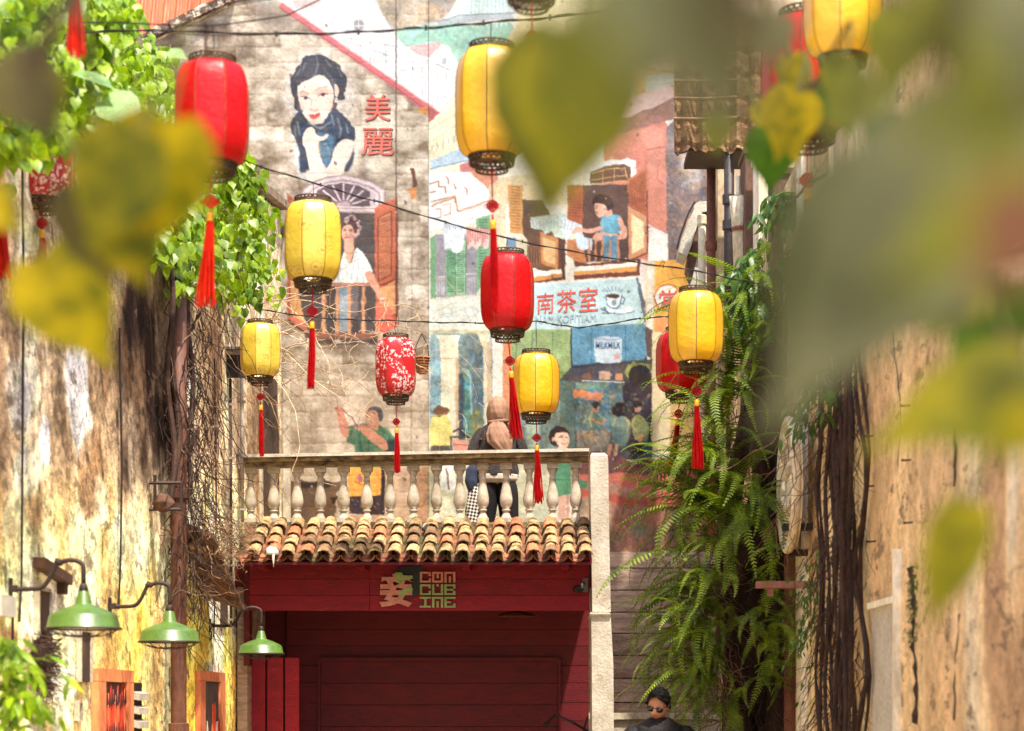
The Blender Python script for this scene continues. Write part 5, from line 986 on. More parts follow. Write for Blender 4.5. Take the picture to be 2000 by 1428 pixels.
# ---------------------------------------------------------------- cables
def cable(label, pts, r=.0042, twist=True, name='cable'):
    P3 = [P(*p) for p in pts]; out = []
    for i in range(len(P3)-1):
        a, b = P3[i], P3[i+1]; L = (b-a).length
        for k in range(10): f = k/10; q = a.lerp(b, f); q.z -= .035*L*4*f*(1-f)*.25; out.append(q)
    out.append(P3[-1]); o = thing(name, label, 'cable', P3[0], 'cables strung across the alley')
    m = MB(); m.tube(out, r, 4); part('wire', m, M_CORD, o)
    if twist:
        m = MB(); m.tube([q+Vector((0, math.cos(i*1.1), math.sin(i*1.1)))*r*1.9 for i, q in enumerate(out)], r*.7, 3); part('steel_line', m, BLK_, o)
        for i in range(4, len(out)-1, 7): m = MB(); q = out[i]; m.box((q.x-r*1.2, q.y-r*2.2, q.z-r*2.4), (q.x+r*1.2, q.y+r*2.2, q.z+r*2.4)); part('clip', m, BLK_, o)
    return o
cable('twisted cable crossing from the left foliage down to the right drainpipe', [(440, 300, 12.4), (611, 356, 13.3), (760, 400, 13.7), (975, 462, 14.4), (1200, 505, 14.6), (1359, 528, 14.6), (1470, 552, 14.7), (1700, 600, 12)])
cable('cable sagging across the coffee shop sign above the smaller lanterns', [(505, 604, 18.7), (640, 622, 18.6), (773, 626, 18.6), (900, 630, 18.2), (1047, 627, 17.3), (1130, 640, 17.0), (1250, 622, 16.8), (1331, 615, 16.6), (1440, 616, 16.0)])
cable('upper cable over the portrait carrying the big yellow lantern', [(-40, 66, 11), (300, 58, 11.1), (600, 66, 11.1), (800, 56, 11.1), (960, 43, 11.1), (1150, 24, 11.1), (1400, -30, 10.6)], .005)
cable('high cable at the far upper left above the red lantern', [(-60, 34, 10.4), (240, 44, 10.4), (415, 50, 10.4), (560, 30, 10.4), (700, -40, 10.4)], .004, False)
cable('thin bare wire slanting over the gable eave', [(1540, 395, 12), (1580, 352, 10.2), (1610, 340, 9.5)], .01, False)
# ---------------------------------------------------------------- green barn lamps on the left wall
M_ENAM = mat('green_enamel', (82, 112, 44), (66, 94, 34), sc=9, rough=.38, fine=.2, bump=0, spec=.5, coat=.15); M_ENW = mat('white_enamel', (232, 226, 206), sc=4, fine=.05); M_IRON = mat('dark_iron', (66, 50, 44), (46, 34, 32), sc=20, rough=.5, metal=.2)
def barn_lamp(px, py, wd, wallpx, wallpy, label):
    d = dl(wallpx); d = (d); R = wd/2*d/FPX; c = P(px, py, d)           # centre of the rim
    t = thing('wall_lamp', label, 'lamp', Vector((LWX, d, P(0, wallpy, d).z)), 'green barn lamps on the plaster wall')
    m = MB(); h = R
    m.lathe([(R*1.03, 0), (R*1.03, R*.03), (R, R*.05), (R*.94, R*.34), (R*.86, R*.42), (R*.55, R*.56), (R*.26, R*.66), (R*.235, R*.70), (R*.15, R*1.02), (R*.135, R*1.04)], 40, c); part('shade', m, M_ENAM, t, True)
    m = MB(); m.lathe([(R*1.0, R*.02), (R*.9, R*.32), (R*.5, R*.52), (R*.2, R*.6), (0.001, R*.6)], 32, c); part('reflector', m, M_ENW, t, True)
    m = MB()
    m.ring(c, R*1.03, R*.03, 40, 5); m.ring(c+Vector((0, 0, -R*.2)), R*.5, R*.014, 24, 4)
    for k in range(10):
        a = k*math.pi/5; m.tube([c+Vector((math.cos(a)*R*q, math.sin(a)*R*q, -R*z)) for q, z in ((1, 0), (.8, .12), (.5, .2), (.1, .24))], R*.014, 4)
    part('wire_guard', m, M_IRON, t)
    m = MB(); m.lathe([(R*.12, R*1.03), (R*.14, R*1.06), (R*.10, R*1.22), (R*.07, R*1.26)], 14, c, capped=True); part('socket', m, M_IRON, t, True)
    wx = LWX; x1 = c.x; s = x1-wx; zb = P(0, wallpy, d).z; ztop = c.z+R*1.24
    pts = [(wx, zb), (wx+s*.38, zb), (wx+s*.50, zb+.03*s/.4), (wx+s*.58, zb+.09*s/.4), (wx+s*.66, zb+.16*s/.4)]
    ca, rr_ = (wx+s*.83, max(ztop, zb)+.00), s*.17
    top = max(ztop+.06, zb+.12)
    pts += [(wx+s*.83-rr_*math.cos(a), top+rr_*.55*math.sin(a)) for a in (.35, .8, 1.2, 1.57, 2.0, 2.5, 3.14)] + [(x1, ztop)]
    P3 = [Vector((x, d, z)) for x, z in pts]; sm_ = []
    for i in range(len(P3)-1):
        a = P3[max(0, i-1)]; b = P3[i]; c2 = P3[i+1]; e_ = P3[min(len(P3)-1, i+2)]
        for f in (0, .33, .66): sm_.append(.5*((2*b)+(c2-a)*f+(2*a-5*b+4*c2-e_)*f*f+(3*b-a-3*c2+e_)*f**3))
    sm_.append(P3[-1]); m = MB(); m.tube(sm_, .0135, 8); part('gooseneck_arm', m, M_IRON, t, True)
    m = MB(); q = Vector((wx, d, zb)); m.box((wx, d-.03, zb-.06), (wx+.012, d+.03, zb+.06)); m.lathe([(.03, -.02), (.03, .02)], 10, q+Vector((.02, 0, 0)), capped=True); m.tube([q+Vector((.02, 0, -.05)), q+Vector((.02, 0, -.11)), q+Vector((.0, 0, -.13))], .006, 5); part('wall_plate', m, M_IRON, t)
barn_lamp(163, 1228, 141, 18, 1150, 'green barn lamp nearest the grey junction box, largest of the three')
barn_lamp(331, 1254, 116, 213, 1184, 'green barn lamp overlapping the brown drainpipe')
barn_lamp(510, 1277, 86, 409, 1222, 'small green barn lamp before the dark red doorway')
# ---------------------------------------------------------------- things on the left wall
M_BROWNP = mat('brown_painted_pipe', (104, 66, 50), (78, 48, 38), sc=6, st=(1, 1, .4), rough=.6)
dp = thing('drainpipe', 'thick brown drainpipe with a collar on the plaster wall', 'pipe', LW(319, 1428, .12)); q = LW(319, 1370, .12)
m = MB(); m.tube([Vector((q.x, q.y, z)) for z in (0, 1.5, 3.2, 4.9)], .062, 14); part('pipe', m, M_BROWNP, dp, True)
for z in (LW(319, 1422).z, LW(319, 965).z): m = MB(); m.lathe([(.066, -.04), (.08, -.035), (.08, .035), (.066, .04)], 14, (q.x, q.y, z)); part('collar', m, M_BROWNP, dp)
m = MB(); m.box((LWX, q.y-.03, LW(319, 985).z-.01), (q.x+.03, q.y+.03, LW(319, 985).z+.03)); part('bracket', m, M_IRON, dp)
for px, y0, y1, lab in ((33, -100, 1215, 'black cable hanging straight down beside the largest green lamp'), (228, 640, 1190, 'black cable hanging down to the middle green lamp'), (415, 700, 1245, 'black cable hanging down to the small green lamp')):
    m = MB(); m.tube([LW(px, y0, .02)+Vector((0, 0, 0)), LW(px, (y0+y1)/2, .03)+Vector((.0, .03, 0)), LW(px-1, y1-90, .03), LW(px-2, y1, .02)], .008, 5); solo('wall_cable', m, M_CORD, lab, 'cable', 'cables down the plaster wall')
m = MB(); q = LW(2, 1206, .0); m.box((LWX, q.y-.25, q.z), (LWX+.07, q.y+.05, LW(2, 1165).z)); bx = thing('junction_box', 'pale grey junction box under the lamp arm at the left edge', 'box', q); part('housing', m, mat('pale_plastic', (206, 200, 184), sc=10, fine=.06), bx)
m = MB(); m.tube([LW(4, 1206, .06), LW(7, 1250, .05), LW(14, 1300, .04), LW(10, 1428, .04)], .008, 5); part('lead', m, M_CORD, bx)
# brace board
m = MB(); a = LW(64, 1088, .02); b = LW(120, 1124, .02); R_ = Matrix.Rotation(math.atan2(b.z-a.z, b.y-a.y), 3, 'X'); L = (b-a).length
m.box((LWX, a.y, a.z-.06), (LWX+.07, a.y+L, a.z+.0), R_, a); m.box((LWX, b.y-.12, b.z-.12), (LWX+.05, b.y-.04, b.z-.02)); solo('timber_bracket', m, mat('dark_wood2', (96, 66, 48), (66, 46, 36), sc=6), 'slanting brown timber stub fixed above the first green lamp', 'board')
# narrow slots; their inner shade is a dark slab set on the plaster
for x0, x1, y0, y1, lab in ((67, 90, 1152, 1250, 'narrow dark ventilation slot under the timber stub'), (150, 170, 1233, 1332, 'narrow weathered slot directly below the largest lamp'), (423, 441, 1115, 1220, 'narrow dark slot near the small lamp'), (332, 346, 1308, 1350, 'small dark slot just right of the brown drainpipe'), (146, 151, 1374, 1408, 'tiny dark slit low on the plaster')):
    s = thing('wall_slot', lab, 'opening', LW(x0, y1), 'slots in the plaster wall'); a, b = dl(x0), dl(x1); z0, z1 = LW(x0, y1).z, LW(x0, y0).z
    m = MB(); m.box((LWX+.004, a, z0), (LWX+.02, b, z1)); part('opening', m, mat('slot_shadow', (86, 66, 50), (40, 30, 26), sc=3, st=(1, 1, .4)), s)  # dark colour stands for the shade inside the slot
    m = MB()
    for q in ((a-.02, a, z0, z1+.02), (b, b+.015, z0, z1), (a, b, z1, z1+.02)): m.box((LWX, q[0], q[2]), (LWX+.035, q[1], q[3]))
    part('reveal', m, M_CONC, s)
# framed panels
def framed(x0, x1, y0, label, kind):
    a, b = dl(x0), dl(x1); z1 = LW(x0, y0).z; z0 = .6; f = thing('framed_picture', label, 'picture', Vector((LWX, (a+b)/2, z0)), 'framed pictures on the plaster wall'); OR = mat('orange_frame'+str(kind), (206, 128, 84) if kind else (224, 146, 92), (186, 100, 66), sc=5, st=(1, 1, .5)); wv = .2*(b-a)
    m = MB()
    m.box((LWX, a, z1-.085), (LWX+.05, b, z1)); part('top_board', m, OR, f)
    for q in ((a, a+wv), (b-wv, b)):
        m = MB(); m.box((LWX, q[0], z0), (LWX+.05, q[1], z1-.088)); part('side_board', m, OR, f)
    m = MB(); m.box((LWX, a+wv+.002, z0), (LWX+.03, b-wv-.002, z1-.088)); part('canvas', m, mat('charcoal_canvas', (96, 80, 78), (66, 54, 54), sc=4, st=(1, 1, .5)), f)
    cols = [mat('red_cloth%d' % kind, (226, 76, 40), (176, 40, 30), sc=14, st=(1, 1, .4)), mat('orange_cloth%d' % kind, (240, 130, 84), (206, 84, 50), sc=14), mat('dark_cloth%d' % kind, (58, 36, 38), (30, 22, 24), sc=10), mat('pale_cloth%d' % kind, (240, 200, 176), sc=10)]
    w_ = b-a-2*wv-.02; n = 9; random.seed(50+kind)
    if kind == 0:
        for k in range(n):
            y = a+wv+.01+w_*k/n; h = z1-.085-rr(.10, .14)
            m = MB(); m.prism([(LWX+.032, y, z0+.2), (LWX+.032, y+w_/n*.92, z0+.2), (LWX+.032, y+w_/n*.85, h), (LWX+.032, y+w_/n*.5, h+rr(.03, .1)), (LWX+.032, y+.01, h-.02)], (.012, 0, 0)); part('painted_strip', m, cols[(0, 1, 0, 0, 1, 1, 0, 0, 1)[k]], f)
            for zc in (h+.0, h-.25):
                m = MB(); m.prism([(LWX+.046, y+.01, zc-.05), (LWX+.046, y+w_/n*.8, zc-.03), (LWX+.046, y+w_/n*.7, zc+.03), (LWX+.046, y+w_/n*.45, zc+.08), (LWX+.046, y+w_/n*.3, zc+.02)], (.004, 0, 0)); part('dark_stroke', m, cols[2], f)
    else:
        for k in range(7):
            y = a+wv+.01+w_*k/7; m = MB(); m.prism([(LWX+.032, y, z0), (LWX+.032, y+w_/7*1.1, z0), (LWX+.032, y+w_/7*.9, z0+rr(.6, 1.0)), (LWX+.032, y+w_/7*.3, z0+rr(.5, .9))], (.008+.001*k, 0, 0)); part('painted_strip', m, cols[(0, 3, 2, 1, 0, 3, 0)[k]], f)
framed(178, 248, 1305, 'orange framed picture with torn red and black strips beside the louvre', 0)
framed(380, 430, 1310, 'smaller orange framed dark picture right of the brown drainpipe', 1)
lv = thing('louvre_vent', 'black and white louvre between the first orange frame and the drainpipe', 'vent', LW(253, 1428)); a, b = dl(253), dl(272)
m = MB(); m.box((LWX, a, .8), (LWX+.02, b, LW(253, 1333).z)); part('back', m, BLK_, lv)
for k in range(6):
    z = LW(253, 1345).z-k*.099*1.02; m = MB(); m.prism([(LWX+.02, a, z-.075), (LWX+.07, a, z-.085), (LWX+.07, a, z-.035), (LWX+.02, a, z-.02)], (0, b-a, 0)); part('slat', m, M_WHITE, lv)
# small ruined canopy with the dry twigs
can = thing('small_canopy', 'broken little tiled canopy with dry twigs beside the drainpipe', 'canopy', LW(370, 1090)); a, b = dl(338), dl(408)
for k in range(6):
    y0 = a+(b-a)*k/6; m = MB(); z = LW(338, 1012).z-(.55)*k/6
    m.prism([(LWX, y0, z), (LWX+.32, y0, z-.12), (LWX+.32, y0, z-.16), (LWX, y0, z-.05)], (0, (b-a)/6-.01, -.05)); part('canopy_board', m, mat('canopy_wood', (120, 84, 64), (80, 56, 44), sc=6, c3=(196, 160, 120), thr=.58) if k == 0 else bpy.data.materials['canopy_wood'], can)
# square iron bracket with a rag by the pipe
ib = thing('iron_bracket', 'rusty square iron bracket holding a rag beside the drainpipe top', 'bracket', LW(290, 995, 0)); q = LW(292, 995, 0)
m = MB()
for e1, e2 in (((0, 0, 0), (.24, 0, 0)), ((0, 0, .2), (.24, 0, .2)), ((.24, 0, 0), (.24, 0, .2)), ((.04, 0, 0), (.04, 0, .26))): m.tube([q+Vector(e1), q+Vector(e2)], .014, 5)
part('iron_frame', m, M_IRON, ib); m = MB(); m.lathe([(.02, -.02), (.06, 0), (.08, .05), (.05, .10), (.02, .12)], 10, q+Vector((.1, 0, .0)), fr=lambda t, z: 1+.3*math.sin(3*t)+.2*math.sin(5*t+z*40)); part('rag', m, mat('rag', (104, 70, 52), (66, 46, 36), sc=20), ib)
# little hanging basket before the pier
hb = thing('hanging_basket', 'small brown wicker basket hanging from bare twigs', 'basket', P(824, 730, 21.5)); c = P(824, 730, 21.5); m = MB()
for k in range(6): m.ring(c+Vector((0, 0, .025+k*.028)), .05+.006*k, .012, 18, 4)
m.lathe([(.001, 0), (.055, 0), (.075, .16)], 16, c); part('bowl', m, mat('wicker', (160, 104, 62), (110, 68, 42), sc=30), hb)
m = MB()
for sx_ in (-1, 1): m.tube([c+Vector((sx_*.075, 0, .16)), c+Vector((sx_*.06, 0, .3)), c+Vector((0, 0, .42))], .005, 4)
part('handle', m, M_CORD, hb)
# ---------------------------------------------------------------- pipes, posts and canopy on the right
def vpipe(px, d, r, y0, y1, mm, label, name='drainpipe', collars=()):
    c = P(px, y1, d); o = thing(name, label, 'pipe', c); m = MB(); m.tube([P(px, y1, d), P(px, (y0+y1)/2, d), P(px, y0, d)], r, 12); part('pipe', m, mm, o, True)
    for y in collars: m = MB(); m.lathe([(r*1.02, -.05), (r*1.3, -.045), (r*1.3, .045), (r*1.02, .05)], 12, P(px, y, d)); part('collar', m, mm, o)
    return o
RUSTP = mat('rust_brown_pipe', (134, 86, 66), (104, 62, 50), sc=8, st=(1, 1, .4)); CREAMP = mat('cream_pipe', (226, 214, 186), (196, 178, 146), sc=6, st=(1, 1, .4)); BLKP = mat('black_pipe', (62, 54, 54), (44, 38, 38), sc=8, rough=.45)
vpipe(1389, 21.6, .048, 300, 1080, RUSTP, 'rust brown drainpipe nearest the mural beside the grey gutter', collars=(480,))
vpipe(1371, 21.9, .040, 420, 900, CREAMP, 'pale grey downpipe under the little arched gutter', collars=(430,))
vpipe(1424, 20.6, .052, 300, 640, BLKP, 'black drainpipe between the rusty pipe and bamboo tube', collars=(390, 440))
o = thing('bamboo_tube', 'cream bamboo tube with a dark node tied upright on the wall', 'pipe', P(1448, 620, 19.5)); m = MB(); m.tube([P(1452, 620, 19.5), P(1446, 450, 19.5), P(1440, 382, 19.4)], .078, 14); part('tube', m, CREAMP, o, True); m = MB(); m.lathe([(.08, -.02), (.088, 0), (.08, .02)], 14, P(1446, 448, 19.48)); part('node', m, RUSTP, o); m = MB(); m.tube([P(1441, 382, 19.4), P(1442, 345, 19.5)], .02, 6); part('tie', m, CREAMP, o)
PALE = mat('white_and_sunlit_plaster', (244, 236, 214), (216, 196, 160), sc=4, st=(1, 1, .4)); DKW = mat('dark_column_paint', (112, 82, 66), (80, 58, 48), sc=6, st=(1, 1, .4)); MIDW = mat('dull_plaster', (206, 186, 152), (160, 136, 108), sc=5, st=(1, 1, .4))  # palest tone: white carving, and sunlit wall put into the colour
def pilaster(x0, x1, d, y0, y1, mm, label, dep=.5):
    m = MB(); a = P(x0, y1, d); b = P(x1, y0, d); m.box((a.x, d, max(0, a.z)), (b.x, d+dep, b.z)); t = thing('pilaster', label, 'pillar', (a.x, d, max(0, a.z))); part('shaft', m, mm, t)
    m = MB(); m.box((a.x-.02, d-.02, b.z), (b.x+.02, d+dep, b.z+.05)); part('cap', m, mm, t)
pilaster(1402, 1414, 21.9, 310, 900, MIDW, 'thin pale strip of plaster just right of the rusty drainpipe')
pilaster(1456, 1480, 19.2, 300, 900, DKW, 'dark cracked pilaster right of the bamboo tube')
pilaster(1482, 1500, 18.6, 300, 1428, PALE, 'pale pilaster behind the leaf sprays')
pilaster(1508, 1560, 17.2, 340, 860, DKW, 'brown painted post with iron collar right of the leaf sprays', .3)
pilaster(1565, 1600, 15.6, 260, 1428, PALE, 'post coloured pale for sunlit wall behind the carved medallion', .3)  # its pale colour stands for a sunlit patch of wall
pilaster(1640, 1662, 13.7, 200, 1428, MIDW, 'dull cream post tucked behind the hanging roots', .3)
# small arched gutter hood
g = thing('gutter_hood', 'grey curved gutter hood fixed between the mural and the drainpipes', 'gutter', P(1350, 500, 22.0)); m = MB()
A = [(1326, 492), (1330, 470), (1346, 425), (1356, 400), (1366, 393), (1388, 393), (1388, 412), (1372, 414), (1362, 440), (1350, 480), (1342, 500)]
m.prism([P(x, y, 22.0) for x, y in A], (0, .5, 0)); part('hood', m, mat('grey_metal_sheet', (200, 196, 184), (170, 162, 148), sc=5), g)
m = MB(); m.tube([P(1322, 486, 21.97), P(1328, 462, 21.97), P(1344, 418, 21.97), P(1357, 394, 21.97)], .012, 6); part('edge_strip', m, BLKP, g)
m = MB(); m.prism([P(x, y, 22.05) for x, y in ((1344, 500), (1362, 440), (1372, 414), (1388, 412), (1388, 425), (1376, 440), (1362, 500), (1352, 545), (1342, 520))], (0, .4, 0)); part('inner_bracket', m, DKW, g)
# carved medallion seen almost edge on
md = thing('carved_medallion', 'round white carved medallion hung edge on at the tan wall', 'medallion', RW(1585, 1075, .25)); c = P(1586, 948, 15.6); c.x = RWX-.15
cz = c.z; R = .49; m = MB()
def disc(mb, x0, x1, r, n=40): mb.prism([(x0, c.y+r*math.cos(2*math.pi*i/n), cz+r*math.sin(2*math.pi*i/n)) for i in range(n)], (x1-x0, 0, 0))
disc(m, c.x, c.x+.05, R); part('disc', m, PALE, md)
m = MB(); m.ring(Vector((c.x-.0, c.y, cz)), R, .035, 48, 8, 'x'); part('rim', m, PALE, md, True)
m = MB(); m.ring(Vector((c.x, c.y, cz)), R*.86, .014, 40, 6, 'x'); part('inner_rim', m, PALE, md)
random.seed(8)
for k in range(26):
    a = rr(0, 6.28); r = R*.8*math.sqrt(rr(0, 1)); q = Vector((c.x-.005, c.y+r*math.cos(a), cz+r*math.sin(a))); m = MB(); m.lathe([(.001, .03), (.03, .02), (.05, 0)], 7, (0, 0, 0), fr=lambda t, z: 1+.3*math.sin(3*t+k)); m.v = [tuple(q+Vector((-v[2], v[0], v[1]))) for v in m.v]; part('carved_petal', m, MIDW if k % 3 else PALE, md)
m = MB(); m.box((c.x, c.y-.03, cz+R+.0), (RWX, c.y+.03, cz+R+.05)); part('hanger', m, M_IRON, md); m = MB(); m.box((c.x, c.y-.03, cz-R-.05), (RWX, c.y+.03, cz-R)); part('hanger', m, M_IRON, md)
# shelf brackets under the medallion
for px, py, lab, L in ((1612, 1035, 'short black steel stub right under the carved medallion', .22), (1580, 1148, 'pinkish timber shelf sticking out among the fern fronds', .42)):
    d = 15.3; m = MB(); z = P(0, py, d).z; m.box((RWX-L, d, z), (RWX, d+.12, z+.05)); m.box((RWX-L*.8, d+.04, z-.06), (RWX-L*.7, d+.08, z-.001)); solo('shelf_bracket', m, BLK_ if py < 1100 else mat('pink_wood', (166, 110, 96), sc=5), lab, 'bracket')
vpipe(1548, 16.4, .07, 850, 1428, RUSTP, 'thick dark brown drainpipe left of the carved medallion', collars=(870, 1060))
# pegs in the tan wall and the doorway recess
pegs = [(1777, 791), (1705, 851), (1780, 898), (1707, 949), (1784, 1020), (1711, 1057)]
for (px, py), where in zip(pegs, ('highest iron peg in the tan wall, under the blurred leaf', 'upper iron peg close to the hanging roots', 'second iron peg below the blurred leaf tip', 'middle iron peg close to the hanging roots', 'lowest iron peg of the column further from the roots', 'lowest iron peg close to the hanging roots above the doorway')):
    q = RW(px, py); m = MB(); m.tube([q, q+Vector((-.04, -.0, -.004)), q+Vector((-.055, 0, -.002))], [.006, .006, .009], 6); solo('wall_peg', m, M_IRON, where, 'peg', 'iron pegs in the tan wall')
dr = thing('doorway', 'pale grey blocked doorway low in the tan wall', 'door', RW(1735, 1428)); a, b = RWX*FPX/(1760-CX), RWX*FPX/(1706-CX); zt = RW(1740, 1182).z
m = MB(); m.box((RWX-.012, a, 0), (RWX-.002, b, zt)); part('panel', m, mat('grey_render', (196, 186, 170), (176, 164, 146), sc=4), dr)
m = MB(); m.box((RWX-.05, a-.05, 0), (RWX-.002, a-.002, zt+.3)); m.box((RWX-.04, a-.0, zt+.002), (RWX-.002, b, zt+.04)); part('door_surround', m, PALE, dr)
# cracks with weeds
M_CRK = mat('crack_dark', (70, 50, 38), (44, 32, 26), sc=20)
def crack(pts, label, r=.008):
    m = MB(); out = []
    for i in range(len(pts)-1):
        for k in range(6): f = k/6; out.append(RW(pts[i][0]+(pts[i+1][0]-pts[i][0])*f+rr(-1.5, 1.5), pts[i][1]+(pts[i+1][1]-pts[i][1])*f, .001))
    m.tube(out, [r*rr(.4, 1.3) for _ in out], 4); solo('dead_stem', m, M_CRK, label, 'stem')
crack([(1744, 640), (1756, 760), (1760, 850), (1752, 930), (1760, 1000), (1772, 1110)], 'thin dead creeper stem between the iron pegs', .004)
crack([(1862, 780), (1866, 900), (1864, 960)], 'short dead stem high on the streaked plaster', .008)
crack([(1876, 1200), (1868, 1300), (1866, 1428)], 'long dark stem at the foot of the streaked plaster', .010)
crack([(1784, 1110), (1790, 1180), (1788, 1250), (1796, 1330), (1792, 1428)], 'broad dark crack with moss right of the doorway', .03)
# ---------------------------------------------------------------- plants
LIME = mat('lime_leaf', (162, 188, 26), (72, 112, 10), sc=7, fine=.25, rough=.4, trans=.5, spec=.5, bump=.0, c3=(206, 206, 60), sc3=4, thr=.62, rnd=.3)
GREEN = mat('green_leaf', (84, 122, 30), (40, 76, 14), sc=7, fine=.25, rough=.42, trans=.42, spec=.5, bump=0, c3=(130, 150, 50), sc3=5, thr=.6)
FERN = mat('fern_green', (142, 160, 50), (66, 92, 24), sc=5, fine=.3, rough=.5, trans=.42, spec=.35, bump=0, rnd=.35, c3=(150, 120, 50), sc3=3, thr=.66)
OLIVE = mat('near_leaf_olive', (112, 112, 20), (64, 66, 16), sc=14, fine=.2, rough=.5, trans=.4, spec=.3, bump=0); YELF = mat('near_leaf_yellow', (176, 152, 2), (78, 84, 8), sc=13, fine=.25, rough=.5, trans=.62, spec=.3, bump=0); GREYF = mat('near_leaf_dull', (106, 104, 74), (76, 78, 46), sc=9, fine=.1, rough=.6, trans=.3, spec=.2, bump=0); MIXF = mat('near_leaf_mixed', (140, 128, 12), (66, 76, 10), sc=14, fine=.2, rough=.5, trans=.5, bump=0); DKF = mat('near_leaf_dark', (76, 66, 20), (46, 42, 16), sc=14, rough=.6, trans=.25, bump=0); BGREEN = mat('near_leaf_green', (64, 100, 10), (44, 76, 6), sc=20, rough=.4, trans=.6, bump=0)
TWIG = mat('dry_twig', (150, 118, 88), (96, 66, 50), sc=30); PTWIG = mat('pale_twig', (206, 180, 146), (150, 120, 92), sc=30); ROOT = mat('dark_root', (78, 54, 42), (44, 30, 26), sc=12, st=(1, 1, .3), bump=.6); STEM = mat('green_stem', (110, 112, 50), (76, 70, 36), sc=20)
def heart(L=1.0, W=.78, tip=.22, n=7, fold=.18, curl=.18):
    m = MB(); V = [(0, 0, 0)]; mid = []; 
    prof = [(.00, .0), (-.07, .22), (.06, .40), (.24, .5), (.46, .44), (.66, .27), (.80, .12), (1.0, .0)]
    zc = lambda x: -curl*L*(x*x)
    up = [(x*L, y*W, fold*y*W+zc(max(0, x))) for x, y in prof]; dn = [(x, -y, z) for x, y, z in up]; ce = [(max(0, x)*L, 0, zc(max(0, x))) for x, y in prof]
    k = len(prof); V = ce+up+dn; F_ = []
    for i in range(k-1):
        F_ += [(i, i+1, k+i+1, k+i), (i+1, i, 2*k+i, 2*k+i+1)]
    F_ = [f for f in F_]; m.add([Vector(v) for v in V], F_); return m
def lance(L=1.0, W=.3, fold=.12, curl=.25):
    m = MB(); prof = [(0, .04), (.18, .36), (.42, .5), (.7, .32), (1.0, .0)]
    zc = lambda x: -curl*L*x*x
    ce = [(x*L, 0, zc(x)) for x, y in prof]; up = [(x*L, y*W, fold*y*W+zc(x)) for x, y in prof]; dn = [(a, -b, c) for a, b, c in up]; k = len(prof); F_ = []
    for i in range(k-1): F_ += [(i, i+1, k+i+1, k+i), (i+1, i, 2*k+i, 2*k+i+1)]
    m.add([Vector(v) for v in ce+up+dn], F_); return m
HE = heart(); LA = lance()
def put(mb, src, M_): 
    mb.add([M_ @ Vector(v) for v in src.v], src.f)
def leafM(p, dirv, s, roll=0.0):
    x = Vector(dirv).normalized(); up = Vector((rr(-.4, .4), -.6+rr(-.5, .5), .7)); y = up.cross(x)
    y = y.normalized() if y.length > 1e-3 else Vector((0, 1, 0)); z = x.cross(y)
    M_ = Matrix((x, y, z)).transposed().to_4x4(); M_ = M_ @ Matrix.Rotation(roll, 4, 'X'); M_ = Matrix.Translation(p) @ M_ @ Matrix.Scale(s, 4); return M_
def plant(name, label, cat, base, sprays, leafsrc, lm, size, sep=200, stem_r=.006, stemmat=TWIG, per=14, hang=.8, group=None, kindname='leaf', jit=.06):
    """sprays: list of (start, end, droop); leaves sit along each; the biggest seen are single parts, the rest one mass"""
    t = thing(name, label, cat, base, group); allm = []; stems = MB()
    for a, b, dr in sprays:
        pts = []; 
        for i in range(8):
            f = i/7; q = a.lerp(b, f); q.z += dr*4*f*(1-f)-.0; pts.append(q)
        if len(sprays) <= 34: sm1 = MB(); sm1.tube(pts, [stem_r*(1-.8*i/7) for i in range(8)], 4); part('stem', sm1, stemmat, t)
        else: stems.tube(pts, [stem_r*(1-.8*i/7) for i in range(8)], 4)
        for k in range(per):
            f = rr(.12, 1.0); i = min(6, int(f*7)); q = pts[i].lerp(pts[i+1], f*7-i); dv = (pts[i+1]-pts[i]).normalized()*.5+Vector((rr(-.8, .8), rr(-.8, .5), -hang+rr(-.4, .5)))
            q = q+Vector((rr(-jit, jit), rr(-jit, jit), rr(-jit, jit))); s = size*rr(.55, 1.25); allm.append((leafM(q, dv, s, rr(-.6, .6)), s))
    if stems.v: part('stems', stems, stemmat, t, kind='stuff')
    me = leafsrc.mesh(kindname, lm, True); allm.sort(key=lambda z: -z[1]); 
    for M_, s in allm[:sep]:
        o = bpy.data.objects.new(kindname, me); link(o, t); M2 = M_.copy(); M2.translation = M_.translation-ORG[t.name]; o.matrix_basis = M2
    if len(allm) > sep:
        mb = MB()
        for M_, s in allm[sep:]: put(mb, leafsrc, M_)
        part('small_leaves', mb, lm, t, True, 'stuff')
    return t
random.seed(21)
def clampx(p, off=.05):
    if p.y < 23.3 and p.z < 6.3 and p.x < LWX+off: p.x = LWX+off+rr(0, .12)
    return p
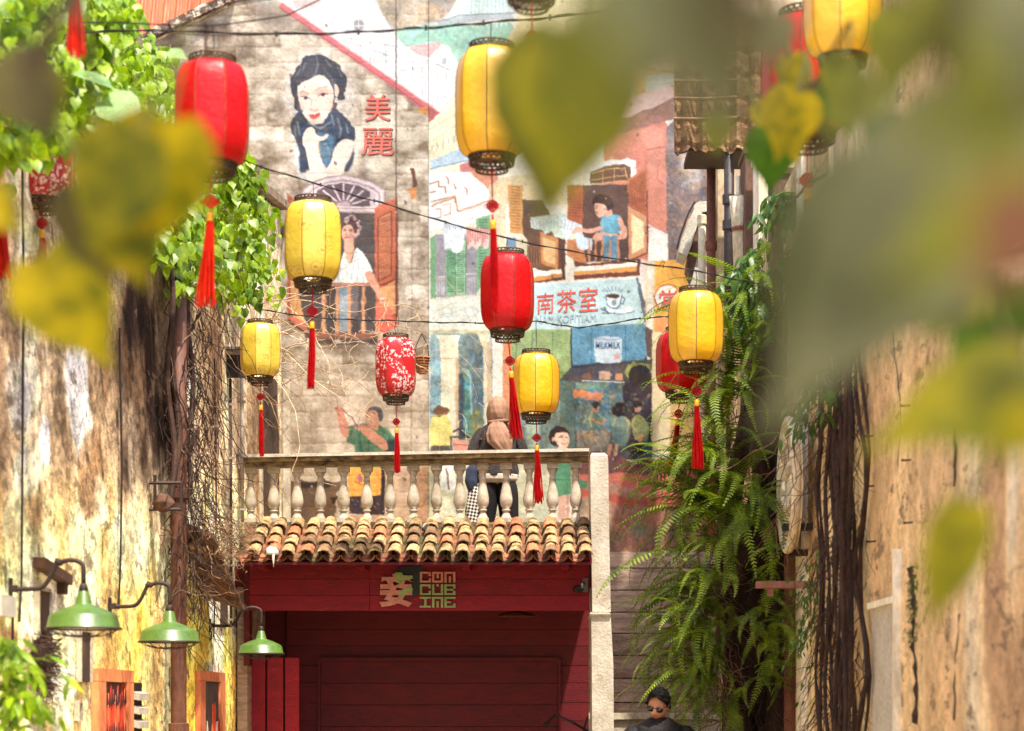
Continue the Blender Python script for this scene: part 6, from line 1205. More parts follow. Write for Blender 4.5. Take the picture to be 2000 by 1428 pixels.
# bright creeper over the left wall: upper mass and lower mass
sp = []
for k in range(110):
    px, py = rr(-60, 300), rr(-90, 290)
    if px > 230 and py < 60-(px-230)*.2+20: px -= 90
    d = dl(max(px, 0))-rr(.1, 1.4); a = clampx(P(px-rr(0, 40), py-rr(10, 50), d)); b = clampx(P(px+rr(10, 70), py+rr(-10, 55), d-rr(0, .3)), .15); sp.append((a, b, .05))
for k in range(30):
    px, py = rr(215, 320), rr(90, 300); d = dl(px)-rr(.2, .9); sp.append((clampx(P(px-30, py-30, d)), clampx(P(px+rr(0, 30), py+rr(0, 50), d-.2), .15), .05))
plant('leafy_creeper', 'bright lime green creeper spilling over the top of the plaster wall', 'plant', P(60, 300, 12), sp, HE, LIME, .098, 280, per=26, jit=.10, kindname='leaf')
sp = []
for k in range(64):
    f = rr(0, 1); px = 300+f*215; py = 345+rr(0, 200)+f*55
    if px < 380 and py < 400: py += 80
    if px > 440 and py < 400: py = rr(420, 560)
    d = dl(min(px, 470))-rr(.2, .9); a = clampx(P(px-rr(10, 50), py-rr(0, 40), d)); b = clampx(P(px+rr(0, 45), py+rr(-5, 45), d-.1), .15); sp.append((a, b, .06))
for k in range(10):
    px, py = rr(455, 500), rr(310, 380); d = 17.5; sp.append((P(px-20, py-20, d), P(px+5, py+15, d), .02))
plant('leafy_creeper', 'bright green creeper hanging in front of the wall around the red lantern tassel', 'plant', P(420, 640, 16), sp, HE, LIME, .108, 280, per=19, jit=.09)
# big squash-like leaves lying on the upper mass
bl = thing('broad_leaf_vine', 'few large pale ribbed leaves lying across the upper creeper', 'plant', P(160, 180, 11.5))
BIG = mat('pale_broad_leaf', (150, 178, 110), (110, 146, 76), sc=8, rough=.35, trans=.35, spec=.6, bump=0)
me = heart(1, .95, n=7, fold=.05, curl=.1).mesh('leaf', BIG, True)
for px, py, s, an in ((80, 105, .24, -2.4), (150, 140, .26, -.4), (205, 195, .28, -.5), (185, 245, .24, -.6), (60, 165, .2, -2.6), (330, 100, .12, -.4)):
    o = bpy.data.objects.new('leaf', me); link(o, bl); M_ = leafM(P(px, py, 11.0)-ORG[bl.name], (math.cos(an), -.3, math.sin(an)), s); o.matrix_basis = M_
# thicket of dry rootlets under the creeper and down the pipe
def strands(n, start, length, r, dirf, seg=9, wig=.35, mb=None):
    mb = mb or MB()
    for _ in range(n):
        p = start(); dv = dirf(); pts = [p]; st = length*rr(.5, 1.4)/seg
        for i in range(seg):
            dv = (dv+Vector((rr(-1, 1), rr(-1, 1), rr(-1, 1)))*wig).normalized(); p = p+dv*st; pts.append(p)
        mb.tube([clampx(q, .01) for q in pts], [r*(1-.6*i/seg) for i in range(seg+1)], 3, False)
    return mb
random.seed(5)
def st_root(): 
    f = rr(0, 1)**.8; px = 322+rr(-28, 48)*(1.1-.7*f)+18*(1-f); py = 520+f*640; return LW(px, py, rr(.02, .30))
m = strands(300, st_root, .55, .006, lambda: Vector((rr(-.3, .5), rr(-.5, .5), -.9)), mb=MB())
m2 = strands(90, st_root, .5, .004, lambda: Vector((rr(-.2, 1), rr(-1, 1), rr(-.6, .5))), wig=.6)
rt = thing('root_thicket', 'tangled brown dead rootlets hanging around the drainpipe', 'roots', LW(330, 1150)); part('rootlets', m, ROOT, rt, kind='stuff'); part('fine_rootlets', m2, TWIG, rt, kind='stuff')
for px in (312, 330, 300, 345): mm_ = MB(); ph = rr(0, 6); o_ = rr(.08, .16); mm_.tube([LW(px+3*math.sin(y/70+ph), y, o_+.03*math.sin(y/50+ph)) for y in range(480, 1000 if px < 340 else 900, 26)], .022, 7); part('main_root', mm_, ROOT, rt)
m = strands(130, lambda: LW(rr(345, 405), rr(1010, 1110), rr(.1, .35)), .35, .004, lambda: Vector((rr(-.3, .8), rr(-1, 1), rr(-.8, .5))), wig=.6); part('twig_nest', m, TWIG, rt, kind='stuff')
m = strands(200, lambda: LW(rr(60, 80)+rr(-10, 10), rr(1230, 1330), rr(.0, .05)), .2, .004, lambda: Vector((.05, rr(-.6, .6), -.9)), wig=.4); solo('dried_roots', m, ROOT, 'patch of dead rootlets clinging to the plaster below the dark slot', 'roots', kind=None)
# bare twigs reaching over the mural
random.seed(77)
bt = thing('bare_twigs', 'bare pale twigs reaching from the wall top across the balcony end', 'twigs', P(450, 620, 20.5))
m = strands(24, lambda: P(rr(430, 560), rr(560, 720), rr(19.5, 22.5)), 1.3, .007, lambda: Vector((.9, rr(-.3, .3), rr(-.7, .2))), seg=14, wig=.3); part('long_twigs', m, PTWIG, bt)
m = strands(90, lambda: P(rr(440, 860), rr(590, 780) if random.random() < .6 else rr(600, 680), rr(20.5, 23.0)), .5, .004, lambda: Vector((rr(-1, 1), rr(-.3, .3), rr(-1, 1))), seg=8, wig=.45); part('fine_twigs', m, PTWIG, bt, kind='stuff')
m = strands(22, lambda: P(rr(440, 560), rr(680, 1010), rr(19.6, 21.5)), .6, .005, lambda: Vector((rr(-.5, 1), 0, rr(-1, .5))), seg=9, wig=.5); part('hanging_twigs', m, TWIG, bt, kind='stuff')
m = strands(26, lambda: P(rr(840, 980), rr(620, 860), 23.2), .7, .003, lambda: Vector((rr(-.6, .9), 0, rr(-.9, .1))), seg=9, wig=.3); part('wall_twigs', m, PTWIG, bt, kind='stuff')
# plant at the lower left
sp = []
for k in range(12):
    a = P(rr(-60, 20), rr(1330, 1500), 9.6); b = P(rr(20, 150), rr(1250, 1428), 9.4); sp.append((a, b, .06))
for k in range(8): sp.append((P(0, 1270, 9.8), P(rr(10, 40), rr(1225, 1300), 9.7), .03))
plant('leafy_shrub', 'green shrub with pointed leaves at the foot of the plaster wall', 'plant', P(20, 1428, 9.6), sp, LA, LIME, .12, 200, per=10, hang=.6, jit=.03, stemmat=STEM)
# leaf sprays on the right wall
sp = []
for k in range(15): px, py = rr(1560, 1590), rr(395, 420); sp.append((P(px, py, 16.2), P(rr(1450, 1560), py+rr(0, 60), 16.0), .10))
for k in range(34): px, py = rr(1470, 1570), rr(490, 640); sp.append((P(px, py-25, 16.2), P(px-rr(20, 80), py+rr(0, 60), 15.9), .05))
plant('leaf_spray', 'green leaf sprays hanging beside the yellow lantern and white posts', 'plant', P(1500, 640, 16.2), sp, LA, GREEN, .13, 240, per=9, hang=.7, jit=.03, stemmat=STEM)
# ferns
def frond_mesh(n, L, droop, curl, wid):
    m = MB(); pts = []; a = .5; p = Vector((0, 0, 0)); st = L/n
    for i in range(n+1):
        pts.append(p.copy()); p = p+Vector((math.cos(a)*st, curl*math.sin(i*.12)*st, math.sin(a)*st)); a -= droop/n
    m.tube(pts, [.006*(1-.8*i/n) for i in range(n+1)], 3, False)
    for i in range(1, n):
        t = (pts[i+1]-pts[i-1]).normalized(); f = i/n; w_ = wid*(min(1, f*5))*(1-f**2.2)*rr(.85, 1.1)+.006
        for sg in (1, -1):
            side = Vector((0, sg, 0)); d1 = (side+t*.35+Vector((0, 0, -.22))).normalized(); q = pts[i]; hw = st*.36
            m.add([q-t*hw*.7, q+t*hw*.7, q+d1*w_*.6+t*hw*.8, q+d1*w_, q+d1*w_*.6-t*hw*.6], [(0, 1, 2, 3, 4)] if sg > 0 else [(4, 3, 2, 1, 0)])
    return m.mesh('frond', FERN)
random.seed(12)
FR = [frond_mesh(34, 1.0, dr, cu, wd) for dr, cu, wd in ((2.2, .3, .075), (2.6, -.4, .085), (1.6, .5, .08), (2.9, 0, .07), (1.2, -.3, .09), (2.0, .2, .065))]
def fern(label, spots, n, s0, s1, az=(2.2, 5.2), pitch=(-.5, .7)):
    c0 = spots[0]; t = thing('fern', label, 'fern', c0, 'ferns growing on the old trunk'); 
    for k in range(n):
        c = random.choice(spots)+Vector((rr(-.1, .1), rr(-.15, .15), rr(-.12, .12))); o = inst('frond', random.choice(FR), t, c, (rr(-.4, .4), -rr(*pitch), rr(*az)), rr(s0, s1))
    return t
Q = lambda px, py, d=16.3: P(px-12, py, d)
fern('arching ferns reaching left below the overlapping lanterns', [Q(1400, 940), Q(1420, 990), Q(1390, 1000)], 46, .6, 1.05, (2.4, 4.4), (0, .9))
fern('tall upright ferns high behind the yellow lantern', [Q(1450, 640), Q(1480, 700), Q(1450, 760), Q(1430, 820), Q(1500, 620), Q(1470, 580), Q(1420, 880)], 120, .55, 1.0, (2.2, 5.6), (-.2, .9))
fern('long drooping fern fronds in the middle of the trunk', [Q(1440, 1000), Q(1460, 960), Q(1490, 1000), Q(1420, 1050)], 74, .7, 1.15, (2.6, 5.6), (-.7, .4))
fern('ferns fanning left over the weathered boards', [Q(1400, 1150), Q(1420, 1200), Q(1390, 1240)], 90, .5, .95, (2.5, 4.6), (-.3, .7))
fern('lower ferns above the man in sunglasses', [Q(1400, 1320), Q(1380, 1350), Q(1420, 1300), Q(1440, 1380)], 80, .45, .85, (2.5, 4.8), (-.3, .8))
fern('ferns on the right side of the trunk before the brown pipe', [Q(1500, 1200, 15.9), Q(1520, 1260, 15.9), Q(1490, 1120, 15.9), Q(1510, 1330, 16.2)], 52, .45, .85, (-2.0, 1.0), (-.3, .8))
random.seed(31)
tr = thing('old_trunk', 'dark gnarled trunk and roots behind the ferns', 'tree', Vector((1.75, 17.3, 0)))
for k in range(9):
    x = 1.55+.06*k+rr(-.03, .03); y = 17.1+rr(-.15, .2); m = MB(); m.tube([Vector((x+.10*math.sin(i*.7+k)+.02*i, y+.05*math.cos(i+k), i*.42)) for i in range(13)], [.11-.004*i+rr(-.015, .02) for i in range(13)], 8); part('trunk_stem' if k < 5 else 'aerial_root', m, ROOT, tr)
m = strands(420, lambda: P(rr(1400, 1560), rr(800, 1420), rr(16.6, 17.0)), .5, .005, lambda: Vector((rr(-.8, .6), rr(-.6, .2), -.6)), wig=.5); part('rootlets', m, ROOT, tr, kind='stuff')
m = strands(260, lambda: P(rr(1330, 1430), rr(1120, 1400), rr(16.4, 17.0)), .4, .004, lambda: Vector((rr(-1, .4), rr(-.6, .2), rr(-.9, .3))), wig=.5); part('dead_fronds', m, TWIG, tr, kind='stuff')
# creeper roots on the tan wall corner
cr = thing('creeper_roots', 'thick dark creeper roots hanging down the tan wall beside the medallion', 'roots', RW(1670, 1428))
for k in range(16):
    px = 1640+k*4.2+rr(-3, 3); m = MB(); o_ = rr(.02, .16); ph = rr(0, 6); am = rr(3, 12); fq = rr(.5, 1.3)
    m.tube([RW(px+am*math.sin(i*fq+ph)+rr(-2, 2), 640+i*62, o_) for i in range(15)], [rr(.008, .021) for i in range(15)], 6); part('root', m, ROOT, cr)
m = strands(260, lambda: RW(rr(1630, 1705), rr(660, 1400), rr(.02, .2)), .45, .004, lambda: Vector((rr(-.6, .2), rr(-.4, .4), -.9)), wig=.35, seg=8); part('rootlets', m, ROOT, cr, kind='stuff')
m = strands(24, lambda: RW(rr(1590, 1640), rr(830, 1050), rr(.1, .3)), .5, .004, lambda: Vector((rr(-.6, .2), rr(-.4, .4), -.9)), wig=.4, seg=8); part('loose_tendrils', m, TWIG, cr, kind='stuff')
sp = [(RW(px, py, .1), RW(px, py, .1)+Vector((-.15, -.2, -.2)), .03) for px, py in [(rr(1590, 1690), rr(600, 830)) for _ in range(26)]]
plant('ivy', 'dark small leaved ivy at the top of the hanging roots', 'plant', RW(1650, 800, .1), sp, LA, GREEN, .10, 140, per=7, hang=.8, jit=.05, stemmat=STEM)
sp = [(RW(px, py, .1), RW(px, py, .1)+Vector((-.1, -.1, -.25)), .03) for px, py in [(rr(1585, 1640), rr(1080, 1300)) for _ in range(16)]]
plant('ivy', 'small creeping ivy on the posts under the pink timber shelf', 'plant', RW(1610, 1300, .1), sp, LA, GREEN, .06, 100, per=12, hang=.8, jit=.07, stemmat=STEM)
# moss tufts
m = strands(220, lambda: RW(rr(1780, 1797), rr(1105, 1260), .01), .025, .003, lambda: Vector((-.5, rr(-.5, .5), rr(-.8, .3))), seg=3); solo('moss_tuft', m, GREEN, 'moss tuft growing from the broad crack in the tan wall', 'moss')
# ---------------------------------------------------------------- near leaves out of focus
def near(label, specs, twigs=()):
    s0 = specs[0]; t = thing('near_branch', label, 'branch', P(s0[0], s0[1], s0[2]), 'out of focus branches close by')
    for px, py, d, L, an, mm, tilt, *W_ in specs:      # leaf base, distance, length in drawing units, direction on the picture plane
        hm = heart(1, W_[0] if W_ else .86, fold=.12, curl=.12); o = bpy.data.objects.new('leaf', hm.mesh('leaf', mm, True)); link(o, t)
        x = Vector((math.cos(an)*math.cos(tilt), math.sin(tilt), math.sin(an)*math.cos(tilt))); n_ = Vector((0, -1, .35)); y = n_.cross(x).normalized(); z = x.cross(y)
        M_ = Matrix((x, y, z)).transposed().to_4x4() @ Matrix.Scale(L*d/FPX, 4); M_.translation = P(px, py, d)-ORG[t.name]; o.matrix_basis = M_
        m = MB(); b = P(px, py, d); e_ = P(px-math.cos(an)*L*.45, py+math.sin(an)*L*.45-L*.2, d); m.tube([b, b.lerp(e_, .5)+Vector((0, 0, -.002)), e_], .0012*d, 4); part('leaf_stalk', m, STEM, t)
    for pts, r in twigs:
        m = MB(); m.tube([P(*p) for p in pts], r, 6); part('twig', m, DKTW, t)
DKTW = mat('dark_twig', (74, 62, 34), (50, 42, 26), sc=20)
D2 = -math.pi/2
near('yellow green heart leaves blurred close at the left', [(80, 505, 3.0, 250, -1.0, YELF, .1), (330, 235, 2.7, 295, -1.85, YELF, .1), (270, 265, 2.6, 260, -2.1, MIXF, .2), (150, 360, 2.8, 215, -1.25, DKF, .2, .7), (5, 115, 2.8, 185, -1.0, DKF, .1), (90, 140, 2.9, 110, -1.5, OLIVE, .1), (-45, 380, 3.0, 115, -.7, YELF, .1), (225, 420, 2.7, 160, -1.2, YELF, .3)], [(((130, -60, 2.7), (170, 60, 2.7), (190, 200, 2.8), (200, 330, 2.8)), .004), (((190, -60, 2.0), (110, 40, 2.0), (60, 130, 2.1)), .010)])
near('dull olive leaf hanging in the top centre', [(1120, 70, 1.8, 375, -1.75, OLIVE, .15), (1060, 95, 1.7, 320, -1.4, MIXF, .15, .5), (1190, 30, 1.0, 300, -1.8, OLIVE, .1)], [(((1200, -100, 1.2), (1160, 0, 1.2), (1110, 80, 1.25)), .004)])
near('thick branch of grey brown leaves across the top right', [(1180, -150, .8, 330, -1.25, GREYF, .1, .6), (1290, -70, .75, 380, -1.15, GREYF, .2, .6), (1400, -60, .75, 330, -1.35, GREYF, .2, .55), (1360, -140, .65, 360, -1.0, DKF, .3, .6), (1250, -60, .95, 260, -1.5, OLIVE, .3, .5), (1300, 60, 1.0, 170, -2.1, DKF, .1)], [(((1520, 20, .95), (1400, 110, .95), (1230, 170, .95)), .005)])
near('large grey green leaf blurred over the right wall', [(1960, 215, 1.25, 790, -2.24, GREYF, .1, .5), (1700, 330, 1.3, 560, -1.9, GREYF, .1, .5), (2060, 330, .8, 420, -2.6, OLIVE, .2, .5), (1900, 180, .9, 200, -2.4, OLIVE, .2, .5), (1640, 430, 1.3, 380, -1.7, GREYF, .15, .5)], [(((2050, 150, .9), (2000, 215, .85)), .003)])
near('dark olive leaves in the upper right corner', [(1960, -60, 1.2, 320, -1.6, DKF, .1), (2050, 0, 1.1, 320, -2.0, OLIVE, .1), (1880, -60, 1.2, 200, -2.0, OLIVE, .1), (2010, -80, .9, 340, -1.3, GREYF, .1), (2030, 370, .78, 250, -2.0, mat('near_leaf_rust', (124, 84, 60), (100, 68, 48), sc=10, trans=.3), .2)], [(((1700, -60, 1.4), (1800, 40, 1.4), (1900, 200, 1.4)), .006), (((2040, 150, 1.2), (1850, 200, 1.3), (1740, 260, 1.3)), .004)])
near('heart shaped green leaves hanging before the red lantern', [(1510, 250, 5.2, 130, -1.6, BGREEN, .1), (1585, 165, 5.0, 100, -1.35, DKF, .1), (1560, 180, 4.6, 140, -1.9, YELF, .1), (1620, 165, 4.8, 110, -1.1, BGREEN, .1), (1535, 225, 4.8, 100, -1.3, YELF, .1), (1405, 225, 3.4, 80, -1.7, OLIVE, .1), (1650, 110, 4.2, 100, -1.9, OLIVE, .1), (1545, 110, 5.0, 90, -1.3, YELF, .1), (1700, 150, 2.4, 150, -2.3, OLIVE, .1), (1760, 20, 2.2, 170, -1.7, OLIVE, .1), (1510, 20, 2.0, 120, -1.4, GREYF, .1), (1735, 215, 3.4, 95, -2.0, BGREEN, .1), (1480, 205, 5.0, 70, -.9, YELF, .1)], [(((1660, 40, 4.6), (1590, 165, 4.9), (1510, 250, 5.2)), .006)])
near('yellow olive leaf pointing left at the right edge', [(2000, 715, 1.9, 360, 3.60, MIXF, .1, .5), (2040, 760, 1.5, 220, -2.6, OLIVE, .1), (2030, 790, 1.4, 150, -2.2, MIXF, .1)], [(((2060, 700, 1.7), (1990, 722, 1.7)), .003)])
near('small green leaves blurred at the right edge', [(1860, 520, 2.6, 120, -1.5, BGREEN, .1), (1930, 540, 2.4, 150, -1.9, BGREEN, .1), (1985, 560, 2.4, 150, -1.6, BGREEN, .1), (1890, 640, 2.4, 120, -1.3, BGREEN, .1), (1840, 590, 2.5, 90, -2.5, OLIVE, .1), (1960, 650, 2.2, 110, -1.2, DKF, .1), (1900, 560, 2.2, 140, -2.3, OLIVE, .1)], [(((2020, 500, 2.4), (1900, 530, 2.5), (1830, 580, 2.5)), .004)])
near('single yellow green leaf hanging low at the right', [(1890, 985, 2.2, 262, -1.85, MIXF, .1, .5)], [(((1960, 880, 2.2), (1890, 985, 2.2)), .003)])
# ---------------------------------------------------------------- people
SKIN = mat('skin', (206, 150, 122), (190, 132, 106), sc=10, fine=.06, rough=.5, bump=0)
def skin_mesh(name, verts, edges, radii, mat_, sub=2, root=0):
    me = bpy.data.meshes.new(name); me.from_pydata([tuple(v) for v in verts], edges, []); ob = bpy.data.objects.new(name, me); S.collection.objects.link(ob)
    ob.modifiers.new('s', 'SKIN'); sv = me.skin_vertices[0].data
    for i, r in enumerate(radii): sv[i].radius = (r, r) if not hasattr(r, '__len__') else r; sv[i].use_root = (i == root)
    sb = ob.modifiers.new('b', 'SUBSURF'); sb.levels = sub; sb.render_levels = sub
    dg = bpy.context.evaluated_depsgraph_get(); dg.update(); out = bpy.data.meshes.new_from_object(ob.evaluated_get(dg)); bpy.data.objects.remove(ob); bpy.data.meshes.remove(me)
    out.name = name; out.materials.clear(); out.materials.append(mat_); out.polygons.foreach_set('use_smooth', [True]*len(out.polygons)); return out
def add_me(name, me, parent): o = bpy.data.objects.new(name, me); link(o, parent); ORG[o.name] = ORG[parent.name]; return o
def chain(pts, radii, name, mat_, sub=2): return skin_mesh(name, pts, [(i, i+1) for i in range(len(pts)-1)], radii, mat_, sub)
V3 = Vector
def body(parent, H, sh, arms, lean=0.0, head_fwd=0.0):
    """one continuous body: pelvis, spine, neck, head, legs with feet, arms given as elbow and wrist points"""
    v = [V3((0, 0, H*.52)), V3((0, 0, H*.62)), V3((lean*.5, 0, H*.74)), V3((lean, 0, H*.81)), V3((lean, 0, H*.86)), V3((lean+head_fwd*.5, 0, H*.93))]; r = [(.13, .10), (.12, .09), (.13, .09), (.09, .07), .045, .085]; e = [(0, 1), (1, 2), (2, 3), (3, 4), (4, 5)]
    for s in (-1, 1):
        b = len(v); v += [V3((s*.09, 0, H*.48)), V3((s*.095, 0, H*.28)), V3((s*.10, 0, H*.05)), V3((s*.10, .12, H*.02))]; r += [.09, .06, .04, .035]; e += [(0, b), (b, b+1), (b+1, b+2), (b+2, b+3)]
    for s, (el_, wr) in zip((-1, 1), arms):
        b = len(v); v += [V3((lean+s*sh, 0, H*.80)), V3(el_), V3(wr)]; r += [.042, .034, .028]; e += [(3, b), (b, b+1), (b+1, b+2)]
        for k in range(5):      # fingers, thumb last
            d_ = (V3(wr)-V3(el_)).normalized(); sd = d_.cross(V3((0, 0, 1))).normalized() if abs(d_.z) < .95 else V3((1, 0, 0)); L = (.07, .08, .078, .062, .05)[k]; o_ = sd*(.022*(k-1.5) if k < 4 else -s*.045)
            c = len(v); v += [V3(wr)+d_*.08+o_ if k < 4 else V3(wr)+d_*.035+o_, V3(wr)+d_*(.08+L)+o_*1.1+V3((0, 0, -.02)) if k < 4 else V3(wr)+d_*.08+o_*1.3]; r += [.010, .007]; e += [(b+2, c), (c, c+1)]
    return skin_mesh('body', v, e, r, SKIN)
# woman on the balcony, seen from behind
wb = P(972, 1087, 20.62); wm = thing('person', 'woman on the balcony seen from behind in taupe headscarf and dark jacket', 'person', wb)
H = 1.58; arms = [((-.27, .0, 1.00), (-.20, .26, 1.12)), ((.275, .0, 1.02), (.20, .26, 1.16))]
bd = add_me('body', body(wm, H, .14, arms), wm)
JK = mat('dark_jacket', (70, 56, 52), (36, 29, 29), sc=12, st=(1, 1, 1.6), rough=.5, fine=.15, bump=.9, dist=.05, spec=.4); HJ = mat('taupe_scarf', (156, 118, 94), (128, 94, 74), sc=9, st=(1.2, 1, .45), rough=.75, fine=.06, bump=.25); TRS = mat('black_trousers', (30, 26, 30), (20, 18, 22), sc=10); SHT = mat('white_hem', (222, 206, 190), sc=10); NAVY = mat('navy_denim', (58, 66, 88), (40, 44, 62), sc=14)
def ell_loft(secs, n=24, fold=0.0, fk=7):
    m = MB(); V = []; Q_ = []
    for i in range(len(secs)-1):
        a, b, c_, d = [np.array(secs[min(max(j, 0), len(secs)-1)], float) for j in (i-1, i, i+1, i+2)]
        for t in (0, .25, .5, .75): Q_.append(tuple(b+(c_-b)*(3*t*t-2*t*t*t)*.5+(c_-b)*t*.5))
    secs = Q_+[secs[-1]]
    for (x, y, z, rx, ry) in secs:
        for k in range(n):
            a = 2*math.pi*k/n; q = 1+fold*math.sin(fk*a+z*9)+fold*.6*math.sin(3*a-z*14)+fold*.5*math.sin(13*a+z*30); V.append((x+rx*math.cos(a)*q, y+ry*math.sin(a)*q, z))
    F_ = [(i*n+k, i*n+(k+1) % n, (i+1)*n+(k+1) % n, (i+1)*n+k) for i in range(len(secs)-1) for k in range(n)]+[tuple(range(n-1, -1, -1)), tuple((len(secs)-1)*n+k for k in range(n))]
    m.add(V, F_); return m
def localpart(name, mb, mat_, parent, smooth=True):
    o = bpy.data.objects.new(name, mb.mesh(name, mat_, smooth)); link(o, parent); ORG[o.name] = ORG[parent.name]; return o
jt = ell_loft([(0, 0, .80, .20, .15), (0, 0, .86, .205, .155), (0, 0, .96, .19, .145), (0, 0, 1.08, .185, .14), (0, 0, 1.18, .19, .14), (0, 0, 1.26, .19, .125), (0, 0, 1.315, .14, .105), (0, 0, 1.35, .07, .07)], 44, .03); jk = localpart('jacket', jt, JK, wm)
for s, (el_, wr) in zip((-1, 1), arms):
    e3, w3 = V3(el_), V3(wr); me = chain([V3((s*.12, 0, 1.27)), V3((s*.18, 0, 1.235)), V3((s*.235, .01, 1.13)), e3, e3.lerp(w3, .5), w3], [.062, .066, .060, .058, .052, .046], 'sleeve', JK); add_me('sleeve', me, jk)
localpart('shirt_hem', ell_loft([(0, 0, .735, .16, .13), (0, 0, .77, .20, .15), (0, 0, .82, .205, .152)], 24, .015), SHT, wm)
for s in (-1, 1): add_me('trouser_leg', chain([V3((s*.06, 0, .80)), V3((s*.095, 0, .66)), V3((s*.115, 0, .42)), V3((s*.12, 0, .08))], [.115, .125, .105, .09], 'trouser_leg', TRS), wm)
# scarf: cap over the head, gathered at the nape, tail down the back
hz = H*.93; sc_ = []
hj = ell_loft([(.0, 0, hz-.30, .19, .135), (.0, 0, hz-.25, .14, .11), (0, 0, hz-.20, .10, .09), (0, -.0, hz-.16, .085, .085), (0, -.01, hz-.13, .10, .11), (.005, -.01, hz-.09, .108, .13), (.0, -.01, hz-.04, .112, .142), (0, -.005, hz+.03, .108, .14), (0, 0, hz+.09, .088, .12), (0, .01, hz+.13, .055, .085), (0, .01, hz+.145, .02, .03)], 56, .05, 3); sc1 = localpart('headscarf', hj, HJ, wm)
m = MB(); m.lathe([(.05, 0)], 3) if False else None
tl = ell_loft([(.09, -.165, hz-.47, .02, .012), (.07, -.170, hz-.42, .07, .022), (.03, -.175, hz-.34, .115, .032), (.01, -.165, hz-.26, .115, .04), (0, -.14, hz-.18, .085, .045), (.0, -.10, hz-.12, .055, .04)], 56, .11, 7); localpart('scarf_tail', tl, HJ, sc1)
m = MB(); m.tube([V3((-.09, -.06, hz-.125)), V3((-.05, -.115, hz-.13)), V3((0, -.135, hz-.125)), V3((.06, -.115, hz-.115)), V3((.10, -.05, hz-.11))], .02, 8); localpart('scarf_knot', m, HJ, sc1)
# chequered cloth at her left side
def checks():
    m = bpy.data.materials.new('checked_cloth'); m.use_nodes = True; N = m.node_tree.nodes; L = m.node_tree.links; ck = N.new('ShaderNodeTexChecker'); ck.inputs['Scale'].default_value = 42; geo = N.new('ShaderNodeTexCoord'); mp = N.new('ShaderNodeMapping'); mp.inputs['Rotation'].default_value = (0, .6, 0); mp.inputs['Scale'].default_value = (1, 0, 1)
    L.new(geo.outputs['Object'], mp.inputs[0]); L.new(mp.outputs[0], ck.inputs['Vector']); ck.inputs[1].default_value = (*lin((222, 212, 200)), 1); ck.inputs[2].default_value = (*lin((44, 38, 42)), 1); L.new(ck.outputs[0], N['Principled BSDF'].inputs['Base Color']); N['Principled BSDF'].inputs['Roughness'].default_value = .8; return m
ckd = ell_loft([(-.13, .0, .16, .20, .06), (-.155, .0, .30, .18, .06), (-.19, .0, .50, .13, .055), (-.215, 0, .66, .075, .05), (-.22, 0, .74, .05, .04)], 24, .06, 6); localpart('checked_skirt_cloth', ckd, checks(), wm)
localpart('denim_bundle', ell_loft([(-.25, .0, .66, .05, .045), (-.26, 0, .76, .075, .06), (-.25, 0, .88, .07, .055), (-.23, 0, .94, .04, .04)], 20, .06, 5), NAVY, wm)
# man low at the right
mb_ = P(1288, 1385, 16.0); mb_.z = 0; mn = thing('person', 'man in black jacket and sunglasses looking down by the ferns', 'person', mb_)
H = 1.74; arms = [((-.28, -.05, 1.10), (-.10, -.26, 1.12)), ((.28, -.05, 1.10), (.12, -.26, 1.16))]
# seat his height so the head lands at eye level
add_me('body', body(mn, H*.965, .16, arms, 0, -.02), mn)
BJ = mat('black_jacket', (30, 24, 25), (16, 13, 15), sc=12, rough=.55, bump=.5); HAIR = mat('black_hair', (16, 11, 10), (8, 6, 6), sc=60, st=(1, 1, .3), rough=.7, spec=.15, bump=.4); LENS = mat('dark_lens', (14, 12, 14), sc=5, rough=.08, spec=.8, fine=0, bump=0)
jt = ell_loft([(0, 0, .78, .20, .14), (0, 0, .95, .19, .14), (0, 0, 1.15, .225, .16), (0, 0, 1.30, .235, .16), (0, 0, 1.40, .20, .135), (0, 0, 1.445, .12, .10), (0, -.01, 1.475, .075, .08)], 28, .025); jk = localpart('jacket', jt, BJ, mn)
for s, (el_, wr) in zip((-1, 1), arms):
    e3, w3 = V3(el_), V3(wr); add_me('sleeve', chain([V3((s*.13, 0, 1.375)), V3((s*.215, 0, 1.34)), V3((s*.27, -.02, 1.20)), e3, e3.lerp(w3, .5), w3], [.08, .098, .085, .07, .06, .05], 'sleeve', BJ), jk)
for s in (-1, 1): add_me('trouser_leg', chain([V3((s*.06, 0, .84)), V3((s*.095, 0, .66)), V3((s*.105, 0, .42)), V3((s*.11, 0, .08))], [.10, .10, .08, .07], 'trouser_leg', TRS), mn)
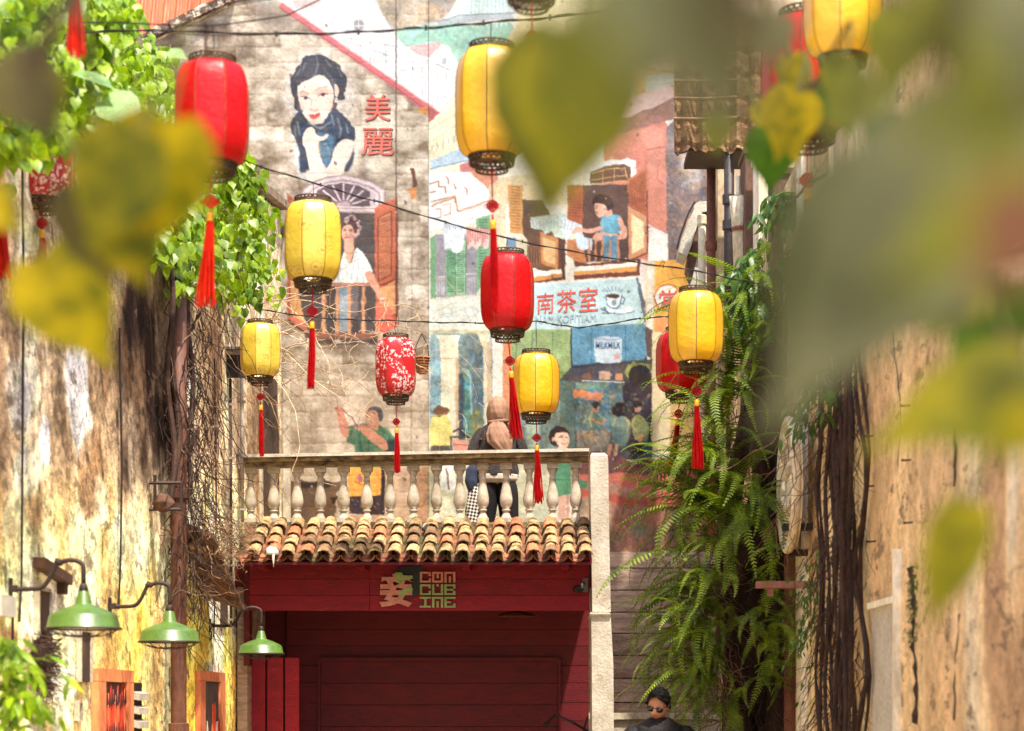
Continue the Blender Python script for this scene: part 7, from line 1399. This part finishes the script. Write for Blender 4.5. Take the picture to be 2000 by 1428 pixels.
# head with a face, bowed forward and turned
hc = V3((-.01, -.07, 1.575)); Rh = Euler((.42, .16, -.32)).to_matrix()
def headmesh():
    m = MB(); n, k = 32, 24; V = []
    for j in range(k+1):
        t = math.pi*j/k; z = math.cos(t); s_ = math.sin(t)
        for i in range(n):
            a = 2*math.pi*i/n; x, y = s_*math.cos(a), s_*math.sin(a); fx, fy, fz = x*.078, y*.098, z*.118
            front = max(0, -y)
            if z < 0: w_ = 1-.30*(-z)**1.5; fx *= w_; fy *= 1-.12*(-z)
            if z < -.2: fy -= .006*front
            fy -= .022*math.exp(-((x/.16)**2))*math.exp(-(((z+.12)/.22)**2))*front*(1 if z > -.3 else .6)   # nose
            fy += .010*math.exp(-(((abs(x)-.36)/.16)**2))*math.exp(-(((z-.06)/.10)**2))*front               # eye sockets
            fy -= .007*math.exp(-((x/.28)**2))*math.exp(-(((z+.48)/.07)**2))*front                          # lips
            fy -= .008*math.exp(-((x/.3)**2))*math.exp(-(((z+.85)/.12)**2))*front                           # chin
            V.append((fx, fy, fz))
    m.add(V, [(j*n+i, j*n+(i+1) % n, (j+1)*n+(i+1) % n, (j+1)*n+i) for j in range(k) for i in range(n)]); return m
def placed(mb): mb.v = [tuple(hc+Rh @ V3(v)) for v in mb.v]; return mb
hd = localpart('head', placed(headmesh()), SKIN, mn)
m = MB(); m.tube([V3((0, .02, -.06)), V3((0, .04, -.16)), V3((0, .03, -.24))], [.05, .052, .06], 12); localpart('neck', placed(m), SKIN, mn)
for s in (-1, 1): m = MB(); m.ring(V3((s*.078, .012, -.005)), .018, .008, 14, 6, 'x', 1, 1.3); localpart('ear', placed(m), SKIN, hd)
m = MB(); m.tube([V3((-.022, -.098, -.055)), V3((0, -.104, -.057)), V3((.022, -.098, -.055))], [.003, .006, .003], 6); localpart('lips', placed(m), mat('lips', (160, 84, 74), sc=10), hd)
hr = MB(); n, k = 40, 14; V = []
random.seed(4)
for j in range(k+1):
    t = math.pi*.58*j/k
    for i in range(n):
        a = 2*math.pi*i/n; front = max(0, -math.sin(a)); tt = t*(1-.46*front); q = 1.08+.05*math.sin(9*a+j)+.04*math.sin(17*a)+.06*math.sin(5*a+2*j); V.append((math.sin(tt)*math.cos(a)*.083*q, math.sin(tt)*math.sin(a)*.103*q-.012*front, math.cos(tt)*.128*q+.03*front*math.sin(t)))
hr.add(V, [(j*n+i, j*n+(i+1) % n, (j+1)*n+(i+1) % n, (j+1)*n+i) for j in range(k) for i in range(n)]); localpart('hair', placed(hr), HAIR, hd)
gl = MB()
for s in (-1, 1):
    gl.prism([V3((s*.034+.031*math.cos(a)*(1 if abs(math.cos(a)) < .8 else 1), -.098-.002, .004+.022*math.sin(a)*(1.15 if math.sin(a) < 0 else .9))) for a in [2*math.pi*i/16 for i in range(16)]], (0, .006, 0))
gl.tube([V3((-.012, -.103, .012)), V3((.012, -.103, .012))], .003, 5)
for s in (-1, 1): gl.tube([V3((s*.064, -.094, .012)), V3((s*.078, -.04, .012)), V3((s*.082, .01, .008))], .003, 5)
localpart('sunglasses', placed(gl), LENS, hd)
# something wheeled and dark parked inside the shop, only its top shows
bk = thing('bicycle', 'dark bicycle handlebars in the red doorway next to the white pier', 'bicycle', Vector((P(1105, 1428, 20.4).x, 20.4, 0)))
m = MB(); m.tube([P(1062, 1418, 20.3), P(1085, 1396, 20.4), P(1120, 1412, 20.4), P(1148, 1428, 20.5)], .014, 6); m.tube([P(1148, 1400, 20.3), P(1140, 1425, 20.4), P(1125, 1480, 20.4)], .012, 6); part('handlebar', m, BLK_, bk)
m = MB(); m.tube([P(1062, 1418, 20.3), P(1070, 1412, 20.32)], .02, 8); part('grip', m, BLK_, bk)
for cx in (1075, 1150): m = MB(); c = P(cx, 1560, 20.5); c.z = .33; m.ring(c, .31, .018, 32, 6, 'x'); part('wheel', m, BLK_, bk)
m = MB(); a, b = P(1075, 0, 20.5).x, P(1150, 0, 20.5).x; m.tube([V3((a, 20.5, .33)), V3((a+.1, 20.5, .85)), V3((b-.1, 20.5, .85)), V3((b, 20.5, .33))], .016, 6); part('cycle_frame', m, BLK_, bk)
